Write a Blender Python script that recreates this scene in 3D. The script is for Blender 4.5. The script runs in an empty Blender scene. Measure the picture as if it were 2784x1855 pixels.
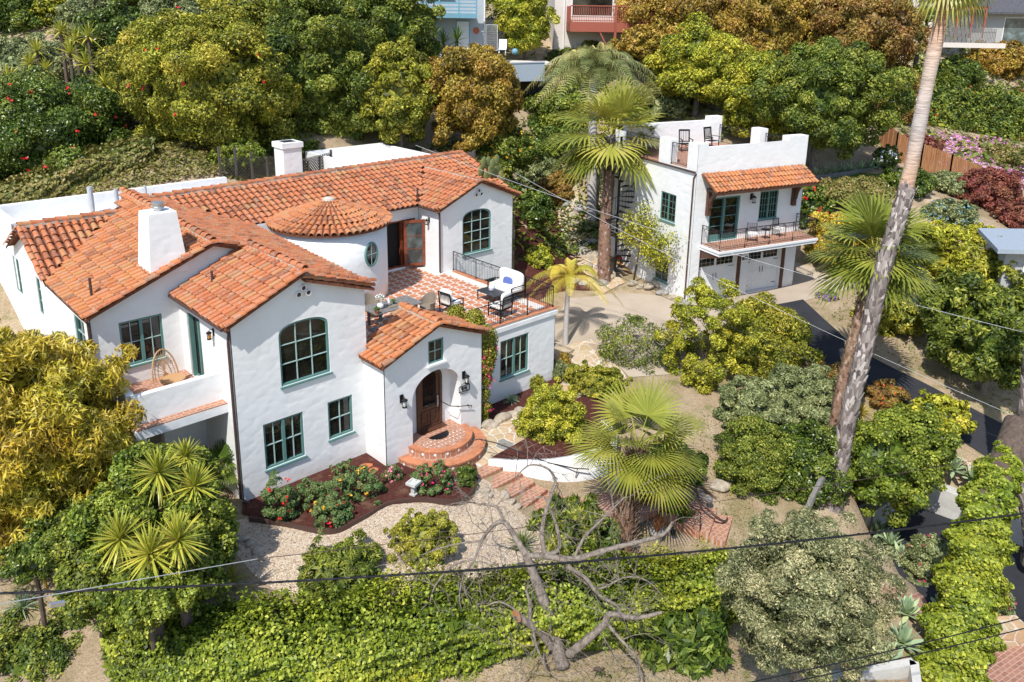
import bpy, math, random
import numpy as np
from mathutils import Vector, Matrix
from mathutils.geometry import tessellate_polygon, delaunay_2d_cdt
random.seed(7)
SC = bpy.context.scene
# ------------------------------------------------------------------ camera (x along the front of the house, y into the plot, z up)
FPX, PITCH, PPY, ROLL, YH, YG = 2250.0, .271176716, 651.50177, .0149410422, .749054699, .466115906
def _toh(v):
    c, s = math.cos(YH), math.sin(YH)
    return np.array([c*v[0]+s*v[1], -s*v[0]+c*v[1], v[2]])
_R0 = np.array([1., 0, 0]); _U0 = np.array([0, math.sin(PITCH), math.cos(PITCH)])
CF = _toh(np.array([0, math.cos(PITCH), -math.sin(PITCH)]))
CR = _toh(math.cos(ROLL)*_R0+math.sin(ROLL)*_U0); CU = _toh(-math.sin(ROLL)*_R0+math.cos(ROLL)*_U0)
CC = np.array([-10.68261085, -25.26600947, 17.0])*.9176
cd = bpy.data.cameras.new('camera'); cam = bpy.data.objects.new('camera', cd); SC.collection.objects.link(cam)
cd.sensor_width = 36; cd.lens = FPX/2784*36; cd.shift_y = (PPY-927.5)/2784; cd.clip_start = .3; cd.clip_end = 2000
cam.matrix_world = Matrix(((CR[0], CU[0], -CF[0], CC[0]), (CR[1], CU[1], -CF[1], CC[1]), (CR[2], CU[2], -CF[2], CC[2]), (0, 0, 0, 1)))
SC.camera = cam
# ------------------------------------------------------------------ sky and sun
SUN_AZ, SUN_EL = 24.0, 53.0          # light travels towards +x and a little +y
w = bpy.data.worlds.new('World'); SC.world = w; w.use_nodes = True
nt = w.node_tree; bg = nt.nodes['Background']; sky = nt.nodes.new('ShaderNodeTexSky')
sky.sky_type = 'NISHITA'; sky.sun_disc = False; sky.sun_elevation = math.radians(SUN_EL)
sky.air_density = 1.0; sky.dust_density = .6
nt.links.new(sky.outputs[0], bg.inputs[0]); bg.inputs[1].default_value = .15
sd = Vector((-math.cos(math.radians(SUN_AZ))*math.cos(math.radians(SUN_EL)), -math.sin(math.radians(SUN_AZ))*math.cos(math.radians(SUN_EL)), math.sin(math.radians(SUN_EL))))
sky.sun_rotation = math.atan2(sd.x, sd.y)
ld = bpy.data.lights.new('sun', 'SUN'); lo = bpy.data.objects.new('sun', ld); SC.collection.objects.link(lo)
ld.energy = 4.1; ld.angle = math.radians(.5); ld.color = (1, .965, .91)
lo.rotation_euler = sd.to_track_quat('Z', 'Y').to_euler(); lo.location = (0, 0, 60)
SC.view_settings.view_transform = 'Standard'; SC.view_settings.look = 'None'; SC.view_settings.exposure = .38; SC.view_settings.gamma = 1
SC.cycles.max_bounces = 6; SC.cycles.diffuse_bounces = 4; SC.cycles.glossy_bounces = 2; SC.cycles.transmission_bounces = 3; SC.cycles.transparent_max_bounces = 4
SC.cycles.use_denoising = True
# ------------------------------------------------------------------ placing helpers
def rayd(u, v): return CF+CR*(u-1392)/FPX-CU*(v-PPY)/FPX
def atz(u, v, z):
    d = rayd(u, v); return CC+d*(z-CC[2])/d[2]
def atD(u, v, D): return CC+rayd(u, v)*D
def aty(u, v, y):
    d = rayd(u, v); return CC+d*(y-CC[1])/d[1]
# terrain control points: (u, v, z) on a level, or ('D', u, v, D) at a distance
TC = [(663,1366,0),(1007,1231,0),(1055,1269,0),(1311,1175,-.1),(1505,1035,-.1),(1400,1070,-.1),(800,1420,-.05),(900,1500,-.1),(1300,1500,-.35),(700,1470,-.1),(640,1600,-.2),
 (1150,1640,-.45),(1100,1850,-1.2),(1500,1830,-1.3),(1900,1850,-1.7),(300,1700,-.9),(0,1855,-1.6),(0,1500,-.6),(560,1400,-.1),
 (1290,1262,-.1),(1400,1240,0),(1500,1180,0),(1620,1100,.0),(1700,1000,.15),(1560,1200,-.1),
 (1540,940,.1),(1650,850,.55),(1700,760,.8),(1800,800,.9),(1868,830,1.0),(2154,778,1.0),(2000,850,.9),(2250,800,.9),(2100,900,.6),
 (1800,1250,-.75),(1900,1200,-.6),(1950,1080,-.3),(1850,1060,-.1),(1850,1330,-1.3),(1930,1400,-1.6),(2050,1400,-1.8),(2150,1430,-2.0),(1480,1390,-.9),(1600,1400,-1.2),(1750,1460,-1.6),(1900,1500,-2.0),(2000,1490,-2.0),
 (2265,1370,-1.9),(2300,1250,-1.5),(2150,1100,-.3),(2250,1000,.1),(2400,1000,0),(2400,1180,-1.0),(2500,1250,-1.6),(2500,1100,-.6),(2600,1150,-1.1),(2600,1300,-1.9),(2720,1240,-1.9),(2700,1400,-2.5),
 (2300,1600,-2.3),(2480,1650,-2.7),(2300,1855,-2.6),(2560,1855,-3.4),(2784,1855,-4.2),(2784,1500,-3.2),
 (2300,880,.7),(2450,1000,.3),(2600,1080,-.3),(2784,1130,-1.0),(2784,1000,-.2),(2600,900,.5),(2784,850,.6),(2400,800,1.1),(2500,720,1.6),
 (1440,830,.2),(1500,760,.5),(1560,700,.9),(1600,640,1.3),(1640,780,.8),(1700,650,1.4),(1450,700,.6),(1480,620,1.2),(1420,600,1.0),(1560,580,2.0),(1560,480,3.6),(1450,520,2.6),
 (1640,440,4.2),(1700,520,2.8)]
TCD = [(1430,400,46),(1350,330,50),(1200,400,45),(1250,260,56),(1280,165,66),(1600,330,54),(1650,210,62),(1700,120,70),(1850,120,72),(650,450,43),(450,400,44),(300,510,42),(0,640,40),(0,400,50),(300,250,55),(560,350,50),
 (900,350,50),(900,100,70),(600,100,68),(100,60,75),(1000,200,60),(1900,350,58),(2200,380,60),(2000,200,66),(2150,485,54),(2280,470,57),(2400,460,58),(2440,500,55),
 (2500,420,62),(2650,470,62),(2600,380,68),(2750,380,70),(2600,300,76),(2400,250,74),(2600,190,84),(2550,110,90),(2750,110,90),(2300,100,84),(2600,600,50),(2550,540,54),(2700,620,50),(2400,620,50),(2784,700,46),
 (500,-40,100),(1392,-60,105),(2300,-40,115),(-300,0,100),(3000,0,110),(-300,500,60),(3100,500,70)]
_cp = [atz(*t) for t in TC]+[atD(*t) for t in TCD]
_cp += [np.array(p, float) for p in [(7.6,-4.0,-.55),(7.9,-5.2,-.9),(8.6,-6.1,-1.15),(9.8,-7.1,-1.35),(11.5,-7.2,-1.35),(12.6,-8.8,-1.9),(13.3,-10.2,-2.5),(13.2,-6.0,-1.3),(14.6,-4.2,-.6),(9.6,-6.0,-1.2),(10.6,-6.2,-1.3),(11.6,-6.4,-1.35),(12.6,-5.8,-1.35),(10.6,-4.6,-.7),(12,-4.4,-.6),(9.3,-5.5,-.9),(6.6,-4.4,-.15),(6.6,-5.6,-.3),(25.1,6.7,2.1),(24.6,3.6,1.5),(24.0,.9,1.0),(0,3,-.1),(4,6,0),(10,8,0),(14,2,-.05),(16,6,.0),(18,7,.2),(18,12,1.5),(-3,2,-.1),(-5,6,.3),(-5,12,1.5),(-3.5,16,3.5),(4,18.2,6.2),(12,19,5.8),(19,19,5.5),(20,14,2.8),(-9,0,-.6),(-14,6,0),(-12,14,3),(-20,-10,-2),(-12,-22,-2.2),(5,-26,-3),(20,-34,-5),(-30,-30,-4),(-30,10,0),(-40,40,9),(35,-30,-5),
 (60,-20,-4),(80,-10,-3),(26,6,1.6),(28,10,2.6),(33,9,2.5),(34,2,1.2),(70,110,22),(20,120,24),(-40,110,22),(120,90,20),(140,20,6)]]
_cp = np.array(_cp); _cx = _cp[:, :2]; _cz = _cp[:, 2]
def _phi(r): return r           # linear kernel: stays tame between the points
def _rbf():
    n = len(_cx); r = np.linalg.norm(_cx[:, None]-_cx[None], axis=2)
    A = np.zeros((n+3, n+3)); A[:n, :n] = _phi(r)-np.eye(n)*.6; Pm = np.c_[np.ones(n), _cx]; A[:n, n:] = Pm; A[n:, :n] = Pm.T
    return np.linalg.solve(A, np.r_[_cz, 0, 0, 0])
_W = _rbf()
DRV = np.array([tuple(atz(u, v, -3.9)[:2]) for u, v in [(2335,1440),(2487,1368),(2650,1425),(2900,1520),(2900,2100),(2560,1700),(2420,1560)]]); _m = DRV[:4].mean(0)*.5+DRV.mean(0)*.5; DRV = [tuple(q) for q in DRV+(DRV-_m)/np.linalg.norm(DRV-_m, axis=1, keepdims=True)*.75]   # the cut for the lower driveway
def inpoly(P, poly):
    x, y = P[..., 0], P[..., 1]; r = np.zeros(x.shape, bool); n = len(poly)
    for i in range(n):
        x1, y1 = poly[i]; x2, y2 = poly[(i+1) % n]
        c = ((y1 > y) != (y2 > y)) & (x < (x2-x1)*(y-y1)/((y2-y1) if y2 != y1 else 1e-9)+x1); r ^= c
    return r
def hts(XY):
    XY = np.atleast_2d(np.asarray(XY, float)); out = np.empty(len(XY))
    for i in range(0, len(XY), 4000):
        q = XY[i:i+4000]; r = np.sqrt(((q[:, None]-_cx[None])**2).sum(2)+.5)
        out[i:i+4000] = r@_W[:len(_cx)]+_W[-3]+q@_W[-2:]
    out = np.where(inpoly(XY, DRV), -3.9, out)
    return out
def H(x, y): return float(hts([[x, y]])[0])
def hit(u, v):
    d = rayd(u, v); T = np.arange(12, 140, .5); P = CC+d*T[:, None]; below = P[:, 2] < hts(P[:, :2])
    k = int(np.argmax(below)) if below.any() else len(T)-1
    a, b = T[max(k-1, 0)], T[k]
    for _ in range(12):
        m = (a+b)/2; q = CC+d*m
        if q[2] < H(q[0], q[1]): b = m
        else: a = m
    return CC+d*b
def fdepth(p): return float((np.asarray(p)-CC)@CF)
# ------------------------------------------------------------------ materials
def _nt(name):
    m = bpy.data.materials.new(name); m.use_nodes = True; t = m.node_tree; return m, t, t.nodes['Principled BSDF']
def nd(t, k, **kw):
    n = t.nodes.new(k)
    for a, b in kw.items():
        if a.startswith('i_'): n.inputs[a[2:].replace('_', ' ')].default_value = b
        else: setattr(n, a, b)
    return n
def ramp(t, fac, stops, interp='LINEAR'):
    r = t.nodes.new('ShaderNodeValToRGB'); r.color_ramp.interpolation = interp; e = r.color_ramp.elements
    while len(e) < len(stops): e.new(.5)
    for i, (p, c) in enumerate(stops): e[i].position = p; e[i].color = (*c, 1)
    t.links.new(fac, r.inputs[0]); return r.outputs[0]
def mixc(t, fac, a, b, mode='MIX'):
    m = nd(t, 'ShaderNodeMix', data_type='RGBA', blend_type=mode)
    for s, v in ((0, fac), (6, a), (7, b)):
        if isinstance(v, (int, float)): m.inputs[s].default_value = v
        elif isinstance(v, tuple): m.inputs[s].default_value = (*v, 1)
        else: t.links.new(v, m.inputs[s])
    return m.outputs[2]
def bump(t, b, h, dist, strength=1.):
    n = nd(t, 'ShaderNodeBump'); n.inputs['Strength'].default_value = strength; n.inputs['Distance'].default_value = dist
    t.links.new(h, n.inputs['Height']); t.links.new(n.outputs[0], b.inputs['Normal']); return n
def noise(t, co, scale, detail=3, rough=.55, out='Fac'):
    n = nd(t, 'ShaderNodeTexNoise'); n.inputs['Scale'].default_value = scale; n.inputs['Detail'].default_value = detail; n.inputs['Roughness'].default_value = rough
    t.links.new(co, n.inputs['Vector']); return n.outputs[out]
def objco(t): return nd(t, 'ShaderNodeTexCoord').outputs['Object']
def plain(name, col, rough=.6, metal=0., spec=.4, var=.0, scale=8., bmp=0.):
    m, t, b = _nt(name); b.inputs['Roughness'].default_value = rough; b.inputs['Metallic'].default_value = metal; b.inputs['Specular IOR Level'].default_value = spec
    co = objco(t); n = noise(t, co, scale)
    v = var if var else .06
    c1 = tuple(x*(1-v) for x in col); c2 = tuple(min(1, x*(1+v)) for x in col)
    t.links.new(ramp(t, n, [(.3, c1), (.7, c2)]), b.inputs['Base Color'])
    if bmp: bump(t, b, n, bmp)
    return m
def stucco(name, col=(.80, .80, .79), dirt=.03):
    m, t, b = _nt(name); b.inputs['Roughness'].default_value = .85; b.inputs['Specular IOR Level'].default_value = .2
    co = objco(t); n1 = noise(t, co, 2.2, 3, .5); n2 = noise(t, co, 9, 3, .6)
    v = nd(t, 'ShaderNodeTexVoronoi', feature='SMOOTH_F1'); v.inputs['Scale'].default_value = 3.2
    mp = nd(t, 'ShaderNodeMapping'); mp.inputs['Scale'].default_value = (1, 1, 1.5); t.links.new(co, mp.inputs[0]); nn = noise(t, co, 1.7, 2, .5, 'Color')
    t.links.new(mixc(t, .35, mp.outputs[0], nn, 'ADD'), v.inputs['Vector'])
    pw = nd(t, 'ShaderNodeMath', operation='POWER'); t.links.new(v.outputs[0], pw.inputs[0]); pw.inputs[1].default_value = 2.5
    s = nd(t, 'ShaderNodeMath', operation='MULTIPLY_ADD'); t.links.new(pw.outputs[0], s.inputs[0]); s.inputs[1].default_value = -1.3; t.links.new(n1, s.inputs[2])
    s2 = nd(t, 'ShaderNodeMath', operation='MULTIPLY_ADD'); t.links.new(n2, s2.inputs[0]); s2.inputs[1].default_value = .18; t.links.new(s.outputs[0], s2.inputs[2])
    bump(t, b, s2.outputs[0], .03, .42)
    c2 = tuple(x*(1-dirt*2) for x in col)
    base = ramp(t, noise(t, co, .9, 5, .65), [(.35, c2), (.6, col)]); mp2 = nd(t, 'ShaderNodeMapping'); mp2.inputs['Scale'].default_value = (4, 4, .35); t.links.new(co, mp2.inputs[0])
    st = ramp(t, noise(t, mp2.outputs[0], 1.0, 4, .7), [(.6, (0, 0, 0)), (.8, (.16, .16, .16))]); base = mixc(t, st, base, (.50, .47, .42))
    sp = nd(t, 'ShaderNodeSeparateXYZ'); t.links.new(co, sp.inputs[0]); mr = nd(t, 'ShaderNodeMapRange'); t.links.new(sp.outputs[2], mr.inputs[0]); mr.inputs[1].default_value = -.2; mr.inputs[2].default_value = .35; mr.inputs[3].default_value = .55; mr.inputs[4].default_value = 0
    mu = nd(t, 'ShaderNodeMath', operation='MULTIPLY'); t.links.new(mr.outputs[0], mu.inputs[0]); t.links.new(noise(t, co, 6, 4, .7), mu.inputs[1]); base = mixc(t, mu.outputs[0], base, (.36, .29, .22))
    t.links.new(base, b.inputs['Base Color'])
    return m
def tilemat(name, hue):
    m, t, b = _nt(name); b.inputs['Roughness'].default_value = .8; b.inputs['Specular IOR Level'].default_value = .25
    a = nd(t, 'ShaderNodeAttribute', attribute_name='v'); co = objco(t)
    c = ramp(t, a.outputs['Fac'], [(0, (.26*hue[0], .09*hue[1], .045)), (.2, (.42*hue[0], .13*hue[1], .05)), (.6, (.52*hue[0], .16*hue[1], .06)), (.88, (.48*hue[0], .18*hue[1], .075)), (.96, (.46, .22, .08)), (1, (.30, .15, .09))])
    n = noise(t, co, 7, 5, .7); c = mixc(t, ramp(t, n, [(.48, (0, 0, 0)), (.68, (.85, .85, .85))]), c, (.40, .27, .20))
    n2 = noise(t, co, 23, 3, .6); c = mixc(t, ramp(t, n2, [(.62, (0, 0, 0)), (.68, (.8, .8, .8))]), c, (.50, .46, .38))
    n3 = noise(t, co, 3.1, 4, .7); c = mixc(t, ramp(t, n3, [(.58, (0, 0, 0)), (.75, (.5, .5, .5))]), c, (.40, .24, .05))
    n4 = noise(t, co, 5.3, 4, .75); c = mixc(t, ramp(t, n4, [(.62, (0, 0, 0)), (.74, (.6, .6, .6))]), c, (.10, .05, .035))
    t.links.new(c, b.inputs['Base Color']); bump(t, b, n, .01, .5); return m
def leafmat(name, stops, rough=.45, trans=.22, spec=.35):
    m, t, b = _nt(name); a = nd(t, 'ShaderNodeAttribute', attribute_name='v')
    oi = nd(t, 'ShaderNodeObjectInfo')
    c = ramp(t, a.outputs['Fac'], stops)
    n = noise(t, objco(t), .55, 3, .6)
    hs = nd(t, 'ShaderNodeHueSaturation'); t.links.new(c, hs.inputs['Color'])
    mr = nd(t, 'ShaderNodeMapRange'); t.links.new(n, mr.inputs[0]); mr.inputs[1].default_value = .3; mr.inputs[2].default_value = .7; mr.inputs[3].default_value = .475; mr.inputs[4].default_value = .52
    t.links.new(mr.outputs[0], hs.inputs['Hue'])
    mv = nd(t, 'ShaderNodeMapRange'); t.links.new(n, mv.inputs[0]); mv.inputs[1].default_value = .3; mv.inputs[2].default_value = .7; mv.inputs[3].default_value = 1.15; mv.inputs[4].default_value = .85
    t.links.new(mv.outputs[0], hs.inputs['Value'])
    t.links.new(hs.outputs[0], b.inputs['Base Color']); b.inputs['Roughness'].default_value = rough; b.inputs['Specular IOR Level'].default_value = spec
    tr = nd(t, 'ShaderNodeBsdfTranslucent'); t.links.new(hs.outputs[0], tr.inputs[0]); mx = nd(t, 'ShaderNodeMixShader'); mx.inputs[0].default_value = trans
    t.links.new(b.outputs[0], mx.inputs[1]); t.links.new(tr.outputs[0], mx.inputs[2]); t.links.new(mx.outputs[0], t.nodes['Material Output'].inputs[0])
    return m
def bark(name, c1, c2, scale=12, stretch=(1, 1, .25), bmp=.03):
    m, t, b = _nt(name); b.inputs['Roughness'].default_value = .9; co = objco(t); mp = nd(t, 'ShaderNodeMapping'); mp.inputs['Scale'].default_value = stretch
    t.links.new(co, mp.inputs[0]); n = noise(t, mp.outputs[0], scale, 5, .65); t.links.new(ramp(t, n, [(.3, c1), (.68, c2)]), b.inputs['Base Color']); bump(t, b, n, bmp); return m
def groundmat(name, stops, scale, det=6, rough=.65, bmp=.03, extra=None, fine=None):
    m, t, b = _nt(name); b.inputs['Roughness'].default_value = .95; b.inputs['Specular IOR Level'].default_value = .15; co = objco(t)
    n = noise(t, co, scale, det, rough); c = ramp(t, n, stops)
    if fine: f = noise(t, co, fine[0], 3, .7); c = mixc(t, fine[1], c, ramp(t, f, fine[2]), 'MULTIPLY')
    if extra:
        for sc, lo_, hi, col, amt in extra:
            e = noise(t, co, sc, 5, .7); c = mixc(t, ramp(t, e, [(lo_, (0, 0, 0)), (hi, (amt, amt, amt))]), c, col)
    t.links.new(c, b.inputs['Base Color'])
    if bmp: bump(t, b, noise(t, co, fine[0] if fine else scale*3, 4, .7), bmp)
    return m
def cellmat(name, scale, stops, grout, gw, bmp=.02, warp=0., rough=.9, rnd=1.):
    m, t, b = _nt(name); b.inputs['Roughness'].default_value = rough; b.inputs['Specular IOR Level'].default_value = .2; co = objco(t)
    if warp: co = mixc(t, warp, co, noise(t, co, 1.5, 3, .6, 'Color'), 'ADD')
    v = nd(t, 'ShaderNodeTexVoronoi'); v.inputs['Scale'].default_value = scale; v.inputs['Randomness'].default_value = rnd; t.links.new(co, v.inputs['Vector'])
    e = nd(t, 'ShaderNodeTexVoronoi', feature='DISTANCE_TO_EDGE'); e.inputs['Scale'].default_value = scale; e.inputs['Randomness'].default_value = rnd; t.links.new(co, e.inputs['Vector'])
    sp = nd(t, 'ShaderNodeSeparateColor'); t.links.new(v.outputs['Color'], sp.inputs[0])
    c = ramp(t, sp.outputs[0], stops); c = mixc(t, .5, c, ramp(t, noise(t, co, scale*4, 4, .7), [(.3, (.65, .65, .65)), (.7, (1.2, 1.2, 1.2))]), 'MULTIPLY')
    k = ramp(t, e.outputs['Distance'], [(gw*.6, (1, 1, 1)), (gw, (0, 0, 0))]); c = mixc(t, k, c, grout)
    t.links.new(c, b.inputs['Base Color']); hh = ramp(t, e.outputs['Distance'], [(0, (0, 0, 0)), (gw*3, (1, 1, 1))]); bump(t, b, hh, bmp, .8); return m
def brickmat(name, c1, c2, mortar, w_, h_, ms=.012, rot=0.):
    m, t, b = _nt(name); b.inputs['Roughness'].default_value = .85; co = objco(t); mp = nd(t, 'ShaderNodeMapping'); mp.inputs['Rotation'].default_value = (0, 0, rot); t.links.new(co, mp.inputs[0])
    k = nd(t, 'ShaderNodeTexBrick'); t.links.new(mp.outputs[0], k.inputs['Vector']); k.inputs['Scale'].default_value = 1; k.inputs['Brick Width'].default_value = w_; k.inputs['Row Height'].default_value = h_
    k.inputs['Mortar Size'].default_value = ms; k.inputs['Color1'].default_value = (*c1, 1); k.inputs['Color2'].default_value = (*c2, 1); k.inputs['Mortar'].default_value = (*mortar, 1)
    c = mixc(t, .6, k.outputs[0], ramp(t, noise(t, co, 9, 5, .7), [(.3, (.7, .7, .7)), (.7, (1.15, 1.15, 1.15))]), 'MULTIPLY'); t.links.new(c, b.inputs['Base Color']); return m
M = {}
M['stucco'] = stucco('stucco'); M['stucco2'] = stucco('stucco_grey', (.60, .60, .57), .14)
M['flatroof'] = plain('white_roofing', (.80, .80, .79), .5, 0, .3, .03, 1.5)
M['tile'] = tilemat('roof_tile', (1, 1)); M['tile2'] = tilemat('roof_tile_bright', (1.05, 1.12))
M['tilebase'] = plain('tile_bed', (.17, .065, .035), .9, 0, .2, .4, 9)
M['mortar'] = plain('mortar', (.50, .45, .38), .9, 0, .2, .2, 20)
M['teal'] = plain('teal_paint', (.11, .23, .21), .45, 0, .4, .06, 4)
M['teall'] = plain('muntin_paint', (.36, .50, .47), .45)
M['brown'] = plain('brown_gutter', (.075, .042, .034), .5); M['wood'] = plain('dark_wood', (.085, .035, .02), .45, 0, .5, .3, 9)
M['redwood'] = plain('door_wood', (.22, .055, .025), .4, 0, .5, .2, 6); M['iron'] = plain('black_iron', (.012, .012, .014), .5, .3, .4)
M['bronze'] = plain('bronze_frame', (.06, .05, .045), .5, .2, .4)
M['metal'] = plain('galvanised', (.55, .56, .57), .35, .8, .5); M['pipe'] = plain('grey_pipe', (.42, .43, .44), .6)
M['white'] = plain('white_paint', (.78, .78, .77), .5, 0, .4, .02); M['cushion'] = plain('white_cushion', (.78, .76, .72), .9, 0, .2, .05, 20, .004)
M['blue'] = plain('blue_fabric', (.09, .13, .33), .9, 0, .2, .5, 60); M['terracotta'] = plain('terracotta', (.45, .14, .06), .8, 0, .3, .2, 10)
M['grout'] = plain('grout', (.66, .60, .54), .9); M['saltillo'] = plain('saltillo', (.50, .20, .10), .65, 0, .35, .22, 3.0)
M['greywood'] = plain('grey_wood', (.19, .18, .17), .8, 0, .3, .35, 12); M['wicker'] = plain('wicker', (.24, .20, .155), .8, 0, .3, .4, 60, .01); M['rattan'] = plain('rattan', (.50, .29, .14), .6, 0, .4, .3, 40)
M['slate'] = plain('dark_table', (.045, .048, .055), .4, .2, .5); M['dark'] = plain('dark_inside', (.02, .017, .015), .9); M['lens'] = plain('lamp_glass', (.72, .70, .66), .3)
M['amber'] = plain('amber_glass', (.75, .30, .03), .3); M['stone'] = plain('boulder', (.40, .34, .26), .9, 0, .2, .35, 3.5, .05); M['stoneg'] = plain('boulder_grey', (.33, .31, .28), .9, 0, .2, .35, 3.5, .05)
M['concrete'] = groundmat('pad_concrete', [(.35, (.38, .31, .24)), (.7, (.46, .385, .30))], .5, 5, .6, .004, None, (14, .35, [(.3, (.85, .85, .85)), (.7, (1.1, 1.1, 1.1))]))
M['asphalt'] = groundmat('asphalt', [(.3, (.028, .029, .034)), (.7, (.042, .043, .048))], .7, 5, .6, .01, [(3., .66, .7, (.10, .09, .08), .5)], (60, .5, [(.3, (.6, .6, .6)), (.7, (1.4, 1.4, 1.4))]))
M['mulch'] = groundmat('bark_mulch', [(.3, (.055, .018, .014)), (.7, (.125, .045, .035))], 9, 6, .75, .04, [(1.3, .55, .7, (.20, .12, .075), .8)], (34, .8, [(.3, (.35, .35, .35)), (.7, (1.7, 1.6, 1.6))]))
M['dirt'] = groundmat('dry_soil', [(.3, (.33, .24, .15)), (.55, (.42, .32, .21)), (.75, (.50, .40, .28))], .45, 6, .65, .05, [(.35, .5, .62, (.20, .17, .07), .6), (1.2, .56, .66, (.13, .16, .04), .6), (3.3, .6, .68, (.42, .32, .2), .7)], (16, .7, [(.3, (.55, .55, .55)), (.7, (1.35, 1.35, 1.35))]))
M['sand'] = groundmat('yellow_gravel', [(.3, (.58, .34, .14)), (.7, (.70, .44, .20))], 2, 5, .6, .02, None, (45, .6, [(.3, (.7, .7, .7)), (.7, (1.25, 1.25, 1.25))]))
M['gravel'] = cellmat('pale_gravel', 22, [(0, (.34, .25, .18)), (.2, (.68, .51, .35)), (.6, (.80, .64, .46)), (1, (.86, .76, .62))], (.45, .34, .24), .05, .03)
M['flag'] = cellmat('flagstone', 1.75, [(0, (.46, .34, .20)), (.5, (.54, .43, .29)), (.85, (.50, .33, .19)), (.93, (.26, .25, .22))], (.60, .55, .47), .035, .02, .2)
M['brick'] = brickmat('red_brick', (.30, .13, .085), (.38, .18, .12), (.42, .33, .27), .28, .14, .012, .2)
M['brick2'] = brickmat('step_tile', (.38, .16, .09), (.44, .21, .12), (.50, .42, .36), .22, .16, .01)
M['grass'] = groundmat('lawn', [(.3, (.06, .12, .015)), (.7, (.15, .19, .03))], 1.2, 6, .7, .04, [(.6, .55, .65, (.35, .30, .12), .6)], (25, .7, [(.3, (.55, .55, .55)), (.7, (1.4, 1.4, 1.4))]))
M['fencewood'] = bark('fence_wood', (.22, .09, .035), (.42, .20, .085), 5, (3, 3, .3), .01); M['fencegrey'] = bark('old_fence', (.05, .04, .033), (.12, .10, .085), 6, (3, 3, .3), .01)
def glassmat(name, base):
    m, t, b = _nt(name); b.inputs['Roughness'].default_value = .03; b.inputs['Specular IOR Level'].default_value = .6; co = objco(t)
    t.links.new(ramp(t, noise(t, co, 1.1, 3, .6), [(.35, tuple(x*.35 for x in base)), (.55, base), (.72, tuple(x*2.2 for x in base))]), b.inputs['Base Color'])
    bump(t, b, noise(t, co, 1.5, 1, .5), .004, .3); return m
M['glass'] = glassmat('window_glass', (.018, .017, .014)); M['glassb'] = glassmat('pale_glass', (.10, .13, .13))
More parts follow.
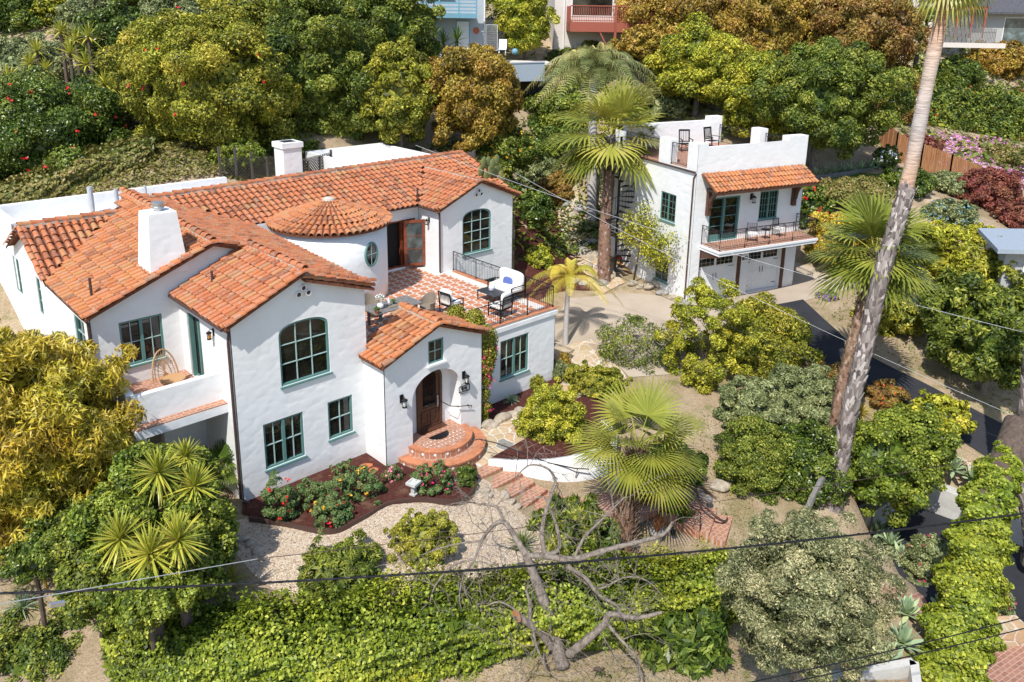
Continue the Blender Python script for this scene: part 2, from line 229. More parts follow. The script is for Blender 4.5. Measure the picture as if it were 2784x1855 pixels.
# ------------------------------------------------------------------ mesh helpers
class Fr:
    def __init__(s, O, u=(1, 0, 0), n=(0, -1, 0), z=(0, 0, 1)): s.O = Vector(O); s.u = Vector(u); s.n = Vector(n); s.z = Vector(z)
    def p(s, a, b, c=0): return s.O+s.u*a+s.z*b+s.n*c
ID = Fr((0, 0, 0), (1, 0, 0), (0, 1, 0), (0, 0, 1))
class MB:
    def __init__(s): s.v = []; s.f = []; s.a = []
    def add(s, vs, fs, val=.5):
        b = len(s.v); s.v += [tuple(x) for x in vs]; s.f += [tuple(b+i for i in f) for f in fs]; s.a += [val]*len(fs); return s
    def box(s, fr, a0, a1, b0, b1, c0, c1, val=.5):
        P = [fr.p(a, b, c) for c in (c0, c1) for b in (b0, b1) for a in (a0, a1)]
        return s.add(P, [(0, 1, 3, 2), (5, 4, 6, 7), (4, 0, 2, 6), (1, 5, 7, 3), (2, 3, 7, 6), (4, 5, 1, 0)], val)
    def bx(s, x0, x1, y0, y1, z0, z1, val=.5): return s.box(Fr((0, 0, 0), (1, 0, 0), (0, 1, 0)), x0, x1, z0, z1, y0, y1, val)
    def bar(s, p, q, w_, h_=None, val=.5):
        h_ = h_ or w_; p = Vector(p); q = Vector(q); d = (q-p); L = d.length
        if L < 1e-6: return s
        d /= L; up = Vector((0, 0, 1)) if abs(d.z) < .95 else Vector((1, 0, 0)); sx = d.cross(up).normalized(); sz = sx.cross(d)
        return s.box(Fr(p, d, sx, sz), 0, L, -h_/2, h_/2, -w_/2, w_/2, val)
    def tube(s, pts, rad, seg=6, cap=True, val=.5):
        pts = [Vector(p) for p in pts]; n = len(pts); rad = rad if hasattr(rad, '__len__') else [rad]*n; V = []; prev = None
        for i, p in enumerate(pts):
            d = (pts[min(i+1, n-1)]-pts[max(i-1, 0)]).normalized()
            if prev is None: up = Vector((0, 0, 1)) if abs(d.z) < .9 else Vector((1, 0, 0)); a = d.cross(up).normalized()
            else: a = (prev-d*prev.dot(d)).normalized()
            prev = a; b = d.cross(a)
            V += [p+(a*math.cos(t)+b*math.sin(t))*rad[i] for t in [2*math.pi*k/seg for k in range(seg)]]
        F_ = [(i*seg+k, i*seg+(k+1) % seg, (i+1)*seg+(k+1) % seg, (i+1)*seg+k) for i in range(n-1) for k in range(seg)]
        if cap: F_ += [tuple(range(seg))[::-1], tuple((n-1)*seg+k for k in range(seg))]
        return s.add(V, F_, val)
    def lathe(s, c, prof, seg=24, val=.5, ax=None):
        fr = ax or Fr(c, (1, 0, 0), (0, 1, 0)); V = [fr.p(r*math.cos(2*math.pi*k/seg), z, r*math.sin(2*math.pi*k/seg)) for r, z in prof for k in range(seg)]
        n = len(prof); F_ = [(i*seg+k, i*seg+(k+1) % seg, (i+1)*seg+(k+1) % seg, (i+1)*seg+k) for i in range(n-1) for k in range(seg)]
        F_ += [tuple((n-1)*seg+k for k in range(seg)), tuple(range(seg))[::-1]]
        return s.add(V, F_, val)
    def poly(s, fr, loops, c=0, val=.5):
        tri = tessellate_polygon([[Vector((a, b, 0)) for a, b in l] for l in loops]); flat = [q for l in loops for q in l]
        return s.add([fr.p(a, b, c) for a, b in flat], tri, val)
    def prism(s, fr, loop, c0, c1, val=.5):
        s.poly(fr, [loop], c0, val); s.poly(fr, [loop], c1, val); s.rim(fr, loop, c0, c1, val); return s
    def rim(s, fr, loop, c0, c1, val=.5):
        n = len(loop); return s.add([fr.p(a, b, c0) for a, b in loop]+[fr.p(a, b, c1) for a, b in loop], [(i, (i+1) % n, n+(i+1) % n, n+i) for i in range(n)], val)
    def ring(s, fr, outer, inner, c0, c1, val=.5):
        n = len(outer); V = [fr.p(a, b, c1) for a, b in outer]+[fr.p(a, b, c1) for a, b in inner]
        s.add(V, [(i, (i+1) % n, n+(i+1) % n, n+i) for i in range(n)], val); s.rim(fr, outer, c0, c1, val); s.rim(fr, inner, c0, c1, val); return s
    def blob(s, c, r, seed=0, sub=2, amp=.18, val=.5, flat=.0, sq=1.):
        rn = random.Random(seed); ph = [[rn.uniform(-1, 1) for _ in range(3)]+[rn.uniform(0, 6), rn.uniform(1.5, 3.5)] for _ in range(5)]
        V, F_ = ICO[sub]; out = []
        for x, y, z in V:
            if sq != 1: x, y, z = [math.copysign(abs(q)**sq, q) for q in (x, y, z)]
            k = 1+sum(math.sin((x*a+y*b+z*cc)*w_+p_) for a, b, cc, p_, w_ in ph)*amp/2.2; out.append((c[0]+x*r[0]*k, c[1]+y*r[1]*k, c[2]+max(z*k, -flat if flat else -9)*r[2]))
        return s.add(out, F_, val)
    def build(s, name, mat, parent=None, smooth=False, loc=None, rz=None):
        me = bpy.data.meshes.new(name); me.from_pydata(s.v, [], s.f); me.materials.append(M[mat] if isinstance(mat, str) else mat)
        at = me.attributes.new('v', 'FLOAT', 'FACE'); at.data.foreach_set('value', np.array(s.a, np.float32)[:len(me.polygons)])
        if smooth: me.polygons.foreach_set('use_smooth', [True]*len(me.polygons))
        import bmesh
        bm = bmesh.new(); bm.from_mesh(me); bmesh.ops.recalc_face_normals(bm, faces=bm.faces); bm.to_mesh(me); bm.free()
        me.update(); o = bpy.data.objects.new(name, me); SC.collection.objects.link(o)
        if parent: o.parent = parent
        if loc is not None: o.location = loc
        if rz is not None: o.rotation_euler.z = rz
        return o
def _ico():
    import bmesh
    R = {}
    for k in (1, 2, 3):
        bm = bmesh.new(); bmesh.ops.create_icosphere(bm, subdivisions=k, radius=1); bm.verts.ensure_lookup_table()
        R[k] = ([tuple(v.co) for v in bm.verts], [tuple(v.index for v in f.verts) for f in bm.faces]); bm.free()
    return R
ICO = _ico()
def tag(o, label=None, cat=None, group=None, kind=None):
    for k, v in (('label', label), ('category', cat), ('group', group), ('kind', kind)):
        if v: o[k] = v
    return o
def thing(name, label, cat, loc=(0, 0, 0), rz=0, group=None):
    o = bpy.data.objects.new(name, None); SC.collection.objects.link(o); o.location = loc; o.rotation_euler.z = rz; return tag(o, label, cat, group)
def copytree(o, parent=None, label=None, loc=None, rz=None, scale=None):
    c = o.copy(); SC.collection.objects.link(c)
    if parent: c.parent = parent
    for ch in list(o.children): copytree(ch, c)
    if label: c['label'] = label
    if loc is not None: c.location = loc
    if rz is not None: c.rotation_euler.z = rz
    if scale is not None: c.scale = (scale,)*3 if isinstance(scale, (int, float)) else scale
    return c
def arch(w_, h0, rise, n=14, x0=0, z0=0, pw=2.):   # loop: bottom left, bottom right, up, over the arch (superellipse)
    L_ = [(x0, z0), (x0+w_, z0)]
    for k in range(n+1):
        t = math.pi*k/n; cx, sx = math.cos(t), math.sin(t)
        L_.append((x0+w_/2+w_/2*math.copysign(abs(cx)**(2/pw), cx), z0+h0+rise*abs(sx)**(2/pw)))
    return L_
def rect(x0, x1, z0, z1): return [(x0, z0), (x1, z0), (x1, z1), (x0, z1)]
def inset(loop, d):
    cx = (min(a for a, b in loop)+max(a for a, b in loop))/2; cz = (min(b for a, b in loop)+max(b for a, b in loop))/2
    w_ = max(a for a, b in loop)-cx; h_ = max(b for a, b in loop)-cz
    return [(cx+(a-cx)*(w_-d)/w_, cz+(b-cz)*(h_-d)/h_) for a, b in loop]
def wall(parent, fr, outline, holes=(), depth=.22, mat='stucco', name='wall'):
    mb = MB(); mb.poly(fr, [outline]+list(holes), 0); mb.rim(fr, outline, 0, -.02)
    for h_ in holes: mb.rim(fr, h_, 0, -depth)
    return mb.build(name, mat, parent)
def window(parent, fr, loop, cols, rows, depth=.12, fw=.07, sill=True, double=False, mat='teal', glass='glass', label=None, lite='teall', silly=None):
    """a window set in the hole `loop` of a wall: frame ring, bars, pane, sill"""
    o1 = inset(loop, .003); i1 = inset(loop, fw); mb = MB(); mb.ring(fr, o1, i1, -depth, -.03)
    x0 = min(a for a, b in loop)+fw; x1 = max(a for a, b in loop)-fw; z0 = min(b for a, b in loop)+fw; z1 = max(b for a, b in loop)-fw
    if double: mb.box(fr, (x0+x1)/2-.05, (x0+x1)/2+.05, z0, z1, -depth, -.025)
    W_ = mb.build('window', mat, parent)
    if label: W_['label'] = label
    m2 = MB(); i2 = inset(loop, fw-.005); m2.poly(fr, [i2], -depth+.02); m2.build('pane', glass, W_)
    m3 = MB(); segs = [(x0, (x0+x1)/2-.05), ((x0+x1)/2+.05, x1)] if double else [(x0, x1)]
    def topz(x):
        zs = []; n = len(i1)
        for k in range(n):
            (a, b), (c, d) = i1[k], i1[(k+1) % n]
            if (a-x)*(c-x) <= 0 and abs(a-c) > 1e-6: zs.append(b+(d-b)*(x-a)/(c-a))
        return (max(zs), min(zs)) if zs else (z1, z0)
    for a, b in segs:
        for k in range(1, cols): x = a+(b-a)*k/cols; t_, b_ = topz(x); m3.box(fr, x-.014, x+.014, b_, t_, -depth+.021, -.06)
        for k in range(1, rows):
            z = z0+(z1-z0)*k/rows
            aa, bb = a, b
            while topz(aa+.005)[0] < z and aa < b: aa += .02
            while topz(bb-.005)[0] < z and bb > a: bb -= .02
            m3.box(fr, aa, bb, z-.013, z+.013, -depth+.022, -.062)
    if m3.v: m3.build('muntins', lite, W_)
    if sill: sb = MB(); zz = min(b for a, b in loop); sb.box(fr, x0-fw-.05, x1+fw+.05, zz-.06, zz-.004, -.02, .07); sb.build('sill', mat, W_)
    return W_
rt = random.Random(3)
def halftile(mb, p, d, up, L_, r1, r2, val, seg=5):
    """barrel tile: p lower end centre, d unit vector up the slope"""
    d = Vector(d).normalized(); up = Vector(up); s = d.cross(up).normalized(); nrm = s.cross(d).normalized(); V = []
    for (t, r, lift) in ((0, r1, .045), (L_, r2, .0)):
        c = Vector(p)+d*t+nrm*lift
        for k in range(seg+1): a = math.pi*k/seg; V.append(c+s*math.cos(a)*r+nrm*math.sin(a)*r)
    n = seg+1; F_ = [(k, k+1, n+k+1, n+k) for k in range(seg)]
    b = len(V); c = Vector(p)+nrm*.045                         # thickness of the lower lip
    V += [c+s*math.cos(math.pi*k/seg)*r1*.82+nrm*math.sin(math.pi*k/seg)*r1*.82 for k in range(n)]; V += [v+d*.12 for v in V[b:b+n]]
    F_ += [(k, k+1, b+k+1, b+k) for k in range(seg)]; F_ += [(b+k, b+k+1, b+n+k+1, b+n+k) for k in range(seg)]
    mb.add(V, F_, val)
def tileroof(parent, pl, poly, down, mat='tile', w_=.29, L_=.40, slab=.10, tilename='tiles', jitter=.02, sub=True):
    """pl=(a,b,c): z=a+bx+cy over xy polygon; down = '-x','+x','-y' the way the water runs"""
    a, b, c = pl; zf = lambda x, y: a+b*x+c*y; P = np.array(poly)
    mb = MB(); n = len(poly); tri = tessellate_polygon([[Vector((x, y, 0)) for x, y in poly]])
    mb.add([(x, y, zf(x, y)) for x, y in poly]+[(x, y, zf(x, y)-slab) for x, y in poly], list(tri)+[tuple(n+i for i in t) for t in tri]+[(i, (i+1) % n, n+(i+1) % n, n+i) for i in range(n)])
    roof = mb.build('roof', 'tilebase', parent); tb = MB(); rn = random.Random(len(poly)*7+int(abs(a)*100))
    ax = 0 if down in ('-x', '+x') else 1; sg = 1 if down[0] == '-' else -1; oth = 1-ax
    g = (b, c)[ax]*sg; dl = math.hypot(1, g); step = L_/dl
    t0 = P[:, ax].min() if sg > 0 else P[:, ax].max(); T_ = P[:, ax].max()-P[:, ax].min(); s0, s1 = P[:, oth].min(), P[:, oth].max()
    ns = max(1, round((s1-s0)/w_)); ww = (s1-s0)/ns
    for i in range(ns):
        s = s0+ww*(i+.5)
        ts = np.arange(T_*0, T_+step, step)
        for k, t in enumerate(ts):
            q = [0, 0]; q[ax] = t0+sg*(t+step*.35); q[oth] = s
            if not bool(inpoly(np.array(q), poly)): continue
            x_, y_ = (t0+sg*(t-.05+rn.uniform(-jitter, jitter)), s) if ax == 0 else (s, t0+sg*(t-.05+rn.uniform(-jitter, jitter)))
            d = Vector((sg, 0, g)) if ax == 0 else Vector((0, sg, g)); d.normalize()
            sk = rn.uniform(-.05, .05); d2 = Vector((d.x+(sk if ax else 0), d.y+(0 if ax else sk), d.z+rn.uniform(-.012, .012)))
            r = ww*.385; halftile(tb, (x_, y_, zf(x_, y_)+.005+rn.uniform(0, .012)), d2, (0, 0, 1), L_*1.16, r*rn.uniform(.95, 1.05), r*.84, rn.random())
    tb.build(tilename, mat, roof, smooth=False); return roof
def caps(parent, p, q, r=.13, L_=.42, mat='tile', name='ridge_tiles', seed=1, up=(0, 0, 1), mortar=True):
    p = Vector(p); q = Vector(q); d = q-p; n = max(1, round(d.length/L_)); mb = MB(); rn = random.Random(seed); st = d.length/n; d.normalize()
    for i in range(n):
        j = Vector((rn.uniform(-.012, .012), rn.uniform(-.012, .012), rn.uniform(-.006, .01)))
        halftile(mb, p+d*st*i+j, d+j*1.5, up, st*1.12, r, r*.86, rn.random(), 6)
    o = mb.build(name, mat, parent)
    if mortar: m2 = MB(); m2.bar(p-Vector(up)*.03, q-Vector(up)*.03, r*1.7, .1); m2.build('mortar_bed', 'mortar', o)
    return o
# ================================================================== GROUND
def axis(a, b, c, d, fine, coarse):
    L_ = list(np.arange(b, c, fine)); x = b; s = fine
    while x > a: s = min(s*1.18, coarse); x -= s; L_.insert(0, x)
    x = L_[-1]; s = fine
    while x < d: s = min(s*1.18, coarse); x += s; L_.append(x)
    return np.array(L_)
def gridmesh(name, X, Y, mat, off=0):
    XX, YY = np.meshgrid(X, Y); Z = hts(np.c_[XX.ravel(), YY.ravel()])
    rr = np.random.RandomState(2); V = np.c_[XX.ravel(), YY.ravel(), Z+off]; nx = len(X); ny = len(Y)
    i = (np.arange(ny-1)[:, None]*nx+np.arange(nx-1)[None]).ravel(); F_ = np.c_[i, i+1, i+1+nx, i+nx]
    me = bpy.data.meshes.new(name); me.from_pydata(V.tolist(), [], F_.tolist()); me.materials.append(M[mat]); me.polygons.foreach_set('use_smooth', [True]*len(me.polygons))
    o = bpy.data.objects.new(name, me); SC.collection.objects.link(o); return o
tag(gridmesh('ground', axis(-120, -14, 42, 170, .55, 6), axis(-60, -24, 26, 220, .55, 6), 'dirt'), kind='structure')
def smooth_loop(P, n=6):
    P = [np.array(p[:2], float) for p in P]; out = []; N = len(P)
    for i in range(N):
        a, b, c, d = P[i-1], P[i], P[(i+1) % N], P[(i+2) % N]
        for k in range(n): t = k/n; out.append(.5*((2*b)+(-a+c)*t+(2*a-5*b+4*c-d)*t*t+(-a+3*b-3*c+d)*t**3))
    return out
def sheet(name, poly, mat, off, step=.5, kind='structure', smooth=False, flat=None, label=None, cat=None):
    if smooth: poly = smooth_loop(poly)
    P = []; n = len(poly)
    for i in range(n):
        a = np.array(poly[i][:2], float); b = np.array(poly[(i+1) % n][:2], float); k = max(1, int(np.linalg.norm(b-a)/step))
        P += [a+(b-a)*j/k for j in range(k)]
    nb = len(P); P = np.array(P); lo_, hi = P.min(0), P.max(0)
    XX, YY = np.meshgrid(np.arange(lo_[0], hi[0], step), np.arange(lo_[1], hi[1], step)); G = np.c_[XX.ravel(), YY.ravel()]+.013; G = G[inpoly(G, [tuple(p) for p in P])]
    pts = [Vector(p) for p in np.vstack([P, G])]
    vs, es, fs, *_ = delaunay_2d_cdt(pts, [(i, (i+1) % nb) for i in range(nb)], [], 1, 1e-5)
    A = np.array([[v.x, v.y] for v in vs]); Z = (hts(A) if flat is None else np.full(len(A), flat))+off
    me = bpy.data.meshes.new(name); me.from_pydata(np.c_[A, Z].tolist(), [], [tuple(f) for f in fs]); me.materials.append(M[mat]); me.polygons.foreach_set('use_smooth', [True]*len(me.polygons))
    o = bpy.data.objects.new(name, me); SC.collection.objects.link(o); return tag(o, label, cat, None, kind)
def pxl(L_, z): return [tuple(atz(u, v, z)[:2]) for u, v in L_]
def hp(L_): return [tuple(hit(u, v)[:2]) for u, v in L_]
sheet('mulch_bed', [(-.3, -.5), (0.0, .1), (4.9, .1), (4.9, -1.3), (7.3, -1.4), (7.3, -3.1), (6.9, -3.7), (5.7, -4.55), (5.1, -4.5), (4.42, -3.77), (3.49, -3.23), (2.38, -3.32), (1.26, -3.3), (.42, -2.1)], 'mulch', .035, .35)
sheet('gravel_path', [(-1.0, -.8), (-.1, -.9), (3.5, -2.8), (5.5, -3.6), (7.0, -3.7), (7.0, -6.0), (8.0, -7.4), (6.5, -9), (4.5, -9.2), (2, -8.2), (.3, -6.4), (-1.2, -3.8)], 'gravel', .015, .4, smooth=True)
sheet('flagstone_path', [(7.0, -3.3), (8.0, -3.2), (9.9, -3.0), (11.6, -1.7), (14.2, -2.0), (16.8, -2.2), (18.6, 1.6), (16.6, 2.3), (14.9, -.4), (13.0, -.9), (11.0, -1.2), (9.2, -1.3), (7.2, -1.4)], 'flag', .03, .35)
sheet('planter_soil', [(7.75, -3.25), (9.9, -3.05), (11.6, -1.75), (14.6, -2.2), (14.2, -3.4), (12.6, -5.2), (11.4, -5.55), (10.2, -5.35), (9.3, -4.95), (8.45, -4.3)], 'mulch', .045, .35, flat=-.02)
sheet('house_bed', [(9.1, -1.2), (11.1, -1.1), (13.2, -.85), (14.9, -.3), (16.2, 2.0), (17.2, 2.6), (17.4, 4.2), (15.6, 4.0), (14.3, 3.0), (14.3, .1), (9.1, .1)], 'mulch', .04, .35)
sheet('slope_bed', hp([(1395, 840), (1410, 500), (1450, 520), (1520, 590), (1560, 680), (1640, 790), (1560, 790), (1500, 800)]), 'mulch', .04, .5)
sheet('entry_court', [(14.4, 3.2), (15.8, 4.2), (18.4, 4.4)]+hp([(1545, 812), (1660, 800), (1790, 805)])+[(24.6, .5), (31.7, -1.4), (34.2, -.4), (34.0, -4.6)]+hp([(2200, 815), (2080, 860), (1900, 905)])+[(21.0, -5.0), (18.6, -3.3), (16.9, -2.2), (18.4, 1.4)], 'concrete', .022, .5)
sheet('driveway', hp([(2080, 835), (2183, 816), (2235, 865), (2307, 932), (2380, 978), (2452, 1015), (2597, 1089), (2747, 1164), (2900, 1240), (2900, 1370), (2740, 1278), (2614, 1201), (2444, 1127), (2340, 1060), (2230, 1005), (2100, 930), (1990, 880)]), 'asphalt', .04, .5)
sheet('sand_bed', hp([(1690, 655), (1760, 690), (1870, 790), (1850, 808), (1760, 760), (1690, 730), (1650, 700), (1660, 650)]), 'sand', .05, .3)
sheet('lower_driveway', [tuple(atz(u, v, -3.9)[:2]) for u, v in [(2345,1445),(2487,1375),(2645,1428),(2890,1530),(2890,2080),(2700,1800),(2570,1690),(2425,1555)]], 'asphalt', .03, .5)
sheet('stone_path', hp([(1500, 560), (1580, 540), (1620, 600), (1600, 660), (1700, 770), (1640, 800), (1600, 760), (1540, 690), (1520, 620)]), 'flag', .045, .4)
sheet('lawn', hp([(2170, 490), (2230, 478), (2320, 470), (2420, 480), (2440, 500), (2400, 520), (2250, 530), (2160, 560)]), 'grass', .06, .8)
sheet('brick_walk', hp([(2380, 1600), (2440, 1590), (2470, 1620), (2560, 1650), (2560, 1700), (2500, 1690), (2430, 1660)]), 'brick', .04, .4)
sheet('street_path', hp([(2680, 1760), (2784, 1740), (2900, 1790), (2900, 1990), (2680, 1900), (2650, 1820)]), 'brick', .04, .4)
sheet('verge', hp([(2640, 1260), (2700, 1290), (2850, 1350), (2850, 1420), (2700, 1360), (2620, 1310), (2570, 1290)]), 'gravel', .03, .4)
# ================================================================== MAIN HOUSE
hs = thing('main_house', 'large white stucco house with red clay tile roofs, a round turret and a roof terrace', 'house')
FW = Fr((0, 0, 0), (1, 0, 0), (0, -1, 0))                       # front walls: a = x, b = z
SW = lambda x: Fr((x, 0, 0), (0, -1, 0), (-1, 0, 0))            # walls facing -x: a = -y
def FY(y): return Fr((0, y, 0), (1, 0, 0), (0, -1, 0))
def hexa(r, n=5, c=(0, 0)): return [(c[0]+r*math.cos(2*math.pi*k/12), c[1]+r*math.sin(2*math.pi*k/12)) for k in range(12)]
wa = arch(1.82, 1.72, .42, 16, 1.58, 3.6, 2.5); wl = rect(.84, 2.28, .84, 2.49); wr = rect(3.22, 4.2, 1.07, 2.5)
wall(hs, FW, [(0, -.3), (4.85, -.3), (4.85, 6.38), (2.52, 7.33), (0, 6.2)], [wa, wl, wr])
window(hs, FW, wa, 3, 3, label='large arched picture window'); window(hs, FW, wl, 2, 2, double=True); window(hs, FW, wr, 2, 2)
wall(hs, Fr((4.85, 0, 0), (0, 1, 0), (1, 0, 0)), [(-0.01, -.3), (8.4, -.3), (8.4, 6.5), (-0.01, 6.38)])
dl = rect(-3.42, -2.34, 3.3, 5.66)
wall(hs, SW(0), [(-4.0, -.3), (0, -.3), (0, 6.2), (-4.0, 6.2)], [dl], .2)
# balcony doors (open)
mb = MB(); fr = SW(0); mb.ring(fr, inset(dl, .003), inset(dl, .07), -.18, -.13); d_ = mb.build('balcony_door', 'teal', hs)
m2 = MB(); m2.poly(fr, [inset(dl, .06)], -.19); m2.build('pane', 'glass', d_)
m2 = MB(); m2.box(fr, -3.36, -3.3, 3.33, 5.58, -.17, -.02); m2.box(fr, -2.45, -2.41, 3.33, 5.58, -.17, .05); m2.build('door_leaf', 'teal', d_)
# left wing
lw = rect(-2.0, -.61, 3.98, 5.56)
wall(hs, FY(4.0), [(-2.85, -.3), (0, -.3), (0, 7.2), (1.1, 7.72), (2.4, 7.3), (2.4, 7.75), (1.24, 7.8), (0, 7.28), (-2.85, 6.06)][:2]+[(2.6, -.3), (2.6, 7.2), (1.24, 7.66), (-2.85, 6.02)], [lw])
window(hs, FY(4.0), lw, 2, 2, double=True, sill=True)
l1 = rect(-13.85, -12.86, 4.3, 5.8); l2 = rect(-10.4, -9.86, 4.3, 5.76); l3 = rect(-5.8, -4.7, 3.95, 5.58)
wall(hs, SW(-2.85), [(-17.1, -.3), (-4.0, -.3), (-4.0, 6.02), (-7.9, 6.15), (-10.6, 7.5), (-13.2, 6.3), (-13.2, 7.2), (-17.1, 7.2)], [l1, l2, l3])
for l in (l1, l2, l3): window(hs, SW(-2.85), l, 2, 3, sill=False, double=l is l1)
# balcony
mb = MB(); mb.bx(-2.75, -.003, .98, 1.2, 3.32, 4.24); mb.bx(-2.85, -2.62, 1.2, 3.99, 3.32, 4.3); mb.bx(-2.85, -.003, .62, 3.99, 3.0, 3.28); b_ = mb.build('balcony', 'stucco', hs)
mb = MB(); mb.bx(-2.83, -.01, .63, .97, 3.283, 3.33); mb.build('ledge', 'brick2', b_); mb = MB(); mb.bx(-2.6, -.01, 1.21, 3.98, 3.283, 3.33); mb.build('floor', 'brick2', b_)
mb = MB(); mb.bx(-2.85, -2.55, .65, 1.0, -.3, 2.99); mb.build('balcony_pier', 'stucco', hs); mb = MB(); mb.bx(-1.4, -.004, 2.6, 2.9, -.3, 2.99); mb.build('lower_wall', 'stucco', hs)
# roofs
zG = lambda x: 6.18+.448*(x+.25)
tileroof(hs, (6.18+.448*.25, .448, 0), [(-.27, -.26), (2.52, -.26), (2.52, 3.96), (-.27, 3.96)], '-x')
aR = 7.74+.334*1.24-.035*3.85
tileroof(hs, (aR, -.334, .035), [(1.24, 3.72), (2.50, 3.72), (2.50, -.26), (5.1, -.26), (5.1, 9.0), (1.26, 13.2)], '+x', mat='tile')
tileroof(hs, (6.02+.4*3.05-.035*3.85, .40, .035), [(-3.05, 3.7), (1.24, 3.7), (1.24, 12.5), (.31, 10.6), (-3.05, 7.89)], '-x', mat='tile2')
tileroof(hs, (6.22-.53*8, 0, .53), [(-3.12, 7.85), (.31, 10.62), (-3.12, 10.62)], '-y')
mb = MB(); mb.add([(-3.12, 10.6, 7.6), (.6, 10.6, 7.6), (1.2, 13.3, 6.3), (-3.12, 13.3, 6.3), (-3.12, 10.6, 7.5), (-3.12, 13.3, 6.2)], [(0, 1, 2, 3), (0, 3, 5, 4)]); mb.build('rear_slope', 'tilebase', hs)
mz = (6.37-.35*8.45, .01, .35); mzf = lambda x, y: mz[0]+mz[1]*x+mz[2]*y
tileroof(hs, mz, [(2.32, 12.1), (5.1, 9.06), (5.15, 8.9), (8.0, 8.9), (8.0, 8.42), (13.4, 8.42), (16, 11.5), (18.5, 8.35), (19.1, 8.3), (19.1, 12.1)], '-y')
tileroof(hs, (6.45-.423*13.4, .423, 0), [(13.35, 6.78), (16, 6.78), (16, 11.5), (13.35, 8.4)], '-x')
tileroof(hs, (7.55+.42*16, -.42, 0), [(16, 6.78), (18.55, 6.78), (18.55, 8.3), (16, 11.5)], '+x')
mb = MB(); zr_ = lambda x: mzf(x, 12.1); mb.add([(1.2, 12.1, zr_(1.2)), (19.1, 12.1, zr_(19.1)), (19.1, 15.6, 6.5), (1.2, 15.6, 6.5)], [(0, 1, 2, 3)]); mb.build('rear_slope', 'tilebase', hs)
tileroof(hs, (8.9, 0, -.11), [(9.6, 12.2), (12.6, 12.2), (12.6, 13.9), (9.6, 13.9)], '-x', sub=False) if False else None
# gable ends above the walls, ridges and rakes
U3 = Vector((0, 0, 1)); rd = .14
caps(hs, (2.52, -.3, 7.50), (2.52, 4.1, 7.50)); caps(hs, (1.24, 3.66, 7.82), (1.24, 12.6, 8.12), seed=2)
caps(hs, (2.3, 12.1, zr_(2.3)+.08), (19.1, 12.1, zr_(19.1)+.08), seed=3); caps(hs, (16, 6.74, 7.62), (16, 11.4, 7.62), seed=4)
caps(hs, (-3.15, 10.6, 7.68), (.3, 10.6, 7.68), seed=5)
rk = lambda a, b, s, **k: caps(hs, a, b, r=.105, L_=.40, name='rake_tiles', seed=s, mortar=False, **k)
rk((-.27, -.27, 6.22), (2.5, -.27, 7.46), 6); rk((5.1, -.27, 6.52), (2.54, -.27, 7.46), 7); rk((-3.05, 3.68, 6.08), (1.22, 3.68, 7.78), 8); rk((2.5, 3.66, 7.42), (1.26, 3.66, 7.80), 9)
rk((13.35, 6.76, 6.5), (15.98, 6.76, 7.6), 10); rk((18.55, 6.76, 6.52), (16.02, 6.76, 7.6), 11); rk((-3.12, 7.9, 6.2), (-3.12, 10.6, 7.64), 12); rk((-3.12, 13.2, 6.35), (-3.12, 10.6, 7.64), 13); rk((19.12, 8.3, 6.52), (19.12, 12.1, 7.9), 14)
# right wing + main wall + terrace
ra = arch(1.86, 1.75, .46, 16, 14.98, 3.9, 2.5); rl = rect(15.7, 17.2, 1.0, 2.35)
wall(hs, FY(7.02), [(13.6, 2.9), (14.36, 2.9), (14.36, -.3), (18.3, -.3), (18.3, 6.5), (16, 7.45), (13.6, 6.45)], [ra, rl]); window(hs, FY(7.02), ra, 3, 4, label='arched window beside the terrace'); window(hs, FY(7.02), rl, 2, 2, double=True)
wall(hs, SW(13.6), [(-8.7, 3.2), (-7.02, 3.2), (-7.02, 6.5), (-8.7, 6.5)])
wall(hs, Fr((18.3, 0, 0), (0, 1, 0), (1, 0, 0)), [(7.02, -.3), (15.5, -.3), (15.5, 6.6), (12.1, 7.7), (8.4, 6.5), (7.02, 6.5)])
dm = rect(11.2, 13.4, 3.38, 5.75); wall(hs, FY(8.72), [(4.85, 3.2), (13.6, 3.2), (13.6, 6.6), (4.85, 6.75)], [dm], .3)
mb = MB(); fr = FY(8.72); mb.ring(fr, inset(dm, .003), inset(dm, .08), -.2, -.04); mb.box(fr, 12.55, 12.7, 3.45, 5.67, -.2, -.05); d_ = mb.build('terrace_door', 'redwood', hs)
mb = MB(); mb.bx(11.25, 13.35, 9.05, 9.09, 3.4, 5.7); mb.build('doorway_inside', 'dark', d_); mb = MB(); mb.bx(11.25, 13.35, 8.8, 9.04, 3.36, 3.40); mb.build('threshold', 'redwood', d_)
fr = Fr((12.62, 8.62, 3.42), (.93, -.37, 0), (-.37, -.93, 0)); lf = rect(0, 1.05, 0, 2.32); mb = MB(); mb.ring(fr, lf, inset(lf, .14), 0, .05); mb.ring(Fr(fr.O, fr.u, -fr.n), lf, inset(lf, .14), 0, .0); mb.box(fr, .96, 1.0, 1.0, 1.25, .05, .08); lo_ = mb.build('door_leaf', 'redwood', d_)
mb = MB(); mb.box(fr, .13, .92, .86, .89, .0, .04); mb.box(fr, .13, .92, 1.5, 1.53, .0, .04); mb.build('muntins', 'redwood', d_); mb = MB(); mb.box(fr, .13, .92, .15, 2.2, .015, .03); mb.build('pane', 'glassb', d_)
tw_ = rect(11.4, 12.82, .88, 2.58)
wall(hs, FW, [(4.85, -.3), (14.36, -.3), (14.36, 3.2), (4.85, 3.2)], [rect(11.2, 12.8, .88, 2.58)]); window(hs, FW, rect(11.2, 12.8, .88, 2.58), 2, 2, double=True)
wall(hs, Fr((14.36, 0, 0), (0, 1, 0), (1, 0, 0)), [(0, -.3), (7.02, -.3), (7.02, 3.2), (0, 3.2)])
